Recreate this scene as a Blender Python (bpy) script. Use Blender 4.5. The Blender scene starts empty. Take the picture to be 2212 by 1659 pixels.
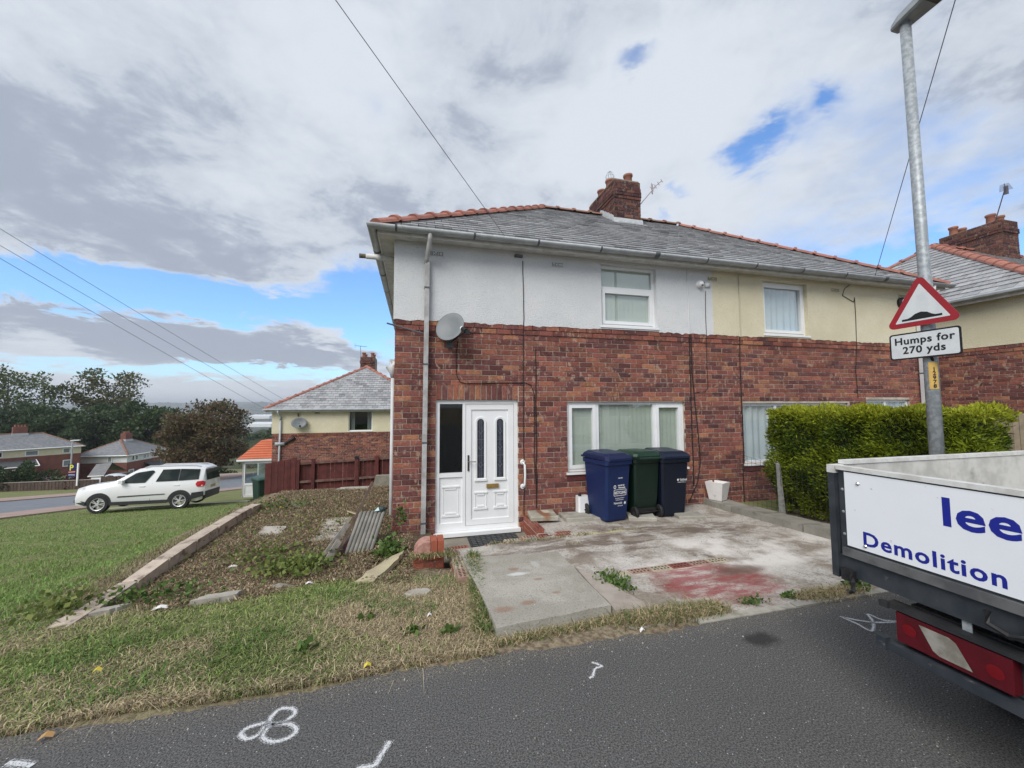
import bpy, math, random
import numpy as np
from mathutils import Vector, Matrix
R = math.radians
rnd = random.Random(7)
nrs = np.random.RandomState(11)
scene = bpy.context.scene
COL = scene.collection

# ------------------------------------------------------------------ camera
CAM = Vector((0.293, -5.932, 1.6))
F = 831.0 / 2212.0
yaw, pitch, roll = R(14.159), math.atan(49.5 / 831.0), R(0.25)
fw = Vector((math.sin(yaw) * math.cos(pitch), math.cos(yaw) * math.cos(pitch), math.sin(pitch)))
rt0 = Vector((math.cos(yaw), -math.sin(yaw), 0))
up0 = rt0.cross(fw)
rt = rt0 * math.cos(roll) - up0 * math.sin(roll)
up = up0 * math.cos(roll) + rt0 * math.sin(roll)
cd = bpy.data.cameras.new('camera')
cam = bpy.data.objects.new('camera', cd)
COL.objects.link(cam)
M3 = Matrix((rt, up, -fw)).transposed()
cam.matrix_world = Matrix.Translation(CAM) @ M3.to_4x4()
cd.sensor_fit = 'HORIZONTAL'; cd.sensor_width = 36.0; cd.lens = 36.0 * F
cd.clip_start = 0.05; cd.clip_end = 20000
scene.camera = cam
HAZE_D = 0.00028

def ray(px, py):
    return fw + rt * ((px - 1106) / 831) - up * ((py - 829.5) / 831)
def dep(px, py, d):           # a point seen in the photograph at a known distance
    return CAM + ray(px, py) * d
def azel(px, py):
    r = ray(px, py).normalized()
    return math.atan2(r.x, r.y), math.asin(r.z)

# ------------------------------------------------------------------ light
SUN_EL, SUN_AZ = R(43), R(222)      # azimuth from +Y clockwise: behind the camera and to the left
sund = Vector((math.sin(SUN_AZ) * math.cos(SUN_EL), math.cos(SUN_AZ) * math.cos(SUN_EL), math.sin(SUN_EL)))
sl = bpy.data.lights.new('sun', 'SUN'); sl.energy = 1.5; sl.angle = R(34); sl.color = (1.0, 0.965, 0.91)
so = bpy.data.objects.new('sun', sl); COL.objects.link(so)
so.rotation_euler = sund.to_track_quat('Z', 'Y').to_euler()
scene.view_settings.view_transform = 'Standard'
scene.view_settings.look = 'None'
scene.view_settings.exposure = 1.08
scene.view_settings.gamma = 1.0
scene.view_settings.use_curve_mapping = False
scene.cycles.use_denoising = True
scene.cycles.max_bounces = 6
scene.cycles.transparent_max_bounces = 12
scene.cycles.caustics_reflective = False
scene.cycles.caustics_refractive = False

class NT:
    def __init__(s, nt):
        s.nt = nt
    def n(s, typ, **kw):
        x = s.nt.nodes.new(typ)
        for k, v in kw.items():
            setattr(x, k, v)
        return x
    def l(s, a, b):
        s.nt.links.new(a, b)
    def inp(s, sock, v):
        if isinstance(v, bpy.types.NodeSocket):
            s.l(v, sock)
        elif v is not None:
            if hasattr(sock.default_value, '__len__') and not hasattr(v, '__len__'):
                v = (v, v, v)
            if hasattr(sock.default_value, '__len__') and len(sock.default_value) == 4 and len(v) == 3:
                v = (*v, 1)
            sock.default_value = v
    def m(s, op, a, b=0.0, c=None, clamp=False):
        x = s.n('ShaderNodeMath', operation=op, use_clamp=clamp)
        s.inp(x.inputs[0], a); s.inp(x.inputs[1], b)
        if c is not None: s.inp(x.inputs[2], c)
        return x.outputs[0]
    def mix(s, f, a, b, blend='MIX'):
        x = s.n('ShaderNodeMix', data_type='RGBA', blend_type=blend)
        s.inp(x.inputs[0], f); s.inp(x.inputs[6], a); s.inp(x.inputs[7], b)
        return x.outputs[2]
    def noise(s, vec, scale, detail=4, rough=0.55, dist=0.0):
        x = s.n('ShaderNodeTexNoise')
        if vec is not None: s.l(vec, x.inputs['Vector'])
        x.inputs['Scale'].default_value = scale; x.inputs['Detail'].default_value = detail
        x.inputs['Roughness'].default_value = rough; x.inputs['Distortion'].default_value = dist
        return x.outputs[0]
    def ramp(s, v, lo, hi, a=0.0, b=1.0, smooth=True):
        x = s.n('ShaderNodeMapRange', clamp=True)
        if smooth: x.interpolation_type = 'SMOOTHSTEP'
        s.inp(x.inputs[0], v); s.inp(x.inputs[1], lo); s.inp(x.inputs[2], hi); s.inp(x.inputs[3], a); s.inp(x.inputs[4], b)
        return x.outputs[0]

# ------------------------------------------------------------------ sky
w = bpy.data.worlds.new('World'); scene.world = w; w.use_nodes = True
T = NT(w.node_tree); T.nt.nodes.clear()
out = T.n('ShaderNodeOutputWorld'); bg = T.n('ShaderNodeBackground'); bg.inputs[1].default_value = 0.1
T.l(bg.outputs[0], out.inputs[0])
sky = T.n('ShaderNodeTexSky', sky_type='NISHITA')
sky.sun_disc = False; sky.sun_elevation = SUN_EL; sky.sun_rotation = SUN_AZ
sky.air_density = 1.0; sky.dust_density = 0.6; sky.ozone_density = 1.6
tc = T.n('ShaderNodeTexCoord'); gen = tc.outputs['Generated']
sep = T.n('ShaderNodeSeparateXYZ'); T.l(gen, sep.inputs[0])
X, Y, Z = sep.outputs
zc = T.m('MAXIMUM', Z, 0.0)
den = T.m('ADD', zc, 0.16)
cb = T.n('ShaderNodeCombineXYZ')
T.l(T.m('DIVIDE', X, den), cb.inputs[0]); T.l(T.m('DIVIDE', Y, den), cb.inputs[1]); cb.inputs[2].default_value = 3.7
P = cb.outputs[0]
wa = T.noise(P, 1.7, 6, 0.6); wb = T.noise(P, 2.3, 6, 0.62, 0.4)
az = T.m('ADD', T.m('ARCTAN2', X, Y), T.m('MULTIPLY', T.m('SUBTRACT', wa, 0.5), 0.40))
el0 = T.m('ARCSINE', Z)
el = T.m('ADD', el0, T.m('MULTIPLY', T.m('MULTIPLY', T.m('SUBTRACT', wb, 0.5), 0.55), T.m('ADD', T.m('MULTIPLY', zc, 0.9), 0.10)))
def blob(a0, e0, sa, se):
    u = T.m('DIVIDE', T.m('SUBTRACT', az, a0), sa); v = T.m('DIVIDE', T.m('SUBTRACT', el, e0), se)
    q = T.m('ADD', T.m('MULTIPLY', u, u), T.m('MULTIPLY', v, v))
    return T.m('POWER', 2.718, T.m('MULTIPLY', q, -1.0))
def total(lst):
    s = None
    for px, py, sa, se, k in lst:
        a, e = azel(px, py)
        t = T.m('MULTIPLY', blob(a, e, R(sa), R(se)), k)
        s = t if s is None else T.m('ADD', s, t)
    return s
n1 = T.noise(P, 1.15, 9, 0.56, 0.35)
n2 = T.noise(P, 2.6, 8, 0.6, 0.2)
# big open gaps low on the left, small ones up on the right
gaps = total([(250, 628, 13, 2.3, -0.42), (10, 600, 10, 1.7, -0.26), (560, 672, 10, 2.2, -0.34), (800, 655, 6, 4.8, -0.52), (330, 796, 22, 1.0, -0.40),
              (640, 806, 9, 0.9, -0.30), (835, 770, 4, 2.5, -0.3), (1345, 140, 3.2, 1.8, -0.20), (1680, 318, 2.6, 2.2, -0.26), (1535, 412, 3.2, 1.0, -0.15), (1785, 205, 2.0, 1.6, -0.20), (1230, 330, 2.4, 1.4, -0.10),
              (1480, 486, 2.6, 1.1, -0.16), (1910, 574, 7, 1.9, -0.30), (2200, 520, 4, 2, -0.14), (1100, 250, 40, 16, 0.03), (450, 850, 22, 1.5, 0.25), (1750, 230, 16, 9, -0.06),
              (360, 738, 19, 2.5, 0.34), (690, 760, 8, 2.5, 0.36), (-20, 715, 10, 2.5, 0.2), (690, 690, 5, 1.0, 0.14), (250, 470, 34, 6, 0.20)])
cover = T.m('ADD', T.m('ADD', T.m('MULTIPLY', n1, 0.75), T.m('MULTIPLY', n2, 0.25)), gaps)
mask = T.ramp(cover, 0.25, 0.50)
n3 = T.noise(P, 0.85, 7, 0.55, 0.5)
n4 = T.noise(P, 3.0, 8, 0.64, 0.3); n5 = T.noise(P, 7.5, 6, 0.62, 0.5)
lum = T.m('ADD', T.m('ADD', T.m('MULTIPLY', n3, 0.32), T.m('MULTIPLY', n4, 0.46)), T.m('MULTIPLY', n5, 0.22))
lum = T.m('ADD', lum, T.m('MULTIPLY', T.m('SUBTRACT', 1.0, T.ramp(cover, 0.36, 0.56)), 0.10))
lum = T.m('ADD', lum, total([(1420, 230, 13, 9, 0.17), (1250, 330, 12, 6, 0.10), (720, 130, 10, 8, 0.08), (250, 430, 24, 6, -0.06), (60, 340, 18, 6, -0.04),
                             (330, 738, 18, 2.0, -0.20), (690, 775, 7, 1.4, -0.13), (715, 740, 3.5, 1.6, 0.22), (620, 655, 6, 1.6, 0.16), (480, 846, 20, 2.0, 0.16), (60, 745, 5, 2.0, 0.16),
                             (2080, 330, 10, 9, -0.07), (800, 385, 14, 5, -0.05), (1650, 500, 16, 5, 0.08)]))
shade = T.ramp(lum, 0.36, 0.66)
ccol = T.mix(shade, (2.42, 2.68, 3.12), (3.55, 3.78, 4.12))
ccol = T.mix(T.ramp(shade, 0.0, 0.45), (1.92, 2.15, 2.60), ccol)
skyb = T.mix(1.0, sky.outputs[0], (0.70, 0.95, 1.20), 'MULTIPLY')
thin = T.m('MULTIPLY', mask, 0.985)
res = T.mix(thin, skyb, ccol)
hz = T.ramp(el0, R(-1), R(7), 1.0, 0.0)
res = T.mix(T.m('MULTIPLY', hz, 0.42), res, (3.9, 4.35, 4.85))
T.l(res, bg.inputs[0])

# ------------------------------------------------------------------ materials
MATS = {}
def pm(name, c1, c2=None, scale=8, rough=0.7, bump=0.0, bscale=None, metal=0.0, attr=False, lo=0.35, hi=0.65, c3=None, s3=1.5, lo3=0.55, hi3=0.7, spec=0.4, detail=5, jit=0.0, bdist=0.01, coat=0.0, trans=0.0):
    if name in MATS: return MATS[name]
    mt = bpy.data.materials.new(name); mt.use_nodes = True
    t = NT(mt.node_tree); b = t.nt.nodes['Principled BSDF']
    g = t.n('ShaderNodeNewGeometry'); pos = g.outputs['Position']
    col = None
    if attr:
        a = t.n('ShaderNodeAttribute'); a.attribute_name = 'Col'; col = a.outputs['Color']
        if c2 is not None:
            f = t.ramp(t.noise(pos, scale, detail), lo, hi)
            col = t.mix(f, t.mix(1.0, col, c1, 'MULTIPLY'), t.mix(1.0, col, c2, 'MULTIPLY'))
    else:
        col = c1
        if c2 is not None:
            col = t.mix(t.ramp(t.noise(pos, scale, detail), lo, hi), c1, c2)
    if c3 is not None:
        col = t.mix(t.ramp(t.noise(pos, s3, 6, 0.6), lo3, hi3), col, c3)
    if jit:
        oi = t.n('ShaderNodeObjectInfo'); hsv = t.n('ShaderNodeHueSaturation')
        t.l(t.ramp(oi.outputs['Random'], 0, 1, 1 - jit, 1 + jit, False), hsv.inputs['Value'])
        t.inp(hsv.inputs['Color'], col); col = hsv.outputs[0]
    t.inp(b.inputs['Base Color'], col)
    b.inputs['Roughness'].default_value = rough; b.inputs['Metallic'].default_value = metal
    b.inputs['Specular IOR Level'].default_value = spec
    b.inputs['Coat Weight'].default_value = coat
    b.inputs['Coat Roughness'].default_value = 0.08
    if bump:
        bp = t.n('ShaderNodeBump'); bp.inputs['Strength'].default_value = bump; bp.inputs['Distance'].default_value = bdist
        t.l(t.noise(pos, bscale or scale * 4, 5, 0.6), bp.inputs['Height']); t.l(bp.outputs[0], b.inputs['Normal'])
    MATS[name] = mt
    return mt

def leafmat(name, trl=0.25, rough=0.6):
    mt = bpy.data.materials.new(name); mt.use_nodes = True
    t = NT(mt.node_tree); b = t.nt.nodes['Principled BSDF']
    a = t.n('ShaderNodeAttribute'); a.attribute_name = 'Col'
    t.l(a.outputs['Color'], b.inputs['Base Color']); b.inputs['Roughness'].default_value = rough
    b.inputs['Specular IOR Level'].default_value = 0.25
    tr = t.n('ShaderNodeBsdfTranslucent'); t.l(a.outputs['Color'], tr.inputs[0])
    mx = t.n('ShaderNodeMixShader'); mx.inputs[0].default_value = trl
    t.l(b.outputs[0], mx.inputs[1]); t.l(tr.outputs[0], mx.inputs[2])
    t.l(mx.outputs[0], t.nt.nodes['Material Output'].inputs[0])
    return mt

def glassmat(name, tint, refl=0.35, rough=0.02, see=1.0):
    mt = bpy.data.materials.new(name); mt.use_nodes = True
    t = NT(mt.node_tree); t.nt.nodes.remove(t.nt.nodes['Principled BSDF'])
    tr = t.n('ShaderNodeBsdfTransparent'); t.inp(tr.inputs[0], tint)
    gl = t.n('ShaderNodeBsdfGlossy'); gl.inputs['Roughness'].default_value = rough; t.inp(gl.inputs[0], (0.95, 1, 1))
    fr = t.n('ShaderNodeLayerWeight'); fr.inputs[0].default_value = 0.5
    mx = t.n('ShaderNodeMixShader')
    t.l(t.m('ADD', t.m('MULTIPLY', t.m('POWER', fr.outputs['Facing'], 4.0), 0.8), refl, clamp=True), mx.inputs[0])
    t.l(tr.outputs[0], mx.inputs[1]); t.l(gl.outputs[0], mx.inputs[2])
    t.l(mx.outputs[0], t.nt.nodes['Material Output'].inputs[0])
    return mt

def brickmat(name, dark=(0.05, 0.035, 0.035), soot=0.0, pale=True):
    mt = bpy.data.materials.new(name); mt.use_nodes = True
    t = NT(mt.node_tree); b = t.nt.nodes['Principled BSDF']
    g = t.n('ShaderNodeNewGeometry'); pos = g.outputs['Position']
    a = t.n('ShaderNodeAttribute'); a.attribute_name = 'Col'
    col = t.mix(t.ramp(t.noise(pos, 38, 5, 0.6), 0.3, 0.7), t.mix(1, a.outputs['Color'], (0.76, 0.74, 0.74), 'MULTIPLY'), t.mix(1, a.outputs['Color'], (1.28, 1.26, 1.24), 'MULTIPLY'))
    mp = t.n('ShaderNodeMapping'); mp.inputs['Scale'].default_value = (1.0, 1.0, 0.55); t.l(pos, mp.inputs[0])
    if pale:
        f = t.m('MULTIPLY', t.ramp(t.noise(mp.outputs[0], 17, 4, 0.5, 0.3), 0.57, 0.63), t.ramp(t.noise(pos, 2.6, 3), 0.40, 0.60, 0.25, 1.0))
        col = t.mix(t.m('MULTIPLY', f, 0.72), col, (0.40, 0.275, 0.20))
    col = t.mix(t.m('MULTIPLY', t.ramp(t.noise(pos, 6.5, 5, 0.62), 0.54, 0.70), 0.34 + soot * 1.5), col, dark)
    if soot: col = t.mix(1.0, col, (0.54, 0.64, 0.72), 'MULTIPLY')
    t.l(col, b.inputs['Base Color']); b.inputs['Roughness'].default_value = 0.88; b.inputs['Specular IOR Level'].default_value = 0.25
    bp = t.n('ShaderNodeBump'); bp.inputs['Strength'].default_value = 0.5; bp.inputs['Distance'].default_value = 0.006
    t.l(t.noise(pos, 60, 6, 0.65), bp.inputs['Height']); t.l(bp.outputs[0], b.inputs['Normal'])
    return mt

BRICK = brickmat('brick_red'); BRICKD = brickmat('brick_sooty', dark=(0.045, 0.036, 0.034), soot=0.32); BRICKN = brickmat('brick_new', pale=False)
MORTAR = pm('mortar', (0.40, 0.345, 0.285), (0.52, 0.465, 0.395), 6, 0.95, 0.4, 60, c3=(0.16, 0.13, 0.11), s3=1.3, lo3=0.5, hi3=0.75)
MORTARD = pm('mortar_dark', (0.20, 0.16, 0.13), (0.30, 0.25, 0.20), 6, 0.95)
RENDW = pm('render_white', (0.62, 0.635, 0.645), (0.69, 0.70, 0.705), 1.2, 0.9, 0.75, 62, bdist=0.02, c3=(0.56, 0.57, 0.575), s3=48, lo3=0.54, hi3=0.70)
RENDC = pm('render_cream', (0.64, 0.585, 0.42), (0.71, 0.655, 0.49), 1.2, 0.9, 0.75, 62, bdist=0.02, c3=(0.55, 0.50, 0.36), s3=48, lo3=0.54, hi3=0.70)
RENDP = pm('render_pink', (0.62, 0.50, 0.38), (0.68, 0.56, 0.44), 1.5, 0.9)
UPVC = pm('white_upvc', (0.80, 0.81, 0.82), (0.76, 0.77, 0.77), 3, 0.32, spec=0.5)
WPAINT = pm('white_paint', (0.70, 0.70, 0.69), (0.58, 0.57, 0.54), 7, 0.6, 0.15, 30, c3=(0.42, 0.40, 0.36), s3=4, lo3=0.6, hi3=0.75)
GUTTER = pm('grey_gutter', (0.44, 0.47, 0.49), (0.34, 0.36, 0.38), 5, 0.45, c3=(0.17, 0.17, 0.17), s3=3, lo3=0.62, hi3=0.78)
PIPE = pm('pipe_grey', (0.46, 0.46, 0.46), (0.32, 0.31, 0.30), 6, 0.5, c3=(0.20, 0.16, 0.12), s3=2.2, lo3=0.6, hi3=0.8)
GREYD = pm('dark_grey', (0.075, 0.085, 0.095), (0.11, 0.12, 0.13), 6, 0.5)
SLATE = pm('slate', (0.86, 0.86, 0.88), (1.12, 1.12, 1.12), 14, 0.55, 0.3, 30, attr=True, spec=0.45)
TERRA = pm('ridge_terracotta', (0.37, 0.155, 0.115), (0.29, 0.12, 0.09), 7, 0.75, 0.2, 40, jit=0.14, c3=(0.17, 0.13, 0.10), s3=5, lo3=0.60, hi3=0.75)
LEAD = pm('lead', (0.42, 0.44, 0.46), (0.52, 0.54, 0.55), 9, 0.5)
POT = pm('chimney_pot', (0.34, 0.13, 0.085), (0.26, 0.13, 0.09), 9, 0.8)
BLACK = pm('black_rubber', (0.012, 0.012, 0.013), (0.02, 0.02, 0.021), 20, 0.6)
CABLE = pm('cable_black', (0.018, 0.014, 0.014), None, rough=0.6)
CABLEW = pm('cable_white', (0.55, 0.55, 0.54), None, rough=0.6)
STEEL = pm('galvanised', (0.28, 0.31, 0.33), (0.40, 0.43, 0.45), 26, 0.5, metal=0.25, lo=0.42, hi=0.6)
CHROME = pm('chrome', (0.7, 0.7, 0.7), None, rough=0.2, metal=1.0)
BRASS = pm('brass', (0.44, 0.29, 0.09), (0.36, 0.24, 0.08), 18, 0.35, metal=0.6)
BLIND = pm('blind', (0.66, 0.665, 0.60), (0.61, 0.62, 0.565), 3, 0.8)
CURTAIN = pm('net_curtain', (0.74, 0.77, 0.76), (0.68, 0.71, 0.71), 3, 0.9)
DARKROOM = pm('dark_room', (0.03, 0.033, 0.034), None, rough=0.9)
ASPHALT = None
CONC = pm('paving_concrete', (0.30, 0.285, 0.245), (0.38, 0.36, 0.31), 5, 0.9, 0.4, 60, jit=0.1, c3=(0.20, 0.185, 0.15), s3=4, lo3=0.55, hi3=0.72)
STONE = pm('pale_stone', (0.45, 0.42, 0.37), (0.36, 0.33, 0.28), 6, 0.9, 0.4, 40, jit=0.12, c3=(0.22, 0.19, 0.15), s3=5, lo3=0.56, hi3=0.72)
CREAMST = pm('cream_stone', (0.48, 0.42, 0.27), (0.38, 0.33, 0.22), 5, 0.9, 0.4, 40)
ROCK = pm('rock', (0.30, 0.28, 0.23), (0.22, 0.21, 0.17), 8, 0.95, 0.6, 40)
WOODG = pm('weathered_wood', (0.33, 0.30, 0.255), (0.21, 0.19, 0.165), 12, 0.85, 0.4, 60)
WOODR = pm('red_fence_wood', (0.115, 0.028, 0.025), (0.078, 0.020, 0.019), 5, 0.75, 0.2, 30, jit=0.16)
WOODB = pm('brown_fence_wood', (0.095, 0.062, 0.048), (0.062, 0.042, 0.036), 3, 0.85, jit=0.2)
WOODL = pm('light_fence_wood', (0.36, 0.30, 0.22), (0.28, 0.23, 0.17), 6, 0.85, jit=0.14)
FIBRO = pm('fibre_cement', (0.25, 0.235, 0.21), (0.18, 0.17, 0.15), 7, 0.95, 0.4, 50, c3=(0.13, 0.12, 0.09), s3=3, lo3=0.55, hi3=0.75)
MAROON = pm('maroon_metal', (0.07, 0.022, 0.024), (0.05, 0.018, 0.02), 6, 0.45)
GLASS_B = glassmat('glass_blinds', (0.90, 0.965, 0.94), 0.20)
GLASS_D = glassmat('glass_dark', (0.45, 0.48, 0.48), 0.06)
GLASS_S = glassmat('glass_sky', (0.86, 0.92, 0.94), 0.22)
CARGLASS = glassmat('car_glass', (0.42, 0.47, 0.46), 0.08)

# ------------------------------------------------------------------ mesh helpers
class MB:
    def __init__(s):
        s.v = []; s.f = []; s.c = []; s.cur = None; s.face = None
    def add(s, vs, fs):
        o = len(s.v); s.v.extend(tuple(v) for v in vs)
        for f in fs:
            s.f.append([i + o for i in f]); s.c.append(s.cur)
        return s
    def box(s, x0, x1, y0, y1, z0, z1):
        vs = [(x0, y0, z0), (x1, y0, z0), (x1, y1, z0), (x0, y1, z0), (x0, y0, z1), (x1, y0, z1), (x1, y1, z1), (x0, y1, z1)]
        return s.add(vs, [(0, 3, 2, 1), (4, 5, 6, 7), (0, 1, 5, 4), (1, 2, 6, 5), (2, 3, 7, 6), (3, 0, 4, 7)])
    def obox(s, o, a, b, c):            # corner + three edge vectors
        o, a, b, c = map(Vector, (o, a, b, c))
        vs = [o, o + a, o + a + b, o + b, o + c, o + a + c, o + a + b + c, o + b + c]
        return s.add(vs, [(0, 3, 2, 1), (4, 5, 6, 7), (0, 1, 5, 4), (1, 2, 6, 5), (2, 3, 7, 6), (3, 0, 4, 7)])
    def quad(s, *p):
        return s.add(p, [tuple(range(len(p)))])
    def tube(s, pts, r, n=8, cap=True):
        pts = [Vector(p) for p in pts]; rs = r if hasattr(r, '__len__') else [r] * len(pts)
        rings = []; o = len(s.v); ref = Vector((0.137, 0.31, 0.94))
        for i, p in enumerate(pts):
            d = (pts[min(i + 1, len(pts) - 1)] - pts[max(i - 1, 0)]).normalized()
            a = d.cross(ref)
            if a.length < 1e-3: a = d.cross(Vector((1, 0, 0)))
            a.normalize(); b = d.cross(a)
            rings.append([p + a * (rs[i] * math.cos(2 * math.pi * k / n)) + b * (rs[i] * math.sin(2 * math.pi * k / n)) for k in range(n)])
        vs = [v for rg in rings for v in rg]
        fs = [(i * n + k, i * n + (k + 1) % n, (i + 1) * n + (k + 1) % n, (i + 1) * n + k) for i in range(len(pts) - 1) for k in range(n)]
        if cap:
            fs.append(tuple(range(n - 1, -1, -1))); fs.append(tuple((len(pts) - 1) * n + k for k in range(n)))
        return s.add(vs, fs)
    def lathe(s, c, prof, n=14, axis=(0, 0, 1)):   # prof: (radius, height)
        c = Vector(c); ax = Vector(axis).normalized(); q = Vector((0, 0, 1)).rotation_difference(ax)
        vs = []
        for r, h in prof:
            for k in range(n):
                vs.append(c + q @ Vector((r * math.cos(2 * math.pi * k / n), r * math.sin(2 * math.pi * k / n), h)))
        fs = [(i * n + k, i * n + (k + 1) % n, (i + 1) * n + (k + 1) % n, (i + 1) * n + k) for i in range(len(prof) - 1) for k in range(n)]
        return s.add(vs, fs)
    def prism(s, poly, off):              # extrude a polygon (list of points) by a vector
        off = Vector(off); n = len(poly); p = [Vector(q) for q in poly]
        return s.add(p + [q + off for q in p], [tuple(range(n - 1, -1, -1)), tuple(range(n, 2 * n))] + [(i, (i + 1) % n, n + (i + 1) % n, n + i) for i in range(n)])
    def mesh(s, name, mat=None, smooth=False):
        me = bpy.data.meshes.new(name)
        me.from_pydata(s.v, [], s.f); 
        if mat: me.materials.append(mat)
        if any(c is not None for c in s.c):
            at = me.attributes.new('Col', 'FLOAT_COLOR', 'FACE')
            at.data.foreach_set('color', np.array([(*(c or (0.3, 0.3, 0.3)), 1.0) for c in s.c], dtype=np.float32).ravel())
        me.update()
        bm_fix(me)
        if s.face is not None and len(me.polygons) and me.polygons[0].normal.dot(Vector(s.face)) < 0: me.flip_normals()
        if smooth: me.shade_smooth()
        return me
    def build(s, name, mat, parent=None, smooth=False):
        return link(name, s.mesh(name, mat, smooth), parent)

import bmesh
def bm_fix(me):
    bm = bmesh.new(); bm.from_mesh(me)
    bmesh.ops.recalc_face_normals(bm, faces=bm.faces)
    bm.to_mesh(me); bm.free()

def link(name, data, parent=None, loc=None, rot=None, scale=None):
    o = bpy.data.objects.new(name, data); COL.objects.link(o)
    if parent is not None: o.parent = parent
    if loc is not None: o.location = loc
    if rot is not None: o.rotation_euler = rot
    if scale is not None: o.scale = scale
    return o
def tag(o, label, cat, group=None, kind=None):
    o['label'] = label; o['category'] = cat
    if group: o['group'] = group
    if kind: o['kind'] = kind
    return o
def thing(name, label, cat, loc=(0, 0, 0), rz=0.0, group=None):
    return tag(link(name, None, None, loc, (0, 0, rz)), label, cat, group)
def struct(o, label=None):
    o['kind'] = 'structure'
    if label: o['label'] = label
    return o
def stuff(o, label=None, cat=None):
    o['kind'] = 'stuff'
    if label: o['label'] = label
    if cat: o['category'] = cat
    return o
def copy_tree(o, parent=None):
    c = o.copy(); COL.objects.link(c); c.parent = parent
    for ch in list(o.children): copy_tree(ch, c)
    return c
def npmesh(name, V, Fs, cols, mat, parent=None, nper=3, smooth=False):
    me = bpy.data.meshes.new(name)
    V = np.asarray(V, np.float32); Fs = np.asarray(Fs, np.int32)
    me.vertices.add(len(V)); me.vertices.foreach_set('co', V.ravel())
    me.loops.add(Fs.size); me.loops.foreach_set('vertex_index', Fs.ravel())
    me.polygons.add(len(Fs)); me.polygons.foreach_set('loop_start', np.arange(0, Fs.size, nper, dtype=np.int32))
    me.update(calc_edges=True); me.validate()
    if cols is not None:
        at = me.attributes.new('Col', 'FLOAT_COLOR', 'FACE')
        c4 = np.ones((len(Fs), 4), np.float32); c4[:, :3] = cols
        at.data.foreach_set('color', c4.ravel())
    me.materials.append(mat)
    if smooth: me.shade_smooth()
    return link(name, me, parent)

def text_mesh(s, size, bold=0.0, sx=1.0, align='LEFT', spacing=1.0, depth=0.0008):
    cu = bpy.data.curves.new('lettering', 'FONT'); cu.body = s; cu.size = size; cu.offset = bold; cu.extrude = depth
    cu.align_x = align; cu.space_character = spacing; cu.resolution_u = 3
    o = bpy.data.objects.new('lettering', cu); COL.objects.link(o)
    dg = bpy.context.evaluated_depsgraph_get(); dg.update()
    me = bpy.data.meshes.new_from_object(o.evaluated_get(dg))
    bpy.data.objects.remove(o)
    me.transform(Matrix.Diagonal((sx, 1, 1, 1)))
    return me
def put_text(name, s, size, mat, parent, origin, xdir, ydir, **kw):
    me = text_mesh(s, size, **kw); me.materials.clear(); me.materials.append(mat)
    x = Vector(xdir).normalized(); y = Vector(ydir).normalized(); z = x.cross(y)
    M = Matrix((x, y, z)).transposed().to_4x4(); M.translation = Vector(origin)
    me.transform(M); me.name = name
    return link(name, me, parent)

def spot(t, pos, c, r, nz=0.5, ns=9, lo=0.45, hi=1.15):
    v = t.n('ShaderNodeVectorMath', operation='SUBTRACT'); t.l(pos, v.inputs[0]); v.inputs[1].default_value = (*c, 0)
    s = t.n('ShaderNodeVectorMath', operation='MULTIPLY'); t.l(v.outputs[0], s.inputs[0]); s.inputs[1].default_value = (1 / r[0], 1 / r[1], 0)
    le = t.n('ShaderNodeVectorMath', operation='LENGTH'); t.l(s.outputs[0], le.inputs[0])
    d = t.m('ADD', le.outputs['Value'], t.m('MULTIPLY', t.m('SUBTRACT', t.noise(pos, ns, 4, 0.6), 0.5), nz))
    return t.ramp(d, lo, hi, 1, 0)
# ------------------------------------------------------------------ terrain
def smooth01(a, b, x):
    t = np.clip((x - a) / (b - a), 0, 1); return t * t * (3 - 2 * t)
YK = [-9999, -3.4, 12, 45, 60, 74, 90, 130, 250, 500, 1000, 1800, 2600, 3400, 4300, 9000]
ZK = [0, 0, -2.31, -7.26, -9.0, -10.2, -12.3, -17, -33, -55, -75, -72, -45, -8, 52, 60]
def zterr(x, y):
    x = np.asarray(x, float); y = np.asarray(y, float)
    z = np.interp(y, YK, ZK)
    far = smooth01(200, 1200, y)
    z = z + far * (10 * np.sin(x * 0.0031 + 1.0) + 7 * np.sin(x * 0.0083 + y * 0.002) + 4 * np.sin(x * 0.017 + 2))
    # garden left of the house: nearly level, banked down to the lawn
    gy = np.interp(y, [-3.42, -2.6, -1.3, 0, 2.0, 3.4, 4.6, 6.2, 8], [0.0, -0.08, -0.27, -0.24, -0.20, -0.24, -0.48, -1.05, -1.62])
    wx = smooth01(-4.2, -2.55, x) * (1 - smooth01(7.5, 9.0, y))
    z = z * (1 - wx) + gy * wx
    # right-hand side: level plots behind and beside the houses
    wr = smooth01(1.0, 2.5, x) * (1 - smooth01(25, 40, y))
    z = z * (1 - wr) + np.interp(y, [-3.42, -0.4], [0, -0.16]) * wr
    # cut for the yard and the sunken doorstep
    cut = (x > 0.55) & (x < 5.9) & (y > -1.25) & (y < 0.4)
    z = np.where(cut, -0.55, z)
    z = np.where((x > 0.9) & (x < 5.9) & (y > -2.55) & (y < -1.2), z - 0.12, z)
    z = np.where((x > 2.25) & (x < 5.9) & (y > -3.34) & (y < -1.2), z - 0.12, z)
    z = np.where((y < -3.40), -0.03, z)
    z = np.where((x > 0.1) & (x < 11.0) & (y > 0.3) & (y < 6.8), -0.6, z)
    return z
xs = np.concatenate([-np.geomspace(7000, 40, 34), np.arange(-38, -6.5, 1.0), np.arange(-6.5, 1.2, 0.11), np.arange(1.2, 7, 0.3), np.arange(7, 40, 2.0), np.geomspace(42, 7000, 30)])
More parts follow.
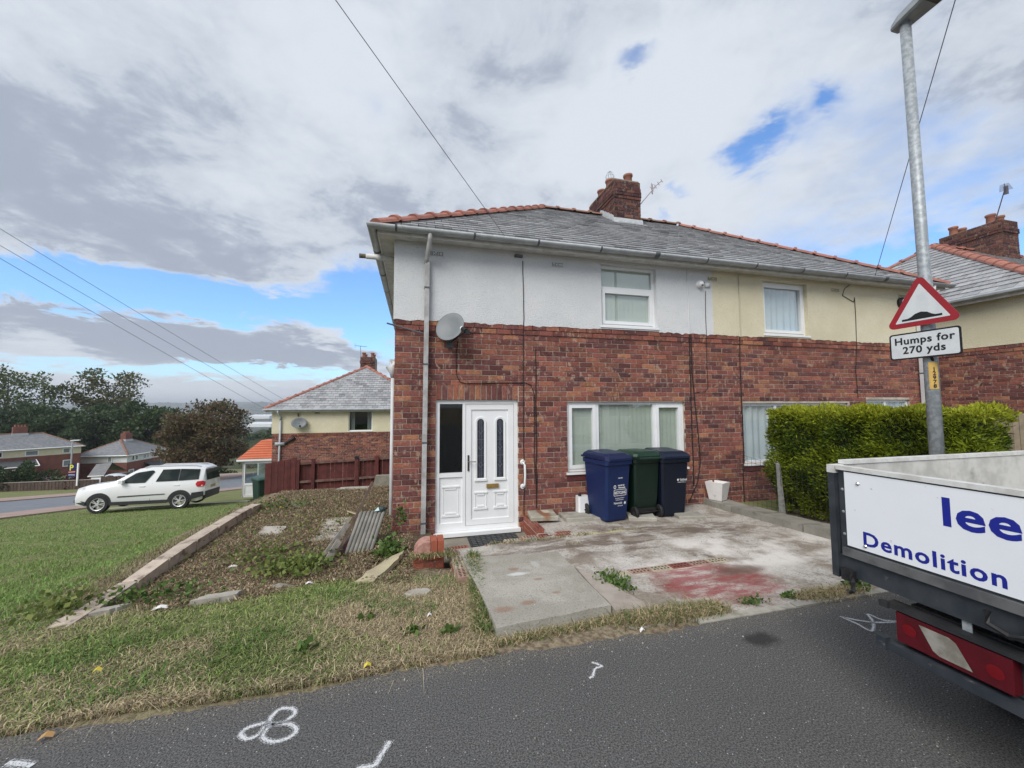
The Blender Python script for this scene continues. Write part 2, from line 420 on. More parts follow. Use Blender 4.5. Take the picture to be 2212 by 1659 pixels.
ys = np.concatenate([-np.geomspace(3000, 12, 12), np.arange(-10, -3.9, 1.0), np.arange(-3.6, 9, 0.11), np.arange(9, 60, 1.0), np.geomspace(61, 9000, 90)])
gx, gy = np.meshgrid(xs, ys); gz = zterr(gx, gy)
lump = (np.sin(gx * 3.1 + gy * 1.7) * np.sin(gx * 1.3 - gy * 2.9) * 0.022 + nrs.randn(*gx.shape) * 0.007)
gz = gz + lump * ((gx < 0.6) & (gx > -9) & (gy > -3.3) & (gy < 9))
nx, ny = len(xs), len(ys)
ii = np.arange(nx * ny).reshape(ny, nx)
quads = np.stack([ii[:-1, :-1], ii[:-1, 1:], ii[1:, 1:], ii[1:, :-1]], -1).reshape(-1, 4)
gm = bpy.data.materials.new('ground_cover'); gm.use_nodes = True
t = NT(gm.node_tree); b = t.nt.nodes['Principled BSDF']; b.inputs['Roughness'].default_value = 0.95; b.inputs['Specular IOR Level'].default_value = 0.15
g = t.n('ShaderNodeNewGeometry'); pos = g.outputs['Position']
sp = t.n('ShaderNodeSeparateXYZ'); t.l(pos, sp.inputs[0]); gX, gY, gZ = sp.outputs
grass = t.mix(t.ramp(t.noise(pos, 0.9, 5), 0.35, 0.65), (0.13, 0.165, 0.055), (0.19, 0.21, 0.085))
grass = t.mix(t.ramp(t.noise(pos, 7, 5, 0.65), 0.42, 0.7), grass, (0.22, 0.19, 0.105))
straw = t.mix(t.ramp(t.noise(pos, 22, 5, 0.7), 0.35, 0.65), (0.13, 0.10, 0.07), (0.33, 0.27, 0.18))
soil = t.mix(t.ramp(t.noise(pos, 26, 5, 0.7), 0.35, 0.68), (0.075, 0.056, 0.041), (0.215, 0.16, 0.11))
inx = t.m('MULTIPLY', t.ramp(gX, -2.75, -2.35), t.ramp(gX, 0.4, 0.7, 1, 0))
wob = t.m('MULTIPLY', t.m('SUBTRACT', t.noise(pos, 1.6, 4), 0.5), 1.2)
gyw = t.m('ADD', gY, wob)
inga = t.m('MULTIPLY', inx, t.m('MULTIPLY', t.ramp(gyw, -1.9, -1.3), t.ramp(gyw, 6.5, 7.4, 1, 0)))
col = t.mix(inga, grass, soil)
dry = t.m('MULTIPLY', t.ramp(t.m('ADD', gX, t.m('MULTIPLY', wob, 0.8)), -0.6, 0.35), t.ramp(gY, -1.1, -0.7, 1, 0))
band = t.m('MULTIPLY', t.ramp(t.m('ADD', gX, wob), -3.4, -2.9), t.m('MULTIPLY', t.ramp(gX, -2.5, -2.3, 1, 0), t.ramp(gY, -2.3, -1.5)))
edge = t.ramp(t.m('ADD', gY, t.m('MULTIPLY', wob, 0.12)), -3.34, -3.24, 1, 0)
col = t.mix(t.m('MAXIMUM', t.m('MAXIMUM', dry, band), t.m('MULTIPLY', edge, 0.8)), col, straw)
vor = t.n('ShaderNodeTexVoronoi'); vor.inputs['Scale'].default_value = 0.0042; t.l(pos, vor.inputs['Vector'])
vs = t.n('ShaderNodeSeparateColor'); t.l(vor.outputs['Color'], vs.inputs[0])
field = t.mix(t.ramp(vs.outputs[0], 0.3, 0.7, smooth=False), (0.055, 0.075, 0.03), (0.14, 0.14, 0.06))
field = t.mix(t.ramp(vs.outputs[1], 0.62, 0.68), field, (0.05, 0.06, 0.035))
field = t.mix(t.ramp(t.noise(pos, 0.012, 5, 0.65), 0.52, 0.6), field, (0.035, 0.05, 0.028))
col = t.mix(t.ramp(gY, 100, 160), col, field)
t.l(col, b.inputs['Base Color'])
for c_, r_ in (((-1.86, -0.30), (.22, .30)), ((-1.72, -0.85), (.20, .20)), ((-1.45, -1.0), (.12, .12))):
    col = t.mix(t.m('MULTIPLY', spot(t, pos, c_, r_, 0.8, 7), 0.75), col, (0.30, 0.115, 0.085))
bp = t.n('ShaderNodeBump'); bp.inputs['Strength'].default_value = 0.7; bp.inputs['Distance'].default_value = 0.03
t.l(t.noise(pos, 30, 6, 0.7), bp.inputs['Height']); t.l(bp.outputs[0], b.inputs['Normal'])
ground = npmesh('ground', np.stack([gx, gy, gz], -1).reshape(-1, 3), quads, None, gm, nper=4, smooth=True)
struct(ground)
def zt(x, y): return float(zterr(x, y))

# road in front of the house
am = bpy.data.materials.new('asphalt'); am.use_nodes = True
t = NT(am.node_tree); b = t.nt.nodes['Principled BSDF']; b.inputs['Roughness'].default_value = 0.85; b.inputs['Specular IOR Level'].default_value = 0.35
g = t.n('ShaderNodeNewGeometry'); pos = g.outputs['Position']
col = t.mix(t.ramp(t.noise(pos, 120, 3, 0.7), 0.3, 0.7), (0.022, 0.022, 0.023), (0.168, 0.165, 0.161))
col = t.mix(1.0, col, t.mix(t.noise(pos, 1.1, 4, 0.6), (0.86, 0.86, 0.86), (1.16, 1.15, 1.13)), 'MULTIPLY')
sy = t.n('ShaderNodeSeparateXYZ'); t.l(pos, sy.inputs[0])
grit = t.m('MULTIPLY', t.ramp(t.m('ADD', sy.outputs[1], t.m('MULTIPLY', t.m('SUBTRACT', t.noise(pos, 5, 5, 0.7), 0.5), 0.35)), -3.62, -3.40), t.ramp(t.noise(pos, 60, 4, 0.75), 0.45, 0.62))
col = t.mix(t.m('MULTIPLY', grit, 0.6), col, (0.26, 0.22, 0.165))
col = t.mix(t.m('MULTIPLY', t.ramp(t.noise(pos, 3.5, 6, 0.7, 0.8), 0.56, 0.72), 0.16), col, (0.17, 0.168, 0.162))
vo = t.n('ShaderNodeTexVoronoi'); vo.inputs['Scale'].default_value = 52; t.l(pos, vo.inputs['Vector'])
vsp = t.n('ShaderNodeSeparateColor'); t.l(vo.outputs['Color'], vsp.inputs[0])
chip = t.m('MULTIPLY', t.ramp(vo.outputs['Distance'], 0.08, 0.17, 1, 0), t.ramp(vsp.outputs[0], 0.70, 0.76))
col = t.mix(t.m('MULTIPLY', chip, 0.9), col, (0.58, 0.575, 0.56))
col = t.mix(t.m('MULTIPLY', spot(t, pos, (2.62, -3.69), (0.15, 0.09), 0.9, 14), 0.8), col, (0.018, 0.017, 0.018))
t.l(col, b.inputs['Base Color'])
bp = t.n('ShaderNodeBump'); bp.inputs['Strength'].default_value = 0.8; bp.inputs['Distance'].default_value = 0.006
t.l(t.noise(pos, 150, 3, 0.7), bp.inputs['Height']); t.l(bp.outputs[0], b.inputs['Normal'])
ASPHALT = am
mb = MB(); ex = np.arange(-14, 45, 0.05)
ey = -3.42 + 0.022 * np.sin(ex * 2.3) + 0.014 * np.sin(ex * 7.9 + 1) + 0.010 * nrs.randn(len(ex))
ey = np.where(ex > 2.45, -3.42, ey)
V = [(x, y, 0.0) for x, y in zip(ex, ey)] + [(x, -30, 0.0) for x in ex] + [(x, y, -0.05) for x, y in zip(ex, ey)]
n = len(ex)
mb.add(V, [(i, i + 1, n + i + 1, n + i) for i in range(n - 1)] + [(i, i + 1, 2 * n + i + 1, 2 * n + i) for i in range(n - 1)])
struct(mb.build('road', ASPHALT))

# the lower road on the left and its paths, following the slope
def ribbon(name, pts0, pts1, lift, mat, drop=0.12):
    mb = MB(); n = len(pts0)
    v = [(x, y, zt(x, y) + lift) for x, y in pts0] + [(x, y, zt(x, y) + lift) for x, y in pts1]
    v += [(x, y, zt(x, y) - drop) for x, y in pts0] + [(x, y, zt(x, y) - drop) for x, y in pts1]
    f = [(i, i + 1, n + i + 1, n + i) for i in range(n - 1)]
    f += [(i, i + 1, 2 * n + i + 1, 2 * n + i) for i in range(n - 1)] + [(n + i, n + i + 1, 3 * n + i + 1, 3 * n + i) for i in range(n - 1)]
    mb.add(v, f)
    return struct(mb.build(name, mat))
ROADB = pm('old_road', (0.15, 0.165, 0.185), (0.19, 0.20, 0.22), 1.2, 0.8)
PINK = pm('pink_path', (0.30, 0.215, 0.185), (0.37, 0.27, 0.23), 1.5, 0.9)
yy = list(np.arange(2, 110, 1.5))
ribbon('lower_road', [(-27.3, y) for y in yy], [(-16.4, y) for y in yy], 0.03, ROADB)
ribbon('lower_pavement', [(-16.25, y) for y in yy], [(-13.9, y) for y in yy], 0.06, PINK)
ribbon('far_pavement', [(-33.5, y) for y in yy], [(-27.45, y) for y in yy], 0.10, PINK)
ribbon('garden_path', list(zip(np.linspace(-12.5, -6.9, 12), np.linspace(14.1, 13.9, 12))), list(zip(np.linspace(-12.5, -6.9, 12), np.linspace(14.6, 14.4, 12))), 0.05, STONE)

# ------------------------------------------------------------------ brickwork
PAL = [(0.185, 0.066, 0.046), (0.205, 0.064, 0.046), (0.125, 0.042, 0.038), (0.235, 0.078, 0.050), (0.185, 0.058, 0.046), (0.105, 0.040, 0.038), (0.15, 0.05, 0.042), (0.27, 0.105, 0.060)]
PALW = [5, 5, 5, 3, 5, 4, 4, 2]
def brick_colour():
    c = rnd.choices(PAL, PALW)[0]; k = rnd.uniform(0.72, 1.22)
    return (c[0] * k * 1.12, c[1] * k * 1.29, c[2] * k * 1.32)
def brick_verts(L, H, D, j=0.0022, r=0.0035):
    # face outward is -y at y=0; front edges softened
    def q(): return rnd.uniform(-j, j)
    v = [(0 + q(), D, 0 + q()), (L + q(), D, 0 + q()), (L + q(), D, H + q()), (0 + q(), D, H + q()),
         (0 + q(), r, 0 + q()), (L + q(), r, 0 + q()), (L + q(), r, H + q()), (0 + q(), r, H + q())]
    y = q()
    v += [(r, y, r), (L - r, y, r), (L - r, y, H - r), (r, y, H - r)]
    f = [(4, 5, 1, 0), (5, 6, 2, 1), (6, 7, 3, 2), (7, 4, 0, 3), (4, 8, 9, 5), (5, 9, 10, 6), (6, 10, 11, 7), (7, 11, 8, 4), (8, 11, 10, 9)]
    return v, f
BL, BH, BJ = 0.227, 0.072, 0.010
BRICK_MESHES = []
def brick_meshes(mat):
    L = []
    for k in range(26):
        mb = MB(); mb.cur = brick_colour(); v, f = brick_verts(BL, BH, 0.03); mb.add(v, f)
        L.append(mb.mesh('brick', mat))
    return L
def courses(u0, u1, z0, z1, holes, rowh=BH + BJ):
    out = []; k = 0; z = z0
    while z + BH <= z1 + 0.004:
        za, zb = z, z + BH
        iv = [(u0, u1)]
        for (a, b, c, d) in holes:
            if zb > c + 0.012 and za < d - 0.012:
                nv = []
                for (p, q) in iv:
                    if b <= p or a >= q: nv.append((p, q)); continue
                    if a > p: nv.append((p, a))
                    if b < q: nv.append((b, q))
                iv = nv
        off = 0.0 if k % 2 == 0 else (BL + BJ) / 2
        if rnd.random() < 0.12: off += 0.06
        for (p, q) in iv:
            x = u0 - off - 0.0
            while x < q:
                a, bb = max(x, p), min(x + BL, q)
                if bb - a > 0.035: out.append((a, bb, za, zb, k))
                elif bb - a > 0 and out and abs(out[-1][1] - (a - BJ)) < 0.02 and out[-1][4] == k:
                    o_ = out.pop(); out.append((o_[0], bb, za, zb, k))
                x += BL + BJ
        z += rowh; k += 1
    return out
def brickwork(parent, items, M, meshes, mat, limit, origin_cam=True, single_name='brick', mass='brickwork', proud=None):
    """items (u0,u1,z0,z1,k) on a wall plane given by matrix M (x along the wall, -y outward, z up)"""
    items = list(items)
    key = []
    for it in items:
        c = M @ Vector(((it[0] + it[1]) / 2, 0, (it[2] + it[3]) / 2))
        d = (c - CAM); vis = (it[1] - it[0]) / max(0.1, d.length)
        key.append(-vis if d.dot(fw) > 0 else 1)
    order = sorted(range(len(items)), key=lambda i: key[i]); top = set(order[:limit])
    rest = MB()
    rz = M.to_euler()
    for i, (a, b, c, d, k) in enumerate(items):
        pr = -0.007 - rnd.random() * 0.003 + (proud(c, k) if proud else 0)
        if i in top:
            o = link(single_name, rnd.choice(meshes), parent, M @ Vector((a, pr, c)), rz)
            o.scale = ((b - a) / BL, 1, (d - c) / BH)
        else:
            rest.cur = brick_colour()
            v, f = brick_verts(b - a, d - c, 0.03)
            rest.add([M @ Vector((x + a, y + pr, z + c)) for x, y, z in v], f)
    if rest.f:
        stuff(rest.build(mass, mat, parent))
def frameM(o, u, nrm):
    u = Vector(u).normalized(); z = Vector((0, 0, 1)); y = -Vector(nrm).normalized()
    M = Matrix((u, y, z)).transposed().to_4x4(); M.translation = Vector(o); return M
def wall_holes(mb, M, u0, u1, z0, z1, holes, depth=0.0, reveal=0.11):
    us = sorted(set([u0, u1] + [h for q in holes for h in q[:2] if u0 < h < u1]))
    zs = sorted(set([z0, z1] + [h for q in holes for h in q[2:] if z0 < h < z1]))
    for i in range(len(us) - 1):
        for j in range(len(zs) - 1):
            uc, zc_ = (us[i] + us[i + 1]) / 2, (zs[j] + zs[j + 1]) / 2
            if any(a < uc < b and c < zc_ < d for a, b, c, d in holes): continue
            mb.quad(*[M @ Vector(p) for p in [(us[i], depth, zs[j]), (us[i + 1], depth, zs[j]), (us[i + 1], depth, zs[j + 1]), (us[i], depth, zs[j + 1])]])
    for a, b, c, d in holes:
        a2, b2, c2, d2 = max(a, u0), min(b, u1), max(c, z0), min(d, z1)
        if a2 >= b2 or c2 >= d2: continue
        e = depth + reveal
        for p in [((a2, depth, c2), (a2, e, c2), (a2, e, d2), (a2, depth, d2)), ((b2, depth, c2), (b2, e, c2), (b2, e, d2), (b2, depth, d2)),
                  ((a2, depth, c2), (b2, depth, c2), (b2, e, c2), (a2, e, c2)), ((a2, depth, d2), (b2, depth, d2), (b2, e, d2), (a2, e, d2))]:
            mb.quad(*[M @ Vector(q) for q in p])

# ------------------------------------------------------------------ windows
def ring(mb, M, u0, u1, z0, z1, wd, y0, y1):
    for a, b, c, d in [(u0, u0 + wd, z0, z1), (u1 - wd, u1, z0, z1), (u0 + wd, u1 - wd, z0, z0 + wd), (u0 + wd, u1 - wd, z1 - wd, z1)]:
        mb.obox(M @ Vector((a, y0, c)), M.to_3x3() @ Vector((b - a, 0, 0)), M.to_3x3() @ Vector((0, y1 - y0, 0)), M.to_3x3() @ Vector((0, 0, d - c)))
def slab(mb, M, u0, u1, y0, y1, z0, z1):
    m3 = M.to_3x3()
    mb.obox(M @ Vector((u0, y0, z0)), m3 @ Vector((u1 - u0, 0, 0)), m3 @ Vector((0, y1 - y0, 0)), m3 @ Vector((0, 0, z1 - z0)))
def window(parent, M, u0, u1, z0, z1, splits=(), transom=None, sash=(), glass=GLASS_B, back='blind', name='window', inset=0.05, sill=True):
    w_ = MB(); ring(w_, M, u0, u1, z0, z1, 0.045, inset, inset + 0.06)
    o = w_.build(name, UPVC, parent)
    cols = [u0 + 0.045] + [s for s in splits] + [u1 - 0.045]
    for s in splits: fr = MB(); slab(fr, M, s - 0.028, s + 0.028, inset + 0.004, inset + 0.056, z0 + 0.046, z1 - 0.046); fr.build('mullion', UPVC, o)
    cells = []
    for i in range(len(cols) - 1):
        a = cols[i] + (0.028 if i else 0); b = cols[i + 1] - (0.028 if i < len(cols) - 2 else 0)
        if transom: 
            fr = MB(); slab(fr, M, a, b, inset + 0.003, inset + 0.057, transom - 0.03, transom + 0.03); fr.build('transom', UPVC, o)
            cells += [(a, b, z0 + 0.045, transom - 0.03, True), (a, b, transom + 0.03, z1 - 0.045, False)]
        else: cells.append((a, b, z0 + 0.045, z1 - 0.045, i in sash))
    gl = []
    for a, b, c, d, s in cells:
        if s:
            fr = MB(); ring(fr, M, a + 0.002, b - 0.002, c + 0.002, d - 0.002, 0.055, inset - 0.012, inset + 0.05); fr.build('sash_frame', UPVC, o); a += 0.055; b -= 0.055; c += 0.055; d -= 0.055
        gl.append((a, b, c, d))
    for a, b, c, d in gl:
        p = MB(); p.quad(*[M @ Vector(q) for q in [(a, inset + 0.03, c), (b, inset + 0.03, c), (b, inset + 0.03, d), (a, inset + 0.03, d)]])
        p.build('pane', glass, o)
    if sill:
        s_ = MB(); slab(s_, M, u0 - 0.03, u1 + 0.03, -0.045, inset + 0.02, z0 - 0.035, z0 - 0.001); s_.build('sill', UPVC, o)
    bk = MB()
    yb = inset + (0.16 if back == 'dark' else 0.062)
    if back == 'blind':
        x = u0
        while x < u1:
            bk.add([M @ Vector(q) for q in [(x, yb, z0), (x + 0.084, yb + 0.003, z0), (x + 0.084, yb + 0.003, z1), (x, yb, z1)]], [(0, 1, 2, 3)]); x += 0.085
        stuff(bk.build('blind', BLIND, o)); bk = MB()
        bk.quad(*[M @ Vector(q) for q in [(u0, yb + 0.03, z0), (u1, yb + 0.03, z0), (u1, yb + 0.03, z1), (u0, yb + 0.03, z1)]]); bk.build('blind_backing', BLIND, o)
    elif back == 'curtain':
        k = int((u1 - u0) / 0.02)
        v = []
        for i in range(k + 1):
            x = u0 + (u1 - u0) * i / k; y = yb + 0.02 * math.sin(i * 0.8) + 0.012 * math.sin(i * 0.31)
            v += [M @ Vector((x, y, z0)), M @ Vector((x, y, z1))]
        bk.add(v, [(2 * i, 2 * i + 2, 2 * i + 3, 2 * i + 1) for i in range(k)]); bk.build('curtain', CURTAIN, o, True)
    elif back == 'dark':
        bk.quad(*[M @ Vector(q) for q in [(u0, yb + 0.3, z0), (u1, yb + 0.3, z0), (u1, yb + 0.3, z1), (u0, yb + 0.3, z1)]]); bk.build('room', DARKROOM, o)
    return o

# ------------------------------------------------------------------ roof
SL = [(0.30, 0.302, 0.305), (0.33, 0.332, 0.335), (0.355, 0.357, 0.358), (0.275, 0.278, 0.283), (0.34, 0.342, 0.343), (0.315, 0.317, 0.32)]
def slate_col():
    c = rnd.choice(SL); k = rnd.uniform(0.92, 1.1) * (0.72 if rnd.random() < 0.06 else 1); return tuple(x * k for x in c)
def roof_plane(parent, mat, e0, e1, r0, r1, rows, wd, limit, lip=0.026):
    """slates from eave e0->e1 up to ridge r0->r1"""
    e0, e1, r0, r1 = map(Vector, (e0, e1, r0, r1))
    u = (e1 - e0).normalized(); nrm = u.cross((r0 + r1) / 2 - (e0 + e1) / 2).normalized()
    if nrm.z < 0: nrm = -nrm
    base = MB(); base.quad(e0 - nrm * 0.02, e1 - nrm * 0.02, r1 - nrm * 0.02, r0 - nrm * 0.02); base.build('roof_deck', pm('roof_felt', (0.05, 0.05, 0.055), None, rough=0.95), parent)
    its = []
    for k in range(rows):
        a, b = k / rows, (k + 1.12) / rows
        la, lb = e0.lerp(r0, a), e1.lerp(r1, a); ta, tb = e0.lerp(r0, min(1, b)), e1.lerp(r1, min(1, b))
        L0, L1 = (la - e0).dot(u), (lb - e0).dot(u); T0, T1 = (ta - e0).dot(u), (tb - e0).dot(u)
        hv = (ta - la) - u * (ta - la).dot(u)
        x = -wd * (0.5 if k % 2 else 0)
        while x < L1:
            p, q = max(x, L0), min(x + wd - 0.011, L1); tp, tq = max(x, T0), min(x + wd - 0.011, T1)
            if q - p > 0.03 and tq >= tp - wd:
                if tq < tp: tp = tq = (tp + tq) / 2
                its.append((la, L0, p, q, tp, tq, hv, k))
            x += wd
    def cen(i): return i[0] + u * ((i[2] + i[3]) / 2 - i[1])
    order = sorted(range(len(its)), key=lambda i: (cen(its[i]) - CAM).length); top = set(order[:limit]); rest = MB()
    cache = {}
    for i, (la, L0, p, q, tp, tq, hv, k) in enumerate(its):
        tl = lip + rnd.uniform(-0.004, 0.006); o = la + u * (p - L0); th = 0.008
        if rnd.random() < 0.012: o = o - hv.normalized() * rnd.uniform(0.02, 0.06)
        a = nrm * tl; bq = nrm * 0.003
        vv = [o + a, o + u * (q - p) + a, o + u * (tq - p) + hv + bq, o + u * (tp - p) + hv + bq, o + a - nrm * (tl - 0.002), o + u * (q - p) + a - nrm * (tl - 0.002)]
        ff = [(0, 1, 2, 3), (4, 5, 1, 0), (4, 0, 3), (5, 2, 1)]
        m = rest if i not in top else MB()
        m.cur = slate_col()
        if i in top:
            full = abs(q - p - (wd - 0.011)) < 1e-6 and abs((tq - tp) - (q - p)) < 1e-6
            if full and len(cache.setdefault('m', [])) < 24 or not full:
                mm = MB(); mm.cur = slate_col(); mm.add([w_ - o for w_ in vv], ff); me = mm.mesh('slate', mat)
                if full: cache['m'].append(me)
            else: me = rnd.choice(cache['m'])
            link('slate', me, parent, o)
        else: m.add(vv, ff)
    if rest.f: stuff(rest.build('slating', mat, parent))
def ridge_tiles(parent, p0, p1, mat=TERRA, step=0.36, r=0.115, name='ridge_tile'):
    p0, p1 = Vector(p0), Vector(p1); n = max(1, round((p1 - p0).length / step)); d = (p1 - p0) / n
    u = d.normalized(); s = u.cross(Vector((0, 0, 1))).normalized(); up_ = s.cross(u)
    L = d.length; mb = MB()
    def arc(x, rr, lift): return [u * x + s * (rr * math.sin(a)) + up_ * (rr * math.cos(a) * 0.75 - 0.055 + lift) for a in [R(q) for q in (-88, -60, -30, 0, 30, 60, 88)]]
    rings = [arc(0, r, 0), arc(L * 0.86, r * 0.98, 0), arc(L * 0.86, r * 1.16, 0.012), arc(L * 1.0, r * 1.18, 0.012), arc(L * 1.0, r, 0)]
    V = [v for q in rings for v in q]
    mb.add(V, [(i * 7 + k, i * 7 + k + 1, (i + 1) * 7 + k + 1, (i + 1) * 7 + k) for i in range(4) for k in range(6)])
    mb.add(rings[0], [(0, 1, 2, 3, 4, 5, 6)])
    me = mb.mesh(name, mat)
    for i in range(n): link(name, me, parent, p0 + d * i + up_ * rnd.uniform(-0.006, 0.006))

def aerial(parent_none, name, label, base, top, boom_dir, boom=0.75, n=8, mat=GREYD, group=None):
    t_ = thing(name, label, 'aerial', base, 0, group)
    b0, t0 = Vector((0, 0, 0)), Vector(top) - Vector(base)
    m = MB(); m.tube([b0, t0], 0.014, 6); m.build('mast', mat, t_)
    bd = Vector(boom_dir).normalized(); a = t0 - bd * boom * 0.45; e = t0 + bd * boom * 0.55
    m = MB(); m.tube([a, e], 0.010, 6); m.build('boom', mat, t_)
    sd = bd.cross(Vector((0, 0, 1))).normalized()
    m = MB()
    for i in range(n):
        p = a.lerp(e, i / (n - 1)); l_ = 0.14 - 0.06 * i / n; m.tube([p - sd * l_, p + sd * l_], 0.005, 4)
        m.tube([p - Vector((0, 0, l_ * 0.5)), p + Vector((0, 0, l_ * 0.5))], 0.004, 4)
    m.build('elements', mat, t_)
    m = MB(); m.obox(a + sd * -0.05 - Vector((0, 0, 0.14)), sd * 0.10, bd * 0.01, (0, 0, 0.28)); m.build('reflector', mat, t_)
    return t_

# ================================================================== MAIN HOUSE
LEN, DEP, ZB, ZT = 11.2, 7.0, 2.92, 4.12
house = thing('semi_detached_house', 'brick semi-detached pair, left half white rendered above, right half cream, white front door', 'house')
MF = frameM((0, 0, 0), (1, 0, 0), (0, -1, 0))          # front
ML = frameM((0, DEP, 0), (0, -1, 0), (-1, 0, 0))       # left end
MR = frameM((LEN, 0, 0), (0, 1, 0), (1, 0, 0))
MBk = frameM((LEN, DEP, 0), (-1, 0, 0), (0, 1, 0))
DOOR = (0.60, 1.885, -0.31, 1.71); W1 = (2.72, 4.97, 0.53, 1.68); W4 = (6.23, 8.85, 0.53, 1.65); W5 = (9.33, 10.6, 0.53, 1.72)
W2 = (3.365, 4.44, 2.98, 4.045); W3 = (6.79, 7.88, 2.98, 4.02)
mb = MB()
wall_holes(mb, MF, 0, LEN, -0.62, ZB, [DOOR, W1, W4, W5])
wall_holes(mb, ML, 0, DEP, -1.4, ZB, []); wall_holes(mb, MR, 0, DEP, -0.62, ZB, []); wall_holes(mb, MBk, 0, LEN, -1.4, ZB, [])
wall = mb.build('wall', MORTAR, house)
BM = brick_meshes(BRICK)
soldier = (0.60, 1.90, 1.715, 1.943)
z0 = ZB - 43 * 0.082 + 0.002
def band(z, k): return -0.016 if z > ZB - 0.17 else 0.0
it = courses(0.0, LEN, z0, ZB, [DOOR, W1, W4, W5, soldier])
brickwork(wall, it, MF, BM, BRICK, 292, proud=band)
mb = MB()
x = 0.605
while x < 1.87:
    o = link('lintel_brick', rnd.choice(BM), wall, MF @ Vector((x + 0.074, -0.012, 1.715)), (0, R(-90), 0)).scale = (0.975, 1, 1); x += 0.0855
for a, b in ((W1[0], W1[1]), (W4[0], W4[1])):
    mb = MB(); mb.box(a - 0.02, b + 0.02, -0.02, 0.02, 0.395, 0.494)
    mb.build('sill_course', pm('painted_brick', (0.115, 0.028, 0.026), (0.085, 0.022, 0.022), 12, 0.6, 0.2, 30), house)
for M_, L_, zb in ((ML, DEP, -1.3), (MR, DEP, z0)):
    zz = ZB - round((ZB - zb) / 0.082) * 0.082 + 0.002
    brickwork(wall, courses(0, L_, zz, ZB, []), M_, BM, BRICK, 0)
# render above, ragged lower edge
def render_panel(M, u0, u1, holes, mat, y=-0.03, zb=ZB, zt_=ZT):
    mb = MB()
    wall_holes(mb, M, u0, u1, zb, zt_, holes, depth=y, reveal=0.13)
    x = u0; v = []
    while x < u1 + 1e-6:
        v.append((x, zb - abs(rnd.gauss(0, 0.012)))); x += 0.06
    v.append((u1, zb - 0.01))
    for (a, za), (b, zb_) in zip(v, v[1:]):
        if any(h[0] - 0.03 < (a + b) / 2 < h[1] + 0.03 and h[2] <= zb + 0.08 for h in holes): continue
        mb.quad(*[M @ Vector(q) for q in [(a, y, za), (b, y, zb_), (b, y, zb), (a, y, zb)]])
        mb.quad(*[M @ Vector(q) for q in [(a, y, za), (b, y, zb_), (b, 0.0, zb_), (a, 0.0, za)]])
    return mb.build('render_panel', mat, house)
render_panel(MF, -0.03, 5.62, [W2], RENDW)['label'] = 'white roughcast upper wall of left half'
render_panel(MF, 5.62, LEN + 0.03, [W3], RENDC)['label'] = 'cream roughcast upper wall of right half'
render_panel(ML, 0, DEP + 0.0, [], RENDW); render_panel(MR, 0, DEP, [], RENDC)
# windows and door
window(house, MF, *W1, splits=(3.285, 4.385), sash=(0, 2))
window(house, MF, *W4, splits=(7.05, 8.05), sash=(), back='curtain', glass=GLASS_S)
window(house, MF, *W5, splits=(9.95,), back='curtain', glass=GLASS_S)
window(house, MF, *W2, transom=3.655, glass=GLASS_B)
window(house, MF, *W3, sash=(0,), back='curtain', glass=GLASS_S)
# front door
dr = MB(); ring(dr, MF, DOOR[0], DOOR[1], DOOR[2] + 0.04, DOOR[3], 0.06, 0.035, 0.10)
slab(dr, MF, 1.01, 1.055, 0.036, 0.099, DOOR[2] + 0.1, DOOR[3] - 0.06)
slab(dr, MF, 0.66, 1.01, 0.037, 0.098, 0.535, 0.60); slab(dr, MF, 0.66, 1.01, 0.037, 0.098, -0.21, -0.15)
door = dr.build('front_door', UPVC, house)
d2 = MB(); slab(d2, MF, DOOR[0] - 0.025, DOOR[1] + 0.02, -0.07, 0.09, DOOR[2] - 0.015, DOOR[2] + 0.038); d2.build('threshold', UPVC, door)
d2 = MB(); slab(d2, MF, 0.66, 1.01, 0.06, 0.09, -0.15, 0.535)
def moulding(mb, u0, u1, z0, z1, y=0.06):
    for a, b, c, d in [(u0, u1, z1 - 0.022, z1), (u0, u1, z0, z0 + 0.03)]:
        slab(mb, MF, a, b, y - 0.014, y + 0.002, c, d); slab(mb, MF, a + 0.05, b - 0.05, y - 0.010, y + 0.002, c + (0.038 if c == z0 else -0.034), d + (0.03 if c == z0 else -0.034))
    ring(mb, MF, u0 + 0.012, u1 - 0.012, z0 + 0.02, z1 - 0.02, 0.012, y - 0.006, y + 0.002)
moulding(d2, 0.70, 0.965, -0.06, 0.40, 0.06); d2.build('side_panel', UPVC, door)
p = MB(); p.quad(*[MF @ Vector(q) for q in [(0.66, 0.07, 0.60), (1.01, 0.07, 0.60), (1.01, 0.07, 1.65), (0.66, 0.07, 1.65)]]); p.build('side_pane', GLASS_D, door)
p = MB(); p.box(0.64, 1.03, 0.5, 0.52, 0.5, 1.7); p.build('hall', DARKROOM, door)
lf = MB(); slab(lf, MF, 1.06, 1.82, 0.062, 0.095, -0.205, 1.645)
ring(lf, MF, 1.06, 1.82, -0.205, 1.645, 0.085, 0.044, 0.066)
moulding(lf, 1.19, 1.40, 0.02, 0.29); moulding(lf, 1.50, 1.71, 0.02, 0.29)
leaf = lf.build('door_leaf', UPVC, door)
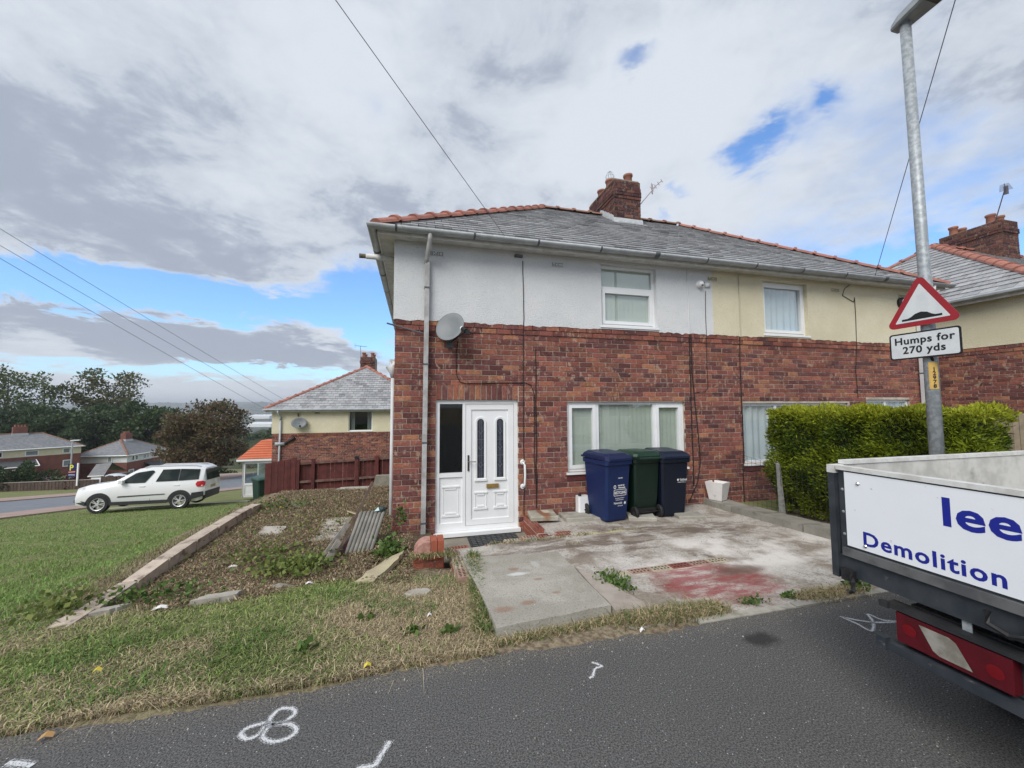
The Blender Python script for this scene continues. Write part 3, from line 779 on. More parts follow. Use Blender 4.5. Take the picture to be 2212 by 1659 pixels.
for c in (1.295, 1.605):
    def arch(hw, z0, z1, n=10): return [(c - hw, z0), (c + hw, z0)] + [(c + hw * math.cos(a), z1 + hw * math.sin(a)) for a in [math.pi * i / n for i in range(n + 1)]]
    m = MB(); outr, inr = arch(0.082, 0.46, 1.36), arch(0.055, 0.50, 1.36); nn = len(outr)
    V = [MF @ Vector((u_, 0.046, z_)) for u_, z_ in outr] + [MF @ Vector((u_, 0.052, z_)) for u_, z_ in inr] + [MF @ Vector((u_, 0.064, z_)) for u_, z_ in outr] + [MF @ Vector((u_, 0.064, z_)) for u_, z_ in inr]
    m.add(V, [(i, (i + 1) % nn, nn + (i + 1) % nn, nn + i) for i in range(nn)] + [(i, (i + 1) % nn, 2 * nn + (i + 1) % nn, 2 * nn + i) for i in range(nn)] + [(nn + i, nn + (i + 1) % nn, 3 * nn + (i + 1) % nn, 3 * nn + i) for i in range(nn)])
    slab(m, MF, c - 0.095, c + 0.095, 0.040, 0.064, 0.455, 0.485)
    m.build('glazing_surround', UPVC, door)
    m = MB(); m.face = (0, -1, 0); m.quad(*[MF @ Vector((u_, 0.0605, z_)) for u_, z_ in inr]); m.build('arched_pane', pm('leaded_glass', (0.022, 0.024, 0.03), (0.05, 0.055, 0.07), 30, 0.18, spec=0.6), door)
    m = MB()
    for sx in (-0.012, 0.012): slab(m, MF, c + sx - 0.002, c + sx + 0.002, 0.0575, 0.0600, 0.51, 1.40)
    for zc_ in (0.70, 0.97, 1.22):
        q = 0.038; pts = [(c, zc_ - q), (c + q * 0.8, zc_), (c, zc_ + q), (c - q * 0.8, zc_), (c, zc_ - q)]
        m.tube([MF @ Vector((a, 0.056, b)) for a, b in pts], 0.0035, 4)
    for zc_ in (0.84, 1.09): slab(m, MF, c - 0.054, c + 0.054, 0.0572, 0.0598, zc_, zc_ + 0.004)
    m.build('lead_came', pm('came', (0.16, 0.17, 0.24), None, rough=0.4), door)
m = MB(); slab(m, MF, 1.385, 1.575, 0.034, 0.066, 0.345, 0.405); m.build('letterbox', BRASS, door)
m = MB(); slab(m, MF, 1.088, 1.112, 0.030, 0.064, 0.62, 0.86); m.build('handle_plate', pm('bronze_plate', (0.07, 0.05, 0.035), None, rough=0.4, metal=0.5), door)
m = MB(); m.tube([MF @ Vector(q) for q in [(1.10, 0.04, 0.765), (1.10, -0.005, 0.765), (1.215, -0.01, 0.76)]], 0.009, 6); m.build('handle', CHROME, door)
# roof
OV = 0.30; EZ, RZ, HB = 4.19, 6.86, 3.5
E = [(-OV, -OV, EZ), (LEN + OV, -OV, EZ), (LEN + OV, DEP + OV, EZ), (-OV, DEP + OV, EZ)]
R0, R1 = (HB, HB, RZ), (LEN - HB, HB, RZ)
roof = MB(); roof.quad(E[0], E[1], E[2], E[3]); roof.v = [(a, b, c - 0.03) for a, b, c in roof.v]
roof = roof.build('roof', MORTARD, house)
roof_plane(roof, SLATE, E[0], E[1], R0, R1, 24, 0.25, 286)
roof_plane(roof, SLATE, E[3], E[0], R0, R0, 24, 0.25, 0)
roof_plane(roof, SLATE, E[1], E[2], R1, R1, 24, 0.25, 0)
roof_plane(roof, SLATE, E[2], E[3], R1, R0, 24, 0.25, 0)
TERRA2 = pm('ridge_weathered', (0.30, 0.13, 0.09), (0.23, 0.15, 0.11), 7, 0.8, 0.2, 40, jit=0.14, c3=(0.16, 0.13, 0.10), s3=5, lo3=0.5, hi3=0.65)
ridge_tiles(roof, Vector(E[0]) + Vector((0, 0, 0.05)), Vector(R0) + Vector((0, 0, 0.05)), TERRA, 0.42, 0.125)
ridge_tiles(roof, Vector(R0) + Vector((0, 0, 0.05)), Vector(R1) + Vector((0, 0, 0.05)), TERRA2, 0.45)
ridge_tiles(roof, Vector(E[1]) + Vector((0, 0, 0.05)), Vector(R1) + Vector((0, 0, 0.05)), TERRA, 0.42)
ridge_tiles(roof, Vector(E[3]) + Vector((0, 0, 0.05)), Vector(R0) + Vector((0, 0, 0.05)), TERRA2, 0.45)
# chimney
CX0, CX1, CY0, CY1 = 5.24, 6.00, 2.78, 4.22
mb = MB(); mb.box(CX0, CX1, CY0, CY1, 5.6, 7.50); chim = mb.build('chimney', MORTARD, roof)
BMD = brick_meshes(BRICKD)
def chband(z, k): return -0.032 if 7.02 < z < 7.24 else (-0.018 if 6.93 < z < 7.03 or z > 7.24 and z < 7.33 else 0)
zz = 7.5 - 23 * 0.082
its = courses(0, CX1 - CX0, zz, 7.5, []); brickwork(chim, its, frameM((CX0, CY0, 0), (1, 0, 0), (0, -1, 0)), BMD, BRICKD, 0, proud=chband)
its = courses(0, CY1 - CY0, zz, 7.5, []); brickwork(chim, its, frameM((CX0, CY1, 0), (0, -1, 0), (-1, 0, 0)), BMD, BRICKD, 0, proud=chband)
its = courses(0, CY1 - CY0, zz, 7.5, []); brickwork(chim, its, frameM((CX1, CY0, 0), (0, 1, 0), (1, 0, 0)), BMD, BRICKD, 0, proud=chband)
mb = MB(); mb.box(CX0 + 0.02, CX1 - 0.02, CY0 + 0.02, CY1 - 0.02, 7.5, 7.54); mb.build('flaunching', MORTARD, chim)
def zroof(y): return EZ + (y + OV) * (RZ - EZ) / (HB + OV)
fl = MB()
fl.add([(CX0 - 0.04, CY0 - 0.035, zroof(CY0) + 0.00), (CX1 + 0.05, CY0 - 0.035, zroof(CY0) + 0.0), (CX1 + 0.05, CY0 - 0.02, zroof(CY0) + 0.12), (CX0 - 0.04, CY0 - 0.02, zroof(CY0) + 0.12), (CX0 - 0.1, CY0 - 0.17, zroof(CY0 - 0.17) + 0.03), (CX1 + 0.1, CY0 - 0.17, zroof(CY0 - 0.17) + 0.03)], [(0, 1, 2, 3), (4, 5, 1, 0)])
for xx in (CX0 - 0.022, CX1 + 0.022):
    for i in range(5):
        ya = CY0 + i * 0.15; za = zroof(ya)
        fl.quad((xx, ya - 0.02, za), (xx, ya + 0.15, za + 0.11), (xx, ya + 0.15, za + 0.30), (xx, ya - 0.0, za + 0.17))
fl.build('flashing', LEAD, chim)
for k, (x, y, r, h) in enumerate([(5.80, 3.02, 0.115, 0.32), (5.42, 3.30, 0.12, 0.28), (5.42, 3.78, 0.12, 0.26), (5.80, 3.9, 0.11, 0.3)]):
    m = MB(); m.lathe((x, y, 7.5), [(r * 0.95, 0), (r * 0.9, h * 0.8), (r * 1.08, h * 0.84), (r * 1.1, h), (r * 0.8, h), (r * 0.78, h * 0.5)], 14); pot = m.build('chimney_pot', POT, chim, True)
    if k == 1:
        m = MB()
        for a in range(8):
            an = 2 * math.pi * a / 8
            m.tube([(x + r * (0.9 * math.cos(q) if q > 0 else 0.95) * math.cos(an), y + r * (0.9 * math.cos(q) if q > 0 else 0.95) * math.sin(an), 7.5 + h + 0.10 + 0.16 * math.sin(q)) for q in [R(v) for v in (-40, 0, 25, 50, 75, 90)]], 0.004, 4)
        for zq, rr in ((0.02, 0.95), (0.12, 0.95)): m.tube([(x + r * rr * math.cos(q), y + r * rr * math.sin(q), 7.5 + h + zq) for q in [R(v) for v in range(0, 361, 30)]], 0.004, 4)
        m.build('wire_cage', STEEL, pot)
# eaves
mb = MB(); mb.box(-0.235, LEN + 0.235, -0.235, 0.0, ZT, ZT + 0.018); mb.box(-0.235, 0.0, 0.0, DEP, ZT + 0.002, ZT + 0.016); mb.build('soffit', WPAINT, house)
mb = MB(); mb.box(-0.255, LEN + 0.255, -0.258, -0.236, ZT - 0.03, ZT + 0.09); mb.box(-0.258, -0.236, -0.235, DEP, ZT - 0.03, ZT + 0.09); mb.build('fascia', WPAINT, house)
def gutter(parent, pts, r=0.062, mat=GUTTER, step=1.05):
    mb = MB(); pts = [Vector(p) for p in pts]; prof = [R(a) for a in range(0, 181, 20)]; vs = []
    for i, p in enumerate(pts):
        d0 = (pts[i] - pts[i - 1]).normalized() if i else (pts[1] - pts[0]).normalized()
        d1 = (pts[i + 1] - pts[i]).normalized() if i < len(pts) - 1 else d0
        s0 = d0.cross(Vector((0, 0, 1))); s1 = d1.cross(Vector((0, 0, 1))); s_ = (s0 + s1).normalized(); s_ /= max(0.5, s_.dot(s0))
        vs += [p + s_ * (r * math.cos(a)) - Vector((0, 0, r * math.sin(a))) for a in prof]
    m = len(prof)
    mb.add(vs, [(i * m + k, i * m + k + 1, (i + 1) * m + k + 1, (i + 1) * m + k) for i in range(len(pts) - 1) for k in range(m - 1)])
    g_ = mb.build('gutter', mat, parent, True)
    md = g_.modifiers.new('thick', 'SOLIDIFY'); md.thickness = 0.004
    for a, b in zip(pts, pts[1:]):
        L = (b - a).length; n = int(L / step); d = (b - a).normalized(); s_ = d.cross(Vector((0, 0, 1)))
        for k in range(n):
            p = a + d * (0.35 + k * step + rnd.uniform(-0.05, 0.05)); j = MB(); w_ = rnd.choice([0.03, 0.03, 0.09])
            vs = [p + d * q + s_ * ((r + 0.006) * math.cos(an)) - Vector((0, 0, (r + 0.006) * math.sin(an))) for q in (0, w_) for an in prof]
            j.add(vs, [(k2, k2 + 1, m + k2 + 1, m + k2) for k2 in range(m - 1)])
            j.build('gutter_bracket', GREYD, g_)
    return g_
gutter(house, [(-0.33, DEP + 0.3, EZ - 0.005), (-0.33, -0.33, EZ - 0.005), (LEN + 0.33, -0.33, EZ - 0.005)])
# downpipes
def downpipe(x, ztop, zbot, mat, gut=True, sq=0.034, lean=0.0):
    m = MB()
    if gut: m.tube([(x + 0.06, -0.33, EZ - 0.06), (x + 0.06, -0.33, EZ - 0.15), (x + 0.02, -0.10, EZ - 0.34), (x + 0.015, -0.075, EZ - 0.42)], 0.036, 10)
    dp = m.build('downpipe', mat, house, True) if gut else None
    m = MB(); m.obox((x - sq, -0.11, zbot), (2 * sq, 0, 0), (0, 2 * sq * 0.9, 0), (lean, 0, ztop - zbot)); q = m.build('downpipe_shaft' if dp else 'downpipe', mat, dp or house)
    for zz in np.linspace(zbot + 0.25, ztop - 0.4, 4):
        f = (zz - zbot) / (ztop - zbot) * lean
        m = MB(); m.box(x + f - sq - 0.006, x + f + sq + 0.006, -0.116, -0.02, zz, zz + 0.022); m.build('pipe_clip', GREYD, dp or q)
downpipe(0.425, EZ - 0.40, -0.34, PIPE, lean=0.03)
downpipe(10.9, EZ - 0.40, -0.2, pm('pipe_white', (0.62, 0.63, 0.64), (0.54, 0.55, 0.56), 4, 0.5))
m = MB(); m.tube([(-0.075, 0.9, -0.9), (-0.075, 0.9, 2.1)], 0.034, 8); m.tube([(-0.075, 0.9, 2.1), (-0.09, 0.9, 2.2), (-0.12, 0.9, 2.28), (-0.1, 0.95, 2.36), (0.0, 1.0, 2.36)], [0.034, 0.05, 0.075, 0.075, 0.06], 10); m.build('soil_pipe', pm('pipe_white', (0.6, 0.6, 0.6)), house, True)
m = MB(); m.tube([(-0.03, 0.55, 4.045), (-0.50, 0.55, 4.045)], 0.042, 12); m.tube([(-0.24, 0.55, 4.045), (-0.34, 0.55, 4.045)], 0.047, 12); fl_ = m.build('flue', WPAINT, house, True)
m = MB(); m.tube([(-0.49, 0.55, 4.045), (-0.60, 0.55, 4.045)], [0.034, 0.038], 12); m.build('flue_terminal', pm('flue_end', (0.10, 0.075, 0.05), (0.18, 0.15, 0.1), 30, 0.6), fl_)
# air bricks
VH = pm('vent_hole', (0.03, 0.025, 0.022), None, rough=0.9)
for x in (0.60, 2.57, 5.63, 8.62, 10.52):
    m = MB(); m.box(x - 0.105, x + 0.105, -0.042, 0, 3.925, 3.99); v = m.build('air_vent', RENDW if x < 5.5 else RENDC, house)
    m = MB()
    for i in range(8):
        for j in range(3):
            if rnd.random() < 0.85: m.box(x - 0.098 + i * 0.025, x - 0.084 + i * 0.025, -0.0435, -0.04, 3.932 + j * 0.02, 3.945 + j * 0.02)
    m.build('vent_holes', VH, v)
# fixtures
def cable(label, pts, r=0.007, mat=CABLE, group='cables clipped to the house front'):
    m = MB(); m.tube(pts, r, 6); return tag(m.build('cable', mat, None), label, 'cable', group)
def wob_line(x, z0, z1, y=-0.028, n=14, a=0.008, yb=None):
    return [(x + rnd.uniform(-a, a), (y if z > ZB - 0.19 or yb is None else yb), z) for z in np.linspace(z0, z1, n)]
def down_y(pts): return [(a, -0.040 if c > ZB - 0.02 else (-0.033 if c > ZB - 0.18 else -0.018), c) for a, b, c in pts]
cable('thin black cable running down from eaves just right of front door', down_y(wob_line(1.975, 3.97, -0.30, n=24)), 0.006)
cable('black cable starting mid-wall right of door, ending on rusty slab', down_y(wob_line(2.18, 2.53, 0.0, n=16)), 0.008)
cable('black cable from satellite dish looping above door and down', down_y([(0.93, 0, 2.62), (0.90, 0, 2.4), (0.905, 0, 2.1), (0.96, 0, 1.985), (1.05, 0, 1.965), (1.5, 0, 1.975), (2.0, 0, 1.985), (2.10, 0, 1.95), (2.15, 0, 1.8), (2.155, 0, 1.2), (2.14, 0, 0.8), (2.17, 0, 0.4), (2.18, 0, 0.02)]), 0.006)
pc_ = cable('dark cable from painted upper length to yard behind bins', down_y(wob_line(5.10, 2.90, 0.2, n=14, a=0.006)), 0.010)
m = MB(); m.tube(down_y(wob_line(5.09, 4.11, 2.90, n=8, a=0.004)), 0.011, 6); m.build('painted_length', RENDW, pc_)
cable('slack black cable bowing out beside right-hand bin', down_y([(5.13, 0, 2.9), (5.14, 0, 2.2), (5.19, 0, 1.5), (5.24, 0, 0.9), (5.25, 0, 0.6), (5.18, 0, 0.25), (5.0, 0, -0.08)]), 0.009)
cable('thin dark cable below security camera hooking left at window height', down_y([(5.47, 0, 3.72), (5.45, 0, 3.3), (5.46, 0, 2.9), (5.46, 0, 2.3), (5.47, 0, 1.95), (5.40, 0, 1.86), (5.17, 0, 1.84)]), 0.005)
pc_ = cable('brown cable down wall between split and net-curtained ground window', down_y(wob_line(6.20, 2.90, 0.6, n=10)) + [(6.17, -0.02, 0.45), (6.17, -0.02, -0.2)], 0.009)
m = MB(); m.tube(down_y(wob_line(6.22, 4.08, 2.90, n=6, a=0.004)), 0.012, 6); m.build('painted_length', pm('painted_cable', (0.45, 0.42, 0.33), None, rough=0.8), pc_)
cable('thin cable with loose coil under eaves of cream half', down_y([(9.02, 0, 4.1), (8.86, 0, 4.0), (8.80, 0, 3.86), (8.95, 0, 3.80), (9.10, 0, 3.74), (9.13, 0, 3.84), (9.13, 0, 3.4), (9.12, 0, 2.9), (9.08, 0, 2.3), (9.1, 0, 1.75)]), 0.006)
m = MB(); m.box(1.83, 1.96, -0.075, -0.032, 4.02, 4.055); tag(m.build('junction_box', GREYD, None), 'small dark cable box under eaves above front door', 'junction box')
m = MB(); m.tube([(0.4, -0.1, 2.70), (-0.12, -0.05, 2.84)], 0.012, 6); tag(m.build('bracket_rod', GREYD, None), 'thin grey rod crossing house corner beside downpipe', 'rod')
# satellite dish
dish = thing('satellite_dish', 'grey satellite dish with black receiver arm above white front door', 'satellite dish', (0.80, -0.02, 2.63))
m = MB(); m.tube([(0, 0, -0.05), (0, -0.10, 0.0), (0.0, -0.13, 0.13)], 0.018, 8); m.box(-0.05, 0.05, -0.02, 0.004, -0.12, 0.06); m.build('wall_bracket', GREYD, dish)
q = Vector((-0.52, -0.80, 0.30)).normalized(); m = MB()
m.lathe(Vector((0.0, -0.17, 0.16)) , [(0.001, 0.0), (0.08, 0.004), (0.15, 0.014), (0.225, 0.034), (0.232, 0.032), (0.225, 0.028), (0.15, 0.006), (0.05, -0.006)], 28, q)
DISH = pm('dish_grey', (0.155, 0.17, 0.18), (0.18, 0.195, 0.205), 5, 0.5)
m.build('reflector', DISH, dish, True)
m = MB(); m.tube([(0.02, -0.18, -0.05), (0.13, -0.36, 0.03), (0.20, -0.40, 0.08)], 0.012, 6); m.build('arm', BLACK, dish)
m = MB(); m.tube([(0.20, -0.41, 0.075), (0.155, -0.345, 0.115)], 0.030, 10); m.box(0.19, 0.25, -0.44, -0.38, 0.02, 0.08); m.build('receiver', BLACK, dish)
m = MB(); m.tube([(0.155, -0.345, 0.115), (0.145, -0.33, 0.122)], 0.033, 12); m.build('feed_cap', UPVC, dish)
# camera, alarm, grab rail
cc = thing('security_camera', 'white round security camera on white wall right of upper window', 'security camera', (5.34, -0.03, 3.83))
m = MB(); m.lathe((0, 0, 0), [(0.075, 0.0), (0.075, 0.03), (0.06, 0.035)], 16, (0, -1, 0)); m.add(*[([(0.12 + a, -0.03 * b, -0.04 + c) for a in (0, 0.10) for b in (0, 1) for c in (0, 0.08)], [(0, 1, 3, 2), (4, 6, 7, 5), (0, 4, 5, 1), (2, 3, 7, 6), (0, 2, 6, 4), (1, 5, 7, 3)])][0]); m.build('base_plate', UPVC, cc, True)
m = MB(); m.lathe((0, -0.025, 0), [(0.062, 0.0), (0.06, 0.03), (0.045, 0.06), (0.02, 0.075), (0.001, 0.078)], 16, (-0.2, -1, -0.2)); m.build('ball', UPVC, cc, True)
for dx, dz in ((0.0, -0.022), (0.03, 0.02)):
    m = MB(); m.lathe((-0.004 + dx, -0.090 + abs(dx) * 0.2, -0.012 + dz), [(0.017, -0.014), (0.017, 0.006), (0.001, 0.007)], 10, (-0.2, -1, -0.2)); m.build('lens', BLACK, cc)
al = thing('alarm_box', 'black and white round alarm box under eaves of cream half', 'alarm', (10.47, -0.03, 3.80))
m = MB(); m.lathe((0, 0, 0), [(0.12, 0.0), (0.12, 0.045), (0.10, 0.06), (0.001, 0.062)], 18, (0, -1, 0)); m.build('backplate', BLACK, al)
m = MB(); m.lathe((0.03, -0.04, 0), [(0.095, 0.0), (0.09, 0.03), (0.06, 0.05), (0.001, 0.055)], 18, (0, -1, 0)); m.build('cover', UPVC, al)
gr = thing('grab_rail', 'white grab rail on brickwork right of front door', 'grab rail', (1.955, -0.012, 0.54))
m = MB(); m.tube([(0.0, 0, 0.19), (0.0, -0.045, 0.185), (0.012, -0.07, 0.15), (0.02, -0.07, 0.0), (0.012, -0.07, -0.15), (0, -0.045, -0.185), (0, 0, -0.19)], 0.017, 10); m.build('bar', UPVC, gr, True)
for s_ in (-1, 1):
    m = MB(); m.lathe((0, 0.006, 0.19 * s_), [(0.042, 0), (0.04, 0.012), (0.02, 0.018)], 14, (0, -1, 0)); m.build('flange', UPVC, gr)
a_ = aerial(None, 'tv_aerial', 'bent television aerial on right side of central chimney', (6.06, 3.0, 6.95), (6.62, 2.95, 7.62), (0.5, -0.7, 0.4), 0.3, 4, pm('aerial_pink', (0.42, 0.36, 0.37), None, rough=0.5))
m = MB(); m.box(-0.07, 0.03, -0.05, 0.05, -0.1, 0.06); m.build('clamp', BLACK, a_)
# overhead wires
def wire(label, a, b, r=0.006, sag=0.2, group='overhead wires', mat=None, n=24):
    a, b = Vector(a), Vector(b); m = MB()
    m.tube([a.lerp(b, i / n) - Vector((0, 0, sag * 4 * (i / n) * (1 - i / n))) for i in range(n + 1)], r, 6)
    return tag(m.build('overhead_wire', mat or pm('wire_grey', (0.20, 0.19, 0.22), None, rough=0.6), None), label, 'wire', group)
A0 = Vector((1.72, -0.24, 4.13)); d0 = dep(725, 0, 3.6) - A0
wire('overhead wire climbing from eaves above front door to top of picture', A0, A0 + d0 * 6.5, 0.0045, 0.0)
A1 = Vector((9.35, -0.26, 4.15)); d1 = dep(1985, 270, 5.5) - A1
wire('overhead wire passing behind street lamp to eaves of cream half', A1, A1 + d1 * 4, 0.0055, 0.0)

# ================================================================== YARD
ym = bpy.data.materials.new('yard_concrete'); ym.use_nodes = True
t = NT(ym.node_tree); b = t.nt.nodes['Principled BSDF']; b.inputs['Roughness'].default_value = 0.92; b.inputs['Specular IOR Level'].default_value = 0.25
g = t.n('ShaderNodeNewGeometry'); pos = g.outputs['Position']
col = t.mix(t.ramp(t.noise(pos, 2.2, 6, 0.65, 0.4), 0.40, 0.58), (0.31, 0.265, 0.215), (0.56, 0.525, 0.475))
col = t.mix(t.ramp(t.noise(pos, 40, 5, 0.75), 0.45, 0.7), col, (0.20, 0.17, 0.145))
col = t.mix(t.m('MULTIPLY', t.ramp(t.noise(pos, 3.3, 6, 0.7, 0.5), 0.56, 0.68), 0.8), col, (0.14, 0.105, 0.085))
mpY = t.n('ShaderNodeMapping'); mpY.inputs['Scale'].default_value = (1, 3.0, 1); t.l(pos, mpY.inputs[0])
col = t.mix(t.m('MULTIPLY', t.m('MULTIPLY', t.ramp(t.noise(mpY.outputs[0], 1.9, 6, 0.65), 0.47, 0.60), spot(t, pos, (3.2, -1.35), (2.4, 0.70), 0.5, 3)), 0.85), col, (0.155, 0.115, 0.095))
col = t.mix(t.m('MULTIPLY', t.ramp(t.noise(pos, 1.4, 5, 0.6), 0.42, 0.6), spot(t, pos, (3.9, -2.2), (1.7, 0.75), 0.5, 3)), col, (0.74, 0.70, 0.65))
rf = t.m('MULTIPLY', spot(t, pos, (3.02, -2.80), (0.66, 0.50), 0.7, 4, 0.6, 1.1), t.ramp(t.noise(mpY.outputs[0], 4.0, 6, 0.65), 0.36, 0.60, 0.25, 1.0))
col = t.mix(t.m('MULTIPLY', rf, 0.8), col, (0.30, 0.055, 0.06))
col = t.mix(t.m('MULTIPLY', spot(t, pos, (3.45, -2.66), (0.33, 0.13), 0.6, 6), 0.75), col, (0.135, 0.085, 0.065))
col = t.mix(t.m('MULTIPLY', t.m('MULTIPLY', spot(t, pos, (2.75, -1.05), (0.75, 0.07), 1.0, 9), t.ramp(t.noise(pos, 8, 4), 0.45, 0.55)), 0.8), col, (0.56, 0.49, 0.29))
col = t.mix(t.m('MULTIPLY', t.m('MULTIPLY', spot(t, pos, (2.7, -2.42), (0.7, 0.07), 0.8, 9), t.ramp(t.noise(pos, 11, 4), 0.47, 0.56)), 0.8), col, (0.54, 0.46, 0.26))
t.l(col, b.inputs['Base Color'])
bp = t.n('ShaderNodeBump'); bp.inputs['Strength'].default_value = 0.9; bp.inputs['Distance'].default_value = 0.02
t.l(t.noise(pos, 34, 7, 0.7), bp.inputs['Height']); t.l(bp.outputs[0], b.inputs['Normal'])
def zy(y): return -0.135 + 0.135 * max(0, min(1, (-0.5 - y) / 2.85)) ** 1.0
def zyx(x, y):
    k = max(0.0, min(1.0, (x - 0.8) / 1.4)); f = max(0.0, min(1.0, (y + 1.9) / 0.9))
    return zy(y) - 0.075 * (1 - k * k * (3 - 2 * k)) * f
mb = MB()
yb = [0.0, -0.3, -0.5, -0.95, -1.3, -1.8, -2.4, -3.0, -3.36]
for i in range(len(yb) - 1):
    a, c = yb[i], yb[i + 1]; x0 = 2.06 if a > -0.94 else 0.84; x1 = 5.34
    xsn = list(np.linspace(x0, x1, 24))
    for p, q in zip(xsn, xsn[1:]):
        if c < -2.5 and q < 2.0: continue
        mb.quad((p, c, zyx(p, c)), (q, c, zyx(q, c)), (q, a, zyx(q, a)), (p, a, zyx(p, a)))
    mb.quad((x0, c, zyx(x0, c)), (x0, a, zyx(x0, a)), (x0, a, -0.5), (x0, c, -0.5)); mb.quad((x1, c, zy(c)), (x1, a, zy(a)), (x1, a, -0.5), (x1, c, -0.5))
mb.quad((1.9, -3.36, zy(-3.36)), (5.34, -3.36, zy(-3.36)), (5.34, -3.36, -0.3), (1.9, -3.36, -0.3))
[mb.quad((p, -0.95, zyx(p, -.95)), (p + .122, -0.95, zyx(p + .122, -.95)), (p + .122, -0.95, -0.5), (p, -0.95, -0.5)) for p in np.linspace(.84, 1.938, 10)]
struct(mb.build('yard', ym))
# doorstep landing
mb = MB(); mb.box(0.42, 2.0, -0.93, 0.02, -0.5, -0.345); struct(mb.build('doorstep', pm('step_concrete', (0.26, 0.23, 0.185), (0.20, 0.18, 0.145), 5, 0.9, 0.3, 50, c3=(0.12, 0.105, 0.085), s3=3)))
# doormat
dm = MB(); dm.box(1.07, 1.80, -0.56, -0.09, -0.345, -0.328); dmat_ = tag(dm.build('doormat', BLACK), 'black rubber doormat on sunken step before white door', 'doormat')
m = MB()
for i in range(9):
    for j in range(6): m.box(1.10 + i * 0.078, 1.16 + i * 0.078, -0.53 + j * 0.072, -0.475 + j * 0.072, -0.328, -0.320)
stuff(m.build('mat_ribs', pm('rubber_ribs', (0.02, 0.022, 0.024), None, rough=0.45), dmat_))
# perforated bricks
def holed_brick_mesh(mat, colr):
    m = MB(); m.cur = colr; m.box(0, 0.225, 0, 0.105, 0, 0.065)
    me = m
    m.cur = (0.02, 0.012, 0.010)
    for i in range(5):
        for j in range(2):
            x, y = 0.022 + i * 0.040, 0.020 + j * 0.042; m.quad((x, y, 0.0662), (x + 0.020, y, 0.0662), (x + 0.020, y + 0.024, 0.0662), (x, y + 0.024, 0.0662))
    return m.mesh('brick', mat)
BNEW = pm('new_brick', (0.8, 0.8, 0.8), (1.2, 1.2, 1.2), 20, 0.85, 0.3, 60, attr=True)
HB = [holed_brick_mesh(BNEW, c) for c in [(0.26, 0.085, 0.06), (0.30, 0.12, 0.085), (0.34, 0.22, 0.17), (0.22, 0.07, 0.055), (0.40, 0.34, 0.25)]]
low = thing('brick_edging', 'broken line of perforated red bricks between doorstep and concrete slab', 'brick edging')
x = 0.70
while x < 2.55:
    for j, yy_ in enumerate((-1.065, -0.955)):
        if rnd.random() < 0.93:
            o = link('brick', rnd.choice(HB), low, (x + 0.05 * j, yy_ + 0.02 - 0.012 * (x - 0.7) , zyx(x, -.95) - 0.062 + rnd.uniform(-0.006, 0.004)), (rnd.uniform(-.03, .03), rnd.uniform(-.03, .03), R(2) + rnd.uniform(-.03, .03)))
    x += 0.237
for k in range(4):
    for zl in range(2):
        link('brick', rnd.choice(HB), low, (0.83, -1.30 - k * 0.235, -0.215 - zl * 0.075 + 0.022 * k), (0, rnd.uniform(-.02, .02), R(90) + rnd.uniform(-.02, .02)))
row2 = thing('brick_edging', 'row of perforated bricks set flush in yard above red stain', 'brick edging')
for k in range(5):
    x = 2.38 + k * 0.236; link('brick', HB[(2, 4, 3, 2, 4)[k]], row2, (x, -2.47 + 0.006 * k, zy(-2.42) - 0.058), (0, 0, R(1.5)))
rw = thing('low_brick_wall', 'new red brick retaining wall right of sunken doorstep', 'low wall')
m = MB(); m.box(1.965, 2.055, -0.78, -0.005, -0.42, -0.16); m.build('wall_core', MORTAR, rw)
NB = []
for k in range(8):
    mm = MB(); q = rnd.uniform(0.85, 1.15); mm.cur = (0.25 * q, 0.078 * q, 0.05 * q); v, f = brick_verts(BL, BH, 0.03); mm.add(v, f); NB.append(mm.mesh('brick', BRICKN))
brickwork(rw, courses(0, 0.78, -0.415, -0.16, []), frameM((1.965, -0.005, 0), (0, -1, 0), (-1, 0, 0)), NB, BRICKN, 60)
for k in range(3): link('brick', HB[k % 2], rw, (2.065, -0.24 - k * 0.235 - 0.23 + 0.22, -0.165), (0, 0, R(90)))
# pier with rounded cap
pr = thing('brick_pier', 'short red brick pier with rounded pink capping beside doorstep', 'brick pier', (0, -0.02, -0.02))
m = MB(); m.box(0.302, 0.628, -1.238, -1.042, -0.42, -0.085); m.build('pier_core', MORTAR, pr)
for M_, L_ in ((frameM((0.30, -1.245, 0), (1, 0, 0), (0, -1, 0)), 0.335), (frameM((0.635, -1.245, 0), (0, 1, 0), (1, 0, 0)), 0.205), (frameM((0.30, -1.04, 0), (0, -1, 0), (-1, 0, 0)), 0.205)):
    brickwork(pr, courses(0, L_, -0.41, -0.08, []), M_, NB, BRICKN, 40)
pc = [(0.30, -0.085)] + [(0.30 + 0.15 - 0.15 * math.cos(a), -0.085 + 0.145 * math.sin(a)) for a in [R(q) for q in range(0, 91, 15)]] + [(0.485, 0.06), (0.485, -0.085)]
m = MB(); m.prism([(x, -1.255, z) for x, z in pc], (0, 0.225, 0)); m.build('rounded_cap', pm('pink_cap', (0.36, 0.17, 0.135), (0.44, 0.26, 0.21), 18, 0.9, 0.4, 60, c3=(0.24, 0.09, 0.07), s3=7), pr)
for k in range(2): 
    m = MB(); m.box(0.49 + k * 0.078, 0.562 + k * 0.078, -1.26 , -1.035, -0.13 if k else -0.14, 0.066); m.build('cap_brick', pm('cap_brick', (0.36, 0.10, 0.055), (0.30, 0.085, 0.05), 12, 0.85), pr)
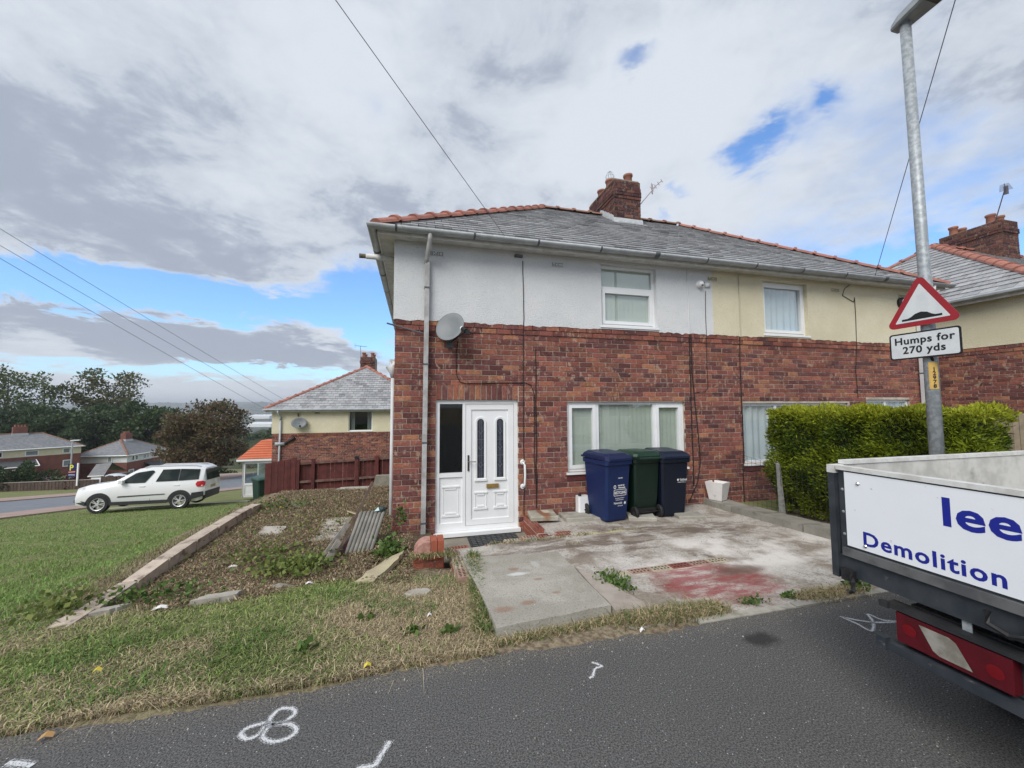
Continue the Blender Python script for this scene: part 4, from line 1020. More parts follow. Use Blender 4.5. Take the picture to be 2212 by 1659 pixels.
# large concrete slab by the road
def rough_slab(name, poly, z0s, z1s, mat, jit=0.012, sub=5):
    pts = []
    n = len(poly)
    for i in range(n):
        a, b_ = Vector(poly[i]), Vector(poly[(i + 1) % n]); za, zb_ = z1s[i], z1s[(i + 1) % n]
        for k in range(sub):
            f = k / sub; p = a.lerp(b_, f)
            j = jit if k else jit * 0.3
            pts.append((p.x + rnd.uniform(-j, j), p.y + rnd.uniform(-j, j), za + (zb_ - za) * f))
    m = MB(); N = len(pts)
    low = [(x, y, z - z0s) for x, y, z in pts]
    m.add(pts + low, [tuple(range(N))] + [(i, (i + 1) % N, N + (i + 1) % N, N + i) for i in range(N)])
    return m, name, mat
SLABM = bpy.data.materials.new('old_slab'); SLABM.use_nodes = True
t = NT(SLABM.node_tree); b = t.nt.nodes['Principled BSDF']; b.inputs['Roughness'].default_value = 0.9; b.inputs['Specular IOR Level'].default_value = 0.25
g = t.n('ShaderNodeNewGeometry'); pos = g.outputs['Position']
col = t.mix(t.ramp(t.noise(pos, 2.5, 5, 0.6), 0.35, 0.65), (0.33, 0.31, 0.265), (0.43, 0.41, 0.36))
col = t.mix(t.ramp(t.noise(pos, 70, 4, 0.7), 0.5, 0.72), col, (0.17, 0.155, 0.13))
col = t.mix(t.ramp(t.noise(pos, 45, 3, 0.6), 0.66, 0.72), col, (0.50, 0.48, 0.44))
for c, r_ in (((0.98, -2.93), (0.10, 0.06)), ((1.19, -2.87), (0.065, 0.05)), ((1.27, -2.1), (0.06, 0.05)), ((1.48, -2.75), (0.05, 0.03)), ((1.42, -2.42), (0.05, 0.03))):
    col = t.mix(t.m('MULTIPLY', spot(t, pos, c, r_, 0.9, 14), 0.6), col, (0.27, 0.135, 0.085))
col = t.mix(t.m('MULTIPLY', spot(t, pos, (1.28, -2.24), (0.12, 0.05), 0.9, 16), 0.85), col, (0.62, 0.62, 0.60))
col = t.mix(t.m('MULTIPLY', spot(t, pos, (1.52, -2.02), (0.05, 0.13), 0.7, 16), 0.5), col, (0.55, 0.54, 0.51))
t.l(col, b.inputs['Base Color'])
bp = t.n('ShaderNodeBump'); bp.inputs['Strength'].default_value = 0.6; bp.inputs['Distance'].default_value = 0.006
t.l(t.noise(pos, 60, 6, 0.7), bp.inputs['Height']); t.l(bp.outputs[0], b.inputs['Normal'])
m, _, _ = rough_slab('s', [(0.865, -3.20), (1.80, -3.10), (1.90, -1.68), (0.825, -1.61)], 0.11, [0.055, 0.045, -0.055, -0.052], SLABM, 0.008)
big = tag(m.build('concrete_slab', SLABM), 'large grey concrete slab with rust stains between grass and yard at road edge', 'concrete slab')
m, _, _ = rough_slab('s', [(1.815, -3.14), (2.13, -3.16), (1.99, -2.45), (1.885, -2.2)], 0.09, [0.028, 0.012, -0.012, -0.02], SLABM, 0.010)
tag(m.build('concrete_strip', pm('pinkish_strip', (0.40, 0.355, 0.31), (0.33, 0.28, 0.24), 6, 0.9, 0.5, 60, c3=(0.25, 0.20, 0.17), s3=7)), 'pinkish concrete strip along right edge of big grey slab', 'concrete strip')
# flush edging between yard and road
m = MB(); xx = 2.35
ek = thing('road_edging', 'narrow pale concrete edging between stained yard and asphalt', 'kerb edging')
while xx < 5.3:
    L_ = 0.9; m = MB(); m.box(xx, min(xx + L_ - 0.01, 5.33), -3.43, -3.365, -0.1, 0.010 + rnd.uniform(-.003, .003)); m.build('edging_stone', CONC, ek); xx += L_
# loose paving slabs
def pslab(label, x, y, w_, d_, rz, th=0.06, z=None, mat=CONC):
    zz = zy(y) if z is None else z
    m = MB(); j = lambda: rnd.uniform(-0.008, 0.008)
    pts = [(-w_ / 2 + j(), -d_ / 2 + j()), (w_ / 2 + j(), -d_ / 2 + j()), (w_ / 2 + j(), d_ / 2 + j()), (-w_ / 2 + j(), d_ / 2 + j())]
    c = 0.012
    ptt = [(p * (1 - c * 2 / w_), q * (1 - c * 2 / d_), th) for p, q in pts]
    m.add([(p, q, 0) for p, q in pts] + [(p, q, th - c) for p, q in pts] + ptt, [(0, 1, 5, 4), (1, 2, 6, 5), (2, 3, 7, 6), (3, 0, 4, 7), (4, 5, 9, 8), (5, 6, 10, 9), (6, 7, 11, 10), (7, 4, 8, 11), (8, 9, 10, 11), (0, 3, 2, 1)])
    o = m.build('paving_slab', mat); o.location = (x, y, zz); o.rotation_euler = (rnd.uniform(-.01, .01), rnd.uniform(-.01, .01), R(rz))
    return tag(o, label, 'paving slab', 'loose slabs by the bins')
RUST = bpy.data.materials.new('rusty_slab'); RUST.use_nodes = True
t = NT(RUST.node_tree); b = t.nt.nodes['Principled BSDF']; b.inputs['Roughness'].default_value = 0.9
g = t.n('ShaderNodeNewGeometry'); pos = g.outputs['Position']
col = t.mix(t.ramp(t.noise(pos, 8, 5, 0.6), 0.35, 0.65), (0.30, 0.28, 0.22), (0.40, 0.38, 0.32))
col = t.mix(t.m('MULTIPLY', spot(t, pos, (2.23, -0.18), (0.09, 0.26), 0.8, 10, 0.7, 1.2), 0.9), col, (0.22, 0.085, 0.035))
col = t.mix(t.m('MULTIPLY', spot(t, pos, (2.29, -0.10), (0.06, 0.12), 0.8, 12, 0.7, 1.1), 0.85), col, (0.55, 0.50, 0.40))
t.l(col, b.inputs['Base Color'])
pslab('rust-stained paving slab on top of low brick wall by door', 2.215, -0.20, 0.42, 0.38, -8, 0.065, -0.098, RUST)
pslab('greenish paving slab lying between rusty slab and blue bin', 2.72, -0.26, 0.40, 0.36, -4)
pslab('paving slab half under front edge of blue bin', 3.02, -0.30, 0.36, 0.34, -12, 0.05)
pslab('paving slab tilted in front of green bin', 3.71, -0.52, 0.40, 0.34, -22)
pslab('paving slab at right front of dark navy bin', 4.44, -0.69, 0.42, 0.26, -14, 0.055)
# slab edging along the boundary
ed = thing('boundary_edging', 'row of flat concrete coping slabs along right side of yard', 'coping edging')
y = 0.0; k = 0
while y > -3.3:
    L_ = (0.62, 0.55, 0.66, 0.6, 0.5, 0.5)[k % 6]
    m = MB(); z1a, z1b = zy(y) + 0.095, zy(y - L_) + 0.095
    m.add([(5.30, y - 0.01, z1a - 0.10), (5.66, y - 0.01, z1a - 0.10), (5.66, y - L_ + 0.01, z1b - 0.10), (5.30, y - L_ + 0.01, z1b - 0.10), (5.30, y - 0.01, z1a), (5.66, y - 0.01, z1a), (5.66, y - L_ + 0.01, z1b), (5.30, y - L_ + 0.01, z1b)], [(0, 1, 2, 3), (4, 7, 6, 5), (0, 4, 5, 1), (1, 5, 6, 2), (2, 6, 7, 3), (3, 7, 4, 0)])
    o = m.build('coping_slab', pm('coping', (0.215, 0.205, 0.175), (0.28, 0.265, 0.23), 5, 0.9, 0.4, 50, jit=0.12, c3=(0.15, 0.14, 0.115), s3=4), ed); o.location = (rnd.uniform(-.012, .012), 0, rnd.uniform(-.006, .006)); y -= L_; k += 1
# planter pot
pt = thing('plant_pot', 'square white tapered plant pot standing on edging by wall', 'plant pot', (5.47, -0.16, -0.036), R(24))
m = MB(); b0, b1, h = 0.105, 0.15, 0.305
for q0, q1, z_0, z_1 in ((b0, b1, 0, h),): 
    m.add([(-q0, -q0, 0), (q0, -q0, 0), (q0, q0, 0), (-q0, q0, 0), (-q1, -q1, h), (q1, -q1, h), (q1, q1, h), (-q1, q1, h), (-q1 + .02, -q1 + .02, h), (q1 - .02, -q1 + .02, h), (q1 - .02, q1 - .02, h), (-q1 + .02, q1 - .02, h), (-q1 + .025, -q1 + .025, h * .88), (q1 - .025, -q1 + .025, h * .88), (q1 - .025, q1 - .025, h * .88), (-q1 + .025, q1 - .025, h * .88)],
          [(0, 3, 2, 1), (0, 1, 5, 4), (1, 2, 6, 5), (2, 3, 7, 6), (3, 0, 4, 7), (4, 5, 9, 8), (5, 6, 10, 9), (6, 7, 11, 10), (7, 4, 8, 11), (8, 9, 13, 12), (9, 10, 14, 13), (10, 11, 15, 14), (11, 8, 12, 15), (12, 13, 14, 15)])
m.build('pot_body', pm('chipped_white', (0.74, 0.72, 0.71), (0.68, 0.66, 0.64), 8, 0.6, c3=(0.25, 0.21, 0.17), s3=16, lo3=0.64, hi3=0.7), pt)
m = MB(); m.box(-0.11, 0.11, -0.11, 0.11, -0.02, 0.0); m.build('pot_foot', BLACK, pt)

# ------------------------------------------------------------------ wheelie bins
def make_bin(name, label, body, lidm, loc, rz, group, wheels_front=False, s=1.0):
    t_ = thing(name, label, 'wheelie bin', loc, rz, group)
    H = 0.93
    def sect(hw, hd0, hd1, z): return [(-hw, -hd0, z), (-hw + .03, -hd0 - .0, z), (hw - .03, -hd0, z), (hw, -hd0, z), (hw, hd1, z), (-hw, hd1, z)]
    m = MB(); rings = []
    for z, hw, f, bk in [(0.02, 0.225, 0.255, 0.20), (0.05, 0.235, 0.265, 0.21), (0.30, 0.25, 0.29, 0.26), (0.86, 0.275, 0.335, 0.30), (0.87, 0.30, 0.365, 0.32), (0.93, 0.30, 0.37, 0.325)]:
        c = 0.035
        rings.append([(-hw + c, -f, z), (hw - c, -f, z), (hw, -f + c, z), (hw, bk - c, z), (hw - c, bk, z), (-hw + c, bk, z), (-hw, bk - c, z), (-hw, -f + c, z)])
    V = [p for r_ in rings for p in r_]; n = 8
    m.add(V, [(i * n + k, i * n + (k + 1) % n, (i + 1) * n + (k + 1) % n, (i + 1) * n + k) for i in range(5) for k in range(n)] + [tuple(range(7, -1, -1)), tuple(40 + k for k in range(8))])
    m.build('bin_body', body, t_)
    m = MB(); rings = []
    for z, hw, f, bk in [(0.935, 0.305, 0.39, 0.335), (0.965, 0.305, 0.385, 0.345), (1.00, 0.285, 0.345, 0.33), (1.035, 0.235, 0.27, 0.28), (1.045, 0.12, 0.12, 0.15)]:
        c = 0.05
        rings.append([(-hw + c, -f, z), (hw - c, -f, z), (hw, -f + c, z), (hw, bk - c, z + 0.012), (hw - c, bk, z + 0.012), (-hw + c, bk, z + 0.012), (-hw, bk - c, z + 0.012), (-hw, -f + c, z)])
    V = [p for r_ in rings for p in r_]
    m.add(V, [(i * n + k, i * n + (k + 1) % n, (i + 1) * n + (k + 1) % n, (i + 1) * n + k) for i in range(4) for k in range(n)] + [tuple(range(7, -1, -1)), tuple(32 + k for k in range(8))])
    m.build('lid', lidm, t_)
    m = MB(); m.tube([(-0.25, 0.40, 0.95), (0.25, 0.40, 0.95)], 0.016, 8)
    for sx in (-0.24, 0, 0.24): m.obox((sx - 0.015, 0.31, 0.935), (0.03, 0, 0), (0, 0.10, 0), (0, 0, 0.03))
    m.build('handle', lidm, t_)
    m = MB(); m.tube([(-0.30, 0.255, 0.10), (0.30, 0.255, 0.10)], 0.012, 6); m.build('axle', BLACK, t_)
    for sx in (-1, 1):
        m = MB(); m.lathe((sx * 0.262, 0.255, 0.10), [(0.03, -0.028), (0.088, -0.028), (0.10, -0.016), (0.10, 0.016), (0.088, 0.028), (0.03, 0.028)], 18, (1, 0, 0)); wl = m.build('wheel', BLACK, t_)
        m = MB(); m.lathe((sx * 0.262, 0.255, 0.10), [(0.0, 0.022), (0.055, 0.024), (0.06, 0.018)], 14, (sx, 0, 0)); m.build('hub', pm('hub_grey', (0.05, 0.05, 0.052), None, rough=0.5), wl)
    if wheels_front:
        m = MB(); m.obox((-0.2, 0.205, 0.11), (0.4, 0, 0), (0, 0.05, 0), (0, 0.012, 0.05)); m.build('axle_plate', BLACK, t_)
    return t_
GRP = 'wheelie bins in front of the ground floor window'
BLUEB = pm('bin_blue', (0.005, 0.017, 0.075), (0.007, 0.021, 0.088), 3, 0.42, c3=(0.015, 0.026, 0.075), s3=5, lo3=0.6, hi3=0.8)
BLUEL = pm('lid_blue', (0.006, 0.012, 0.050), (0.009, 0.016, 0.060), 3, 0.4)
GREENB = pm('bin_green', (0.004, 0.015, 0.010), (0.006, 0.018, 0.012), 3, 0.45)
GREENL = pm('lid_green', (0.009, 0.032, 0.020), (0.014, 0.040, 0.026), 3, 0.42)
NAVYB = pm('bin_navy', (0.003, 0.006, 0.016), (0.004, 0.008, 0.020), 3, 0.45)
NAVYL = pm('lid_navy', (0.004, 0.008, 0.024), (0.007, 0.013, 0.032), 3, 0.38)
b1 = make_bin('wheelie_bin', 'bright blue recycling wheelie bin with white lettering, leftmost in trio', BLUEB, BLUEL, (3.22, -0.36, zy(-0.4)), R(11), GRP)
b2 = make_bin('wheelie_bin', 'dark green wheelie bin turned with its wheels facing out', GREENB, GREENL, (3.94, -0.06 - 0.30, zy(-0.3)), R(184), GRP, True)
b3 = make_bin('wheelie_bin', 'dark navy wheelie bin with small white emblem, rightmost in trio', NAVYB, NAVYL, (4.47, -0.42, zy(-0.4)), R(-3), GRP)
b2.location = (3.79, -0.32, zy(-0.4))
b3.location = (4.27, -0.36, zy(-0.4))
for b_ in (b1, b2, b3): b_.scale = (0.85, 0.90, 0.99)
WHITE = pm('print_white', (0.78, 0.78, 0.78), None, rough=0.5)
fx = Vector((1, 0, 0)); fy = Vector((0, -0.078, 1)).normalized()
def binfront(z, x): return (x, -0.29 - (z - 0.30) * 0.0804 - 0.0025, z)
def bt(par, s, size, z, x=0.0, **kw): return put_text('print', s, size, WHITE, par, binfront(z, x), fx, fy, align='CENTER', depth=0.0006, **kw)
bt(b1, '001878', 0.030, 0.655, 0.04)
bt(b1, 'recycle for', 0.034, 0.545, 0.06, bold=0.0008); bt(b1, 'Newcastle', 0.036, 0.508, 0.075, bold=0.0008)
bt(b1, 'RECYCLING', 0.058, 0.425, 0.04, bold=0.0016, sx=0.82)
bt(b1, 'Recycling and Refuse', 0.024, 0.355, 0.035); bt(b1, 'Collection Service', 0.024, 0.328, 0.035)
bt(b1, 'Newcastle', 0.052, 0.272, 0.0, sx=0.85); bt(b1, 'City Council', 0.022, 0.238, 0.05)
def rrect(w_, h, r_, n=5):
    return [(sx * (w_ / 2 - r_) + r_ * math.cos(a), sy * (h / 2 - r_) + r_ * math.sin(a)) for sx, sy, a0 in ((1, 1, 0), (-1, 1, 90), (-1, -1, 180), (1, -1, 270)) for a in [R(a0 + 90 * i / n) for i in range(n + 1)]]
def outline(mb, outer, inner, f):
    n = len(outer); mb.add([f(*p) for p in outer] + [f(*p) for p in inner], [(i, (i + 1) % n, n + (i + 1) % n, n + i) for i in range(n)])
m = MB(); outline(m, rrect(0.285, 0.098, 0.022), rrect(0.270, 0.083, 0.018), lambda u_, v_: binfront(0.445 + v_, 0.04 + u_)); m.build('print_border', WHITE, b1)
m = MB(); outline(m, [(0.028 * math.cos(a), 0.028 * math.sin(a)) for a in [R(q) for q in range(0, 360, 20)]], [(0.016 * math.cos(a), 0.016 * math.sin(a)) for a in [R(q) for q in range(0, 360, 20)]], lambda u_, v_: binfront(0.535 + v_, -0.08 + u_)); m.build('recycle_emblem', WHITE, b1)
def castle(par, x, z, s_):
    m = MB()
    for a, b_, c, d in ((-1, -.2, 0, 1.4), (.2, 1, 0, 1.4), (-.2, .2, .5, 1.4), (-1, -.55, 1.4, 1.9), (.55, 1, 1.4, 1.9), (-.25, .25, 1.4, 2.1)): m.quad(*[binfront(z + q_ * s_, x + p_ * s_) for p_, q_ in ((a, c), (b_, c), (b_, d), (a, d))])
    m.build('castle_emblem', WHITE, par)
castle(b1, 0.155, 0.262, 0.02)
castle(b3, 0.055, 0.575, 0.016); bt(b3, 'Gateshead', 0.042, 0.583, 0.165, sx=0.85); bt(b3, 'www.gateshead.gov.uk', 0.018, 0.548, 0.13)
m = MB(); m.quad(*[binfront(z_, x_) for x_, z_ in ((0.10, 0.573), (0.24, 0.577), (0.24, 0.581), (0.10, 0.577))]); m.build('emblem_stroke', WHITE, b3)
m = MB(); outline(m, [(p, q) for p, q in rrect(0.28, 0.40, 0.04)], [(p, q) for p, q in rrect(0.265, 0.385, 0.036)], lambda u_, v_: binfront(0.20 + v_, 0.05 + u_)); m.build('moulded_panel', NAVYL, b3)
# white can behind the blue bin
jc = thing('jerrycan', 'white plastic container standing behind blue bin against wall', 'container', (2.93, -0.10, zy(0)))
m = MB(); m.prism([(p, q, 0) for p, q in rrect(0.20, 0.15, 0.03)], (0, 0, 0.30)); m.build('can_body', UPVC, jc); m = MB(); m.tube([(-0.05, 0, 0.30), (-0.05, 0, 0.34)], 0.025, 10); m.build('cap', BLACK, jc)

# ------------------------------------------------------------------ wire fence and hedge
wf = thing('wire_fence', 'slack black wire netting on small grey concrete post before hedge', 'wire fence')
m = MB(); m.add([(5.69, -1.20, -0.06), (5.75, -1.20, -0.06), (5.75, -1.14, -0.06), (5.69, -1.14, -0.06), (5.70, -1.15, 0.70), (5.74, -1.15, 0.70), (5.74, -1.11, 0.72), (5.70, -1.11, 0.72)], [(0, 3, 2, 1), (4, 5, 6, 7), (0, 1, 5, 4), (1, 2, 6, 5), (2, 3, 7, 6), (3, 0, 4, 7)]); m.build('post', pm('post_concrete', (0.25, 0.25, 0.24), (0.18, 0.18, 0.17), 20, 0.9), wf)
m = MB(); nyz = 44
def net(y, z): 
    top = 0.80 - 0.10 * math.exp(-((y + 1.15) / 0.6) ** 2) 
    return (5.705 + 0.02 * math.sin(y * 3), y, -0.05 + (z) * (top + 0.05))
for k in range(11):
    m.tube([net(y, k / 10) for y in np.linspace(-0.35, -3.1, 28)], 0.0022, 3, False)
for k in range(34):
    y0 = -0.35 - k * 0.0822; m.tube([net(y0, zz) for zz in (0, 0.35, 0.7, 1)], 0.0022, 3, False)
stuff(m.build('netting', BLACK, wf))

def leaf_cards(P, N, size, cols, spread=0.5, aspect=0.5, droop=0.0):
    """small pointed leaf-clump cards at P facing roughly N"""
    n = len(P); rs = nrs
    d = N + rs.randn(n, 3) * spread; d /= np.linalg.norm(d, axis=1)[:, None] + 1e-9
    d[:, 2] -= droop
    a = np.cross(d, rs.randn(n, 3)); a /= np.linalg.norm(a, axis=1)[:, None] + 1e-9
    s = size * (0.6 + 0.8 * rs.rand(n))[:, None]
    V = np.empty((n, 4, 3)); V[:, 0] = P; V[:, 1] = P + d * s * 0.5 + a * s * aspect * 0.5; V[:, 2] = P + d * s; V[:, 3] = P + d * s * 0.5 - a * s * aspect * 0.5
    Fq = np.arange(n * 4).reshape(n, 4)
    return V.reshape(-1, 3), Fq, cols
LEAF = leafmat('foliage')
def hedge_build(x0, x1, y0, y1, z1, n, name='hedge'):
    # points on a lumpy box surface
    P = []; N = []
    per = []
    A = [(x1 - x0) * (y1 - y0), (y1 - y0) * z1, (x1 - x0) * z1, (y1 - y0) * z1, (x1 - x0) * z1]; A = np.array(A) / sum(A)
    fc = nrs.choice(5, n, p=A); u_, v_ = nrs.rand(n), nrs.rand(n)
    P = np.zeros((n, 3)); N = np.zeros((n, 3))
    for f_, (px, py, pz, nn) in enumerate([(None, None, z1, (0, 0, 1)), (x0, None, None, (-1, 0, 0)), (None, y0, None, (0, -1, 0)), (x1, None, None, (1, 0, 0)), (None, y1, None, (0, 1, 0))]):
        k = fc == f_
        P[k, 0] = px if px is not None else x0 + (x1 - x0) * u_[k]
        P[k, 1] = py if py is not None else y0 + (y1 - y0) * (v_[k] if px is None else u_[k])
        P[k, 2] = pz if pz is not None else -0.05 + (z1 + 0.05) * v_[k]
        if px is None and py is not None: P[k, 2] = -0.05 + (z1 + 0.05) * v_[k]
        N[k] = nn
    # round the edges and add lumps
    c = np.array([(x0 + x1) / 2, (y0 + y1) / 2, z1 / 2]); h = np.array([(x1 - x0) / 2, (y1 - y0) / 2, z1 / 2])
    q = (P - c) / h; 
    edge_ = np.sort(np.abs(q), axis=1)[:, 1]
    lump = np.where(fc == 0, 0.035, 0.08) * np.sin(P[:, 0] * 7 + P[:, 1] * 6.1 + 1) * np.sin(P[:, 1] * 4.3 - P[:, 2] * 6.7) + 0.04 * np.sin(P[:, 1] * 13 + P[:, 2] * 11) - 0.10 * np.clip(edge_ - 0.8, 0, 1)
    bulge = np.where((P[:, 0] < x0 + 0.01), 0.07 * np.sin(np.clip((P[:, 2]) / z1, 0, 1) * 3.1), 0)
    under = np.where(P[:, 2] < 0.35, -0.35 * (0.35 - P[:, 2]), 0)
    P = P + N * (lump + bulge + under - 0.06 * nrs.rand(n) ** 2 * 3)[:, None]
    tone = 0.5 + 0.5 * np.sin(P[:, 1] * 5 + P[:, 2] * 3 + P[:, 0] * 4) * np.sin(P[:, 2] * 7 - P[:, 1] * 3) + 0.35 * nrs.randn(n)
    tone = np.clip(tone, 0, 1)[:, None]
    new = np.clip((P[:, 2] - z1 + 0.22) / 0.25, 0, 1)[:, None] * 0.75       # paler clipped top: new growth, with its highlight put into the colour
    base = np.array([0.050, 0.090, 0.012]) * (1 - tone) + np.array([0.23, 0.28, 0.018]) * tone
    cols = base * (1 - new) + np.array([0.42, 0.44, 0.035]) * new
    cols *= (0.8 + 0.4 * nrs.rand(n))[:, None]
    N2 = N + np.array([0, 0, 0.55])
    hol = np.sin(P[:, 1] * 9 + 2 * np.sin(P[:, 2] * 6)) * np.sin(P[:, 2] * 10 + 1.5 * np.sin(P[:, 1] * 5)) + 0.5 * nrs.randn(n)
    kk = hol > -0.72
    P, N2, cols = P[kk], N2[kk], cols[kk]
    return leaf_cards(P, N2, 0.052, cols, 0.6, 0.28)
hd = thing('hedge', 'clipped golden-green conifer hedge behind truck and street lamp', 'hedge')
V, Fq, cl = hedge_build(5.90, 6.53, -3.20, -0.82, 1.53, 110000)
stuff(npmesh('foliage', V, Fq, cl, LEAF, hd, 4))
m = MB(); m.box(6.0, 6.45, -3.1, -0.90, 0.25, 1.42); m.build('shade_core', pm('hedge_core', (0.018, 0.022, 0.010), (0.03, 0.035, 0.014), 12, 0.95), hd)  # dark solid core stands in for shade in the foliage gaps
m = MB()
for yy_ in np.arange(-3.0, -0.8, 0.42): m.tube([(6.2, yy_, -0.15), (6.22, yy_ + 0.03, 0.5)], 0.035, 6)
m.build('stems', pm('bark', (0.09, 0.07, 0.055), (0.06, 0.048, 0.04), 10, 0.95), hd)

# light wooden fence by the right-hand house
lf_ = thing('garden_fence', 'pale wooden close-boarded fence right of hedge end', 'fence')
pl_ = MB(); pl_.box(-0.006, 0.006, 0, 0.085, 0, 1.5); pl_m = pl_.mesh('fence_board', WOODL)
for k in range(34): link('fence_board', pl_m, lf_, (12.2 + (0.008 if k % 2 else 0), -2.4 + k * 0.092, -0.12 + rnd.uniform(-.008, .008)))
m = MB(); m.box(12.21, 12.25, -2.4, 0.75, 0.2, 0.27); m.box(12.21, 12.25, -2.4, 0.75, 0.98, 1.05); m.build('rail', WOODL, lf_)
for k in range(3):
    m = MB(); m.box(12.22, 12.30, -2.4 + k * 1.5, -2.32 + k * 1.5, -0.2, 1.42); m.build('post', WOODL, lf_)
#PART2
# ================================================================== STREET LAMP AND SIGNS
LX, LY = 5.52, -3.12
sl_ = thing('street_lamp', 'tall galvanised street lamp column with flat grey lantern', 'street lamp', (LX, LY, 0))
m = MB(); m.tube([(0, 0, -0.1), (0, 0, 2.9), (0, 0, 3.0), (-0.03, 0, 5.80)], [0.058, 0.056, 0.050, 0.046], 20); m.build('column', STEEL, sl_, True)
m = MB(); V = []
for s_, hw, zt_, zb_ in ((-0.10, 0.06, 0.05, -0.02), (-0.02, 0.095, 0.08, -0.03), (0.25, 0.125, 0.10, -0.02), (0.55, 0.12, 0.11, 0.0), (0.72, 0.07, 0.09, 0.02)):
    for a, b_ in ((-1, zb_ + 0.02), (-0.85, zb_), (0.85, zb_), (1, zb_ + 0.02), (0.75, zt_), (-0.75, zt_)): V.append((-0.03 + hw * a, -s_, 5.82 + s_ * 0.10 + b_))
m.add(V, [(i * 6 + k, i * 6 + (k + 1) % 6, (i + 1) * 6 + (k + 1) % 6, (i + 1) * 6 + k) for i in range(4) for k in range(6)] + [tuple(range(6)), tuple(24 + k for k in range(6))])
lan = m.build('lantern', pm('lantern_grey', (0.30, 0.32, 0.33), (0.22, 0.235, 0.245), 8, 0.5), sl_)
m = MB(); m.obox((-0.115, -0.22, 5.812), (0.17, 0, 0), (0, -0.30, 0.03), (0, 0, 0.012)); m.build('lens', pm('lamp_lens', (0.05, 0.05, 0.055), None, rough=0.2), lan)
YEL = pm('label_yellow', (0.62, 0.40, 0.10), (0.55, 0.36, 0.10), 20, 0.6)
nd = Vector((CAM.x - LX, CAM.y - LY, 0)).normalized(); td = Vector((-nd.y, nd.x, 0)); td = td if td.dot(rt) > 0 else -td
ctr = nd * 0.052 + td * 0.030
m = MB(); V = []
for i in range(7):
    a = -0.32 + i * 0.2; dv = (nd * math.cos(a) + td * math.sin(a)) * 0.0605
    V += [(dv.x, dv.y, 1.765), (dv.x, dv.y, 2.045)]
m.add(V, [(2 * i, 2 * i + 2, 2 * i + 3, 2 * i + 1) for i in range(6)]); lb = m.build('number_label', YEL, sl_)
INK = pm('print_black', (0.012, 0.012, 0.014), None, rough=0.5)
a = 0.28; dv = (nd * math.cos(a) + td * math.sin(a)); tv = (td * math.cos(a) - nd * math.sin(a))
for i, ch in enumerate('J2978'):
    put_text('digit', ch, 0.052, INK, lb, dv * 0.064 + Vector((0, 0, 1.955 - i * 0.044)) + tv * 0.004, tv, (0, 0, 1), align='CENTER', bold=0.001)
# triangular sign, facing traffic along the road (towards -x)
SX = LX - 0.085
def sp_(u_, v_, off=0.0): return (SX - off, LY - u_, v_)
def rtri(side, cx_, z0_, r_, n=6):
    h = side * math.sqrt(3) / 2; c = [(-side / 2, 0), (side / 2, 0), (0, h)]; cen = (0, h / 3); out_ = []
    for i, (x, y) in enumerate(c):
        dx, dy = cen[0] - x, cen[1] - y; L = math.hypot(dx, dy); px, py = x + dx / L * 2 * r_, y + dy / L * 2 * r_
        a0 = math.atan2(-dy, -dx)
        out_ += [(cx_ + px + r_ * math.cos(a0 - R(60) + R(120) * k / n), z0_ + py + r_ * math.sin(a0 - R(60) + R(120) * k / n)) for k in range(n + 1)]
    return out_
RED = pm('sign_red', (0.36, 0.018, 0.028), (0.31, 0.02, 0.03), 6, 0.4); SWH = pm('sign_white', (0.68, 0.71, 0.72), (0.62, 0.65, 0.67), 9, 0.4); SBK = pm('sign_back', (0.22, 0.23, 0.23), None, rough=0.6)
ts = thing('warning_sign', 'red triangular road hump warning sign on street lamp column', 'road sign', (0, 0, 0))
m = MB(); m.prism([sp_(u_, v_, 0) for u_, v_ in rtri(0.64, 0.0, 2.435, 0.045)], (-0.004, 0, 0)); m.build('plate', RED, ts)
m = MB(); m.face = (-1, 0, 0); m.add([sp_(u_, v_, 0.0058) for u_, v_ in rtri(0.455, 0.0, 2.487, 0.006)], [tuple(range(21))]); m.build('white_field', SWH, ts)
hp = [(-0.165, 0), (0.165, 0), (0.165, 0.022), (0.115, 0.022), (0.085, 0.035), (0.05, 0.062), (0, 0.075), (-0.05, 0.062), (-0.085, 0.035), (-0.115, 0.022), (-0.165, 0.022)]
m = MB(); m.add([sp_(u_, 2.505 + v_, 0.0072) for u_, v_ in hp], [tuple(range(11))]); m.build('hump_symbol', INK, ts)
m = MB(); m.box(SX + 0.001, LX - 0.04, LY - 0.04, LY + 0.04, 2.56, 2.59); m.box(SX + 0.001, LX - 0.04, LY - 0.04, LY + 0.04, 2.80, 2.83); m.tube([(LX, LY, 2.56), (LX, LY, 2.59)], 0.068, 14); m.build('clip', SBK, ts)
ps = thing('distance_plate', 'white rectangular plate reading Humps for 270 yds below triangle', 'road sign')
zc_ = 2.235
m = MB(); m.prism([sp_(u_, zc_ + v_, 0) for u_, v_ in rrect(0.585, 0.285, 0.03)], (-0.004, 0, 0)); m.build('plate', INK, ps)
m = MB(); m.face = (-1, 0, 0); m.add([sp_(u_, zc_ + v_, 0.0058) for u_, v_ in rrect(0.553, 0.253, 0.02)], [tuple(range(24))]); m.build('white_field', SWH, ps)
put_text('legend', 'Humps for', 0.105, INK, ps, sp_(0.0, zc_ + 0.022, 0.0072), (0, -1, 0), (0, 0, 1), align='CENTER', bold=0.0022, spacing=1.08)
put_text('legend', '270 yds', 0.105, INK, ps, sp_(0.0, zc_ - 0.080, 0.0072), (0, -1, 0), (0, 0, 1), align='CENTER', bold=0.0022, spacing=1.08)
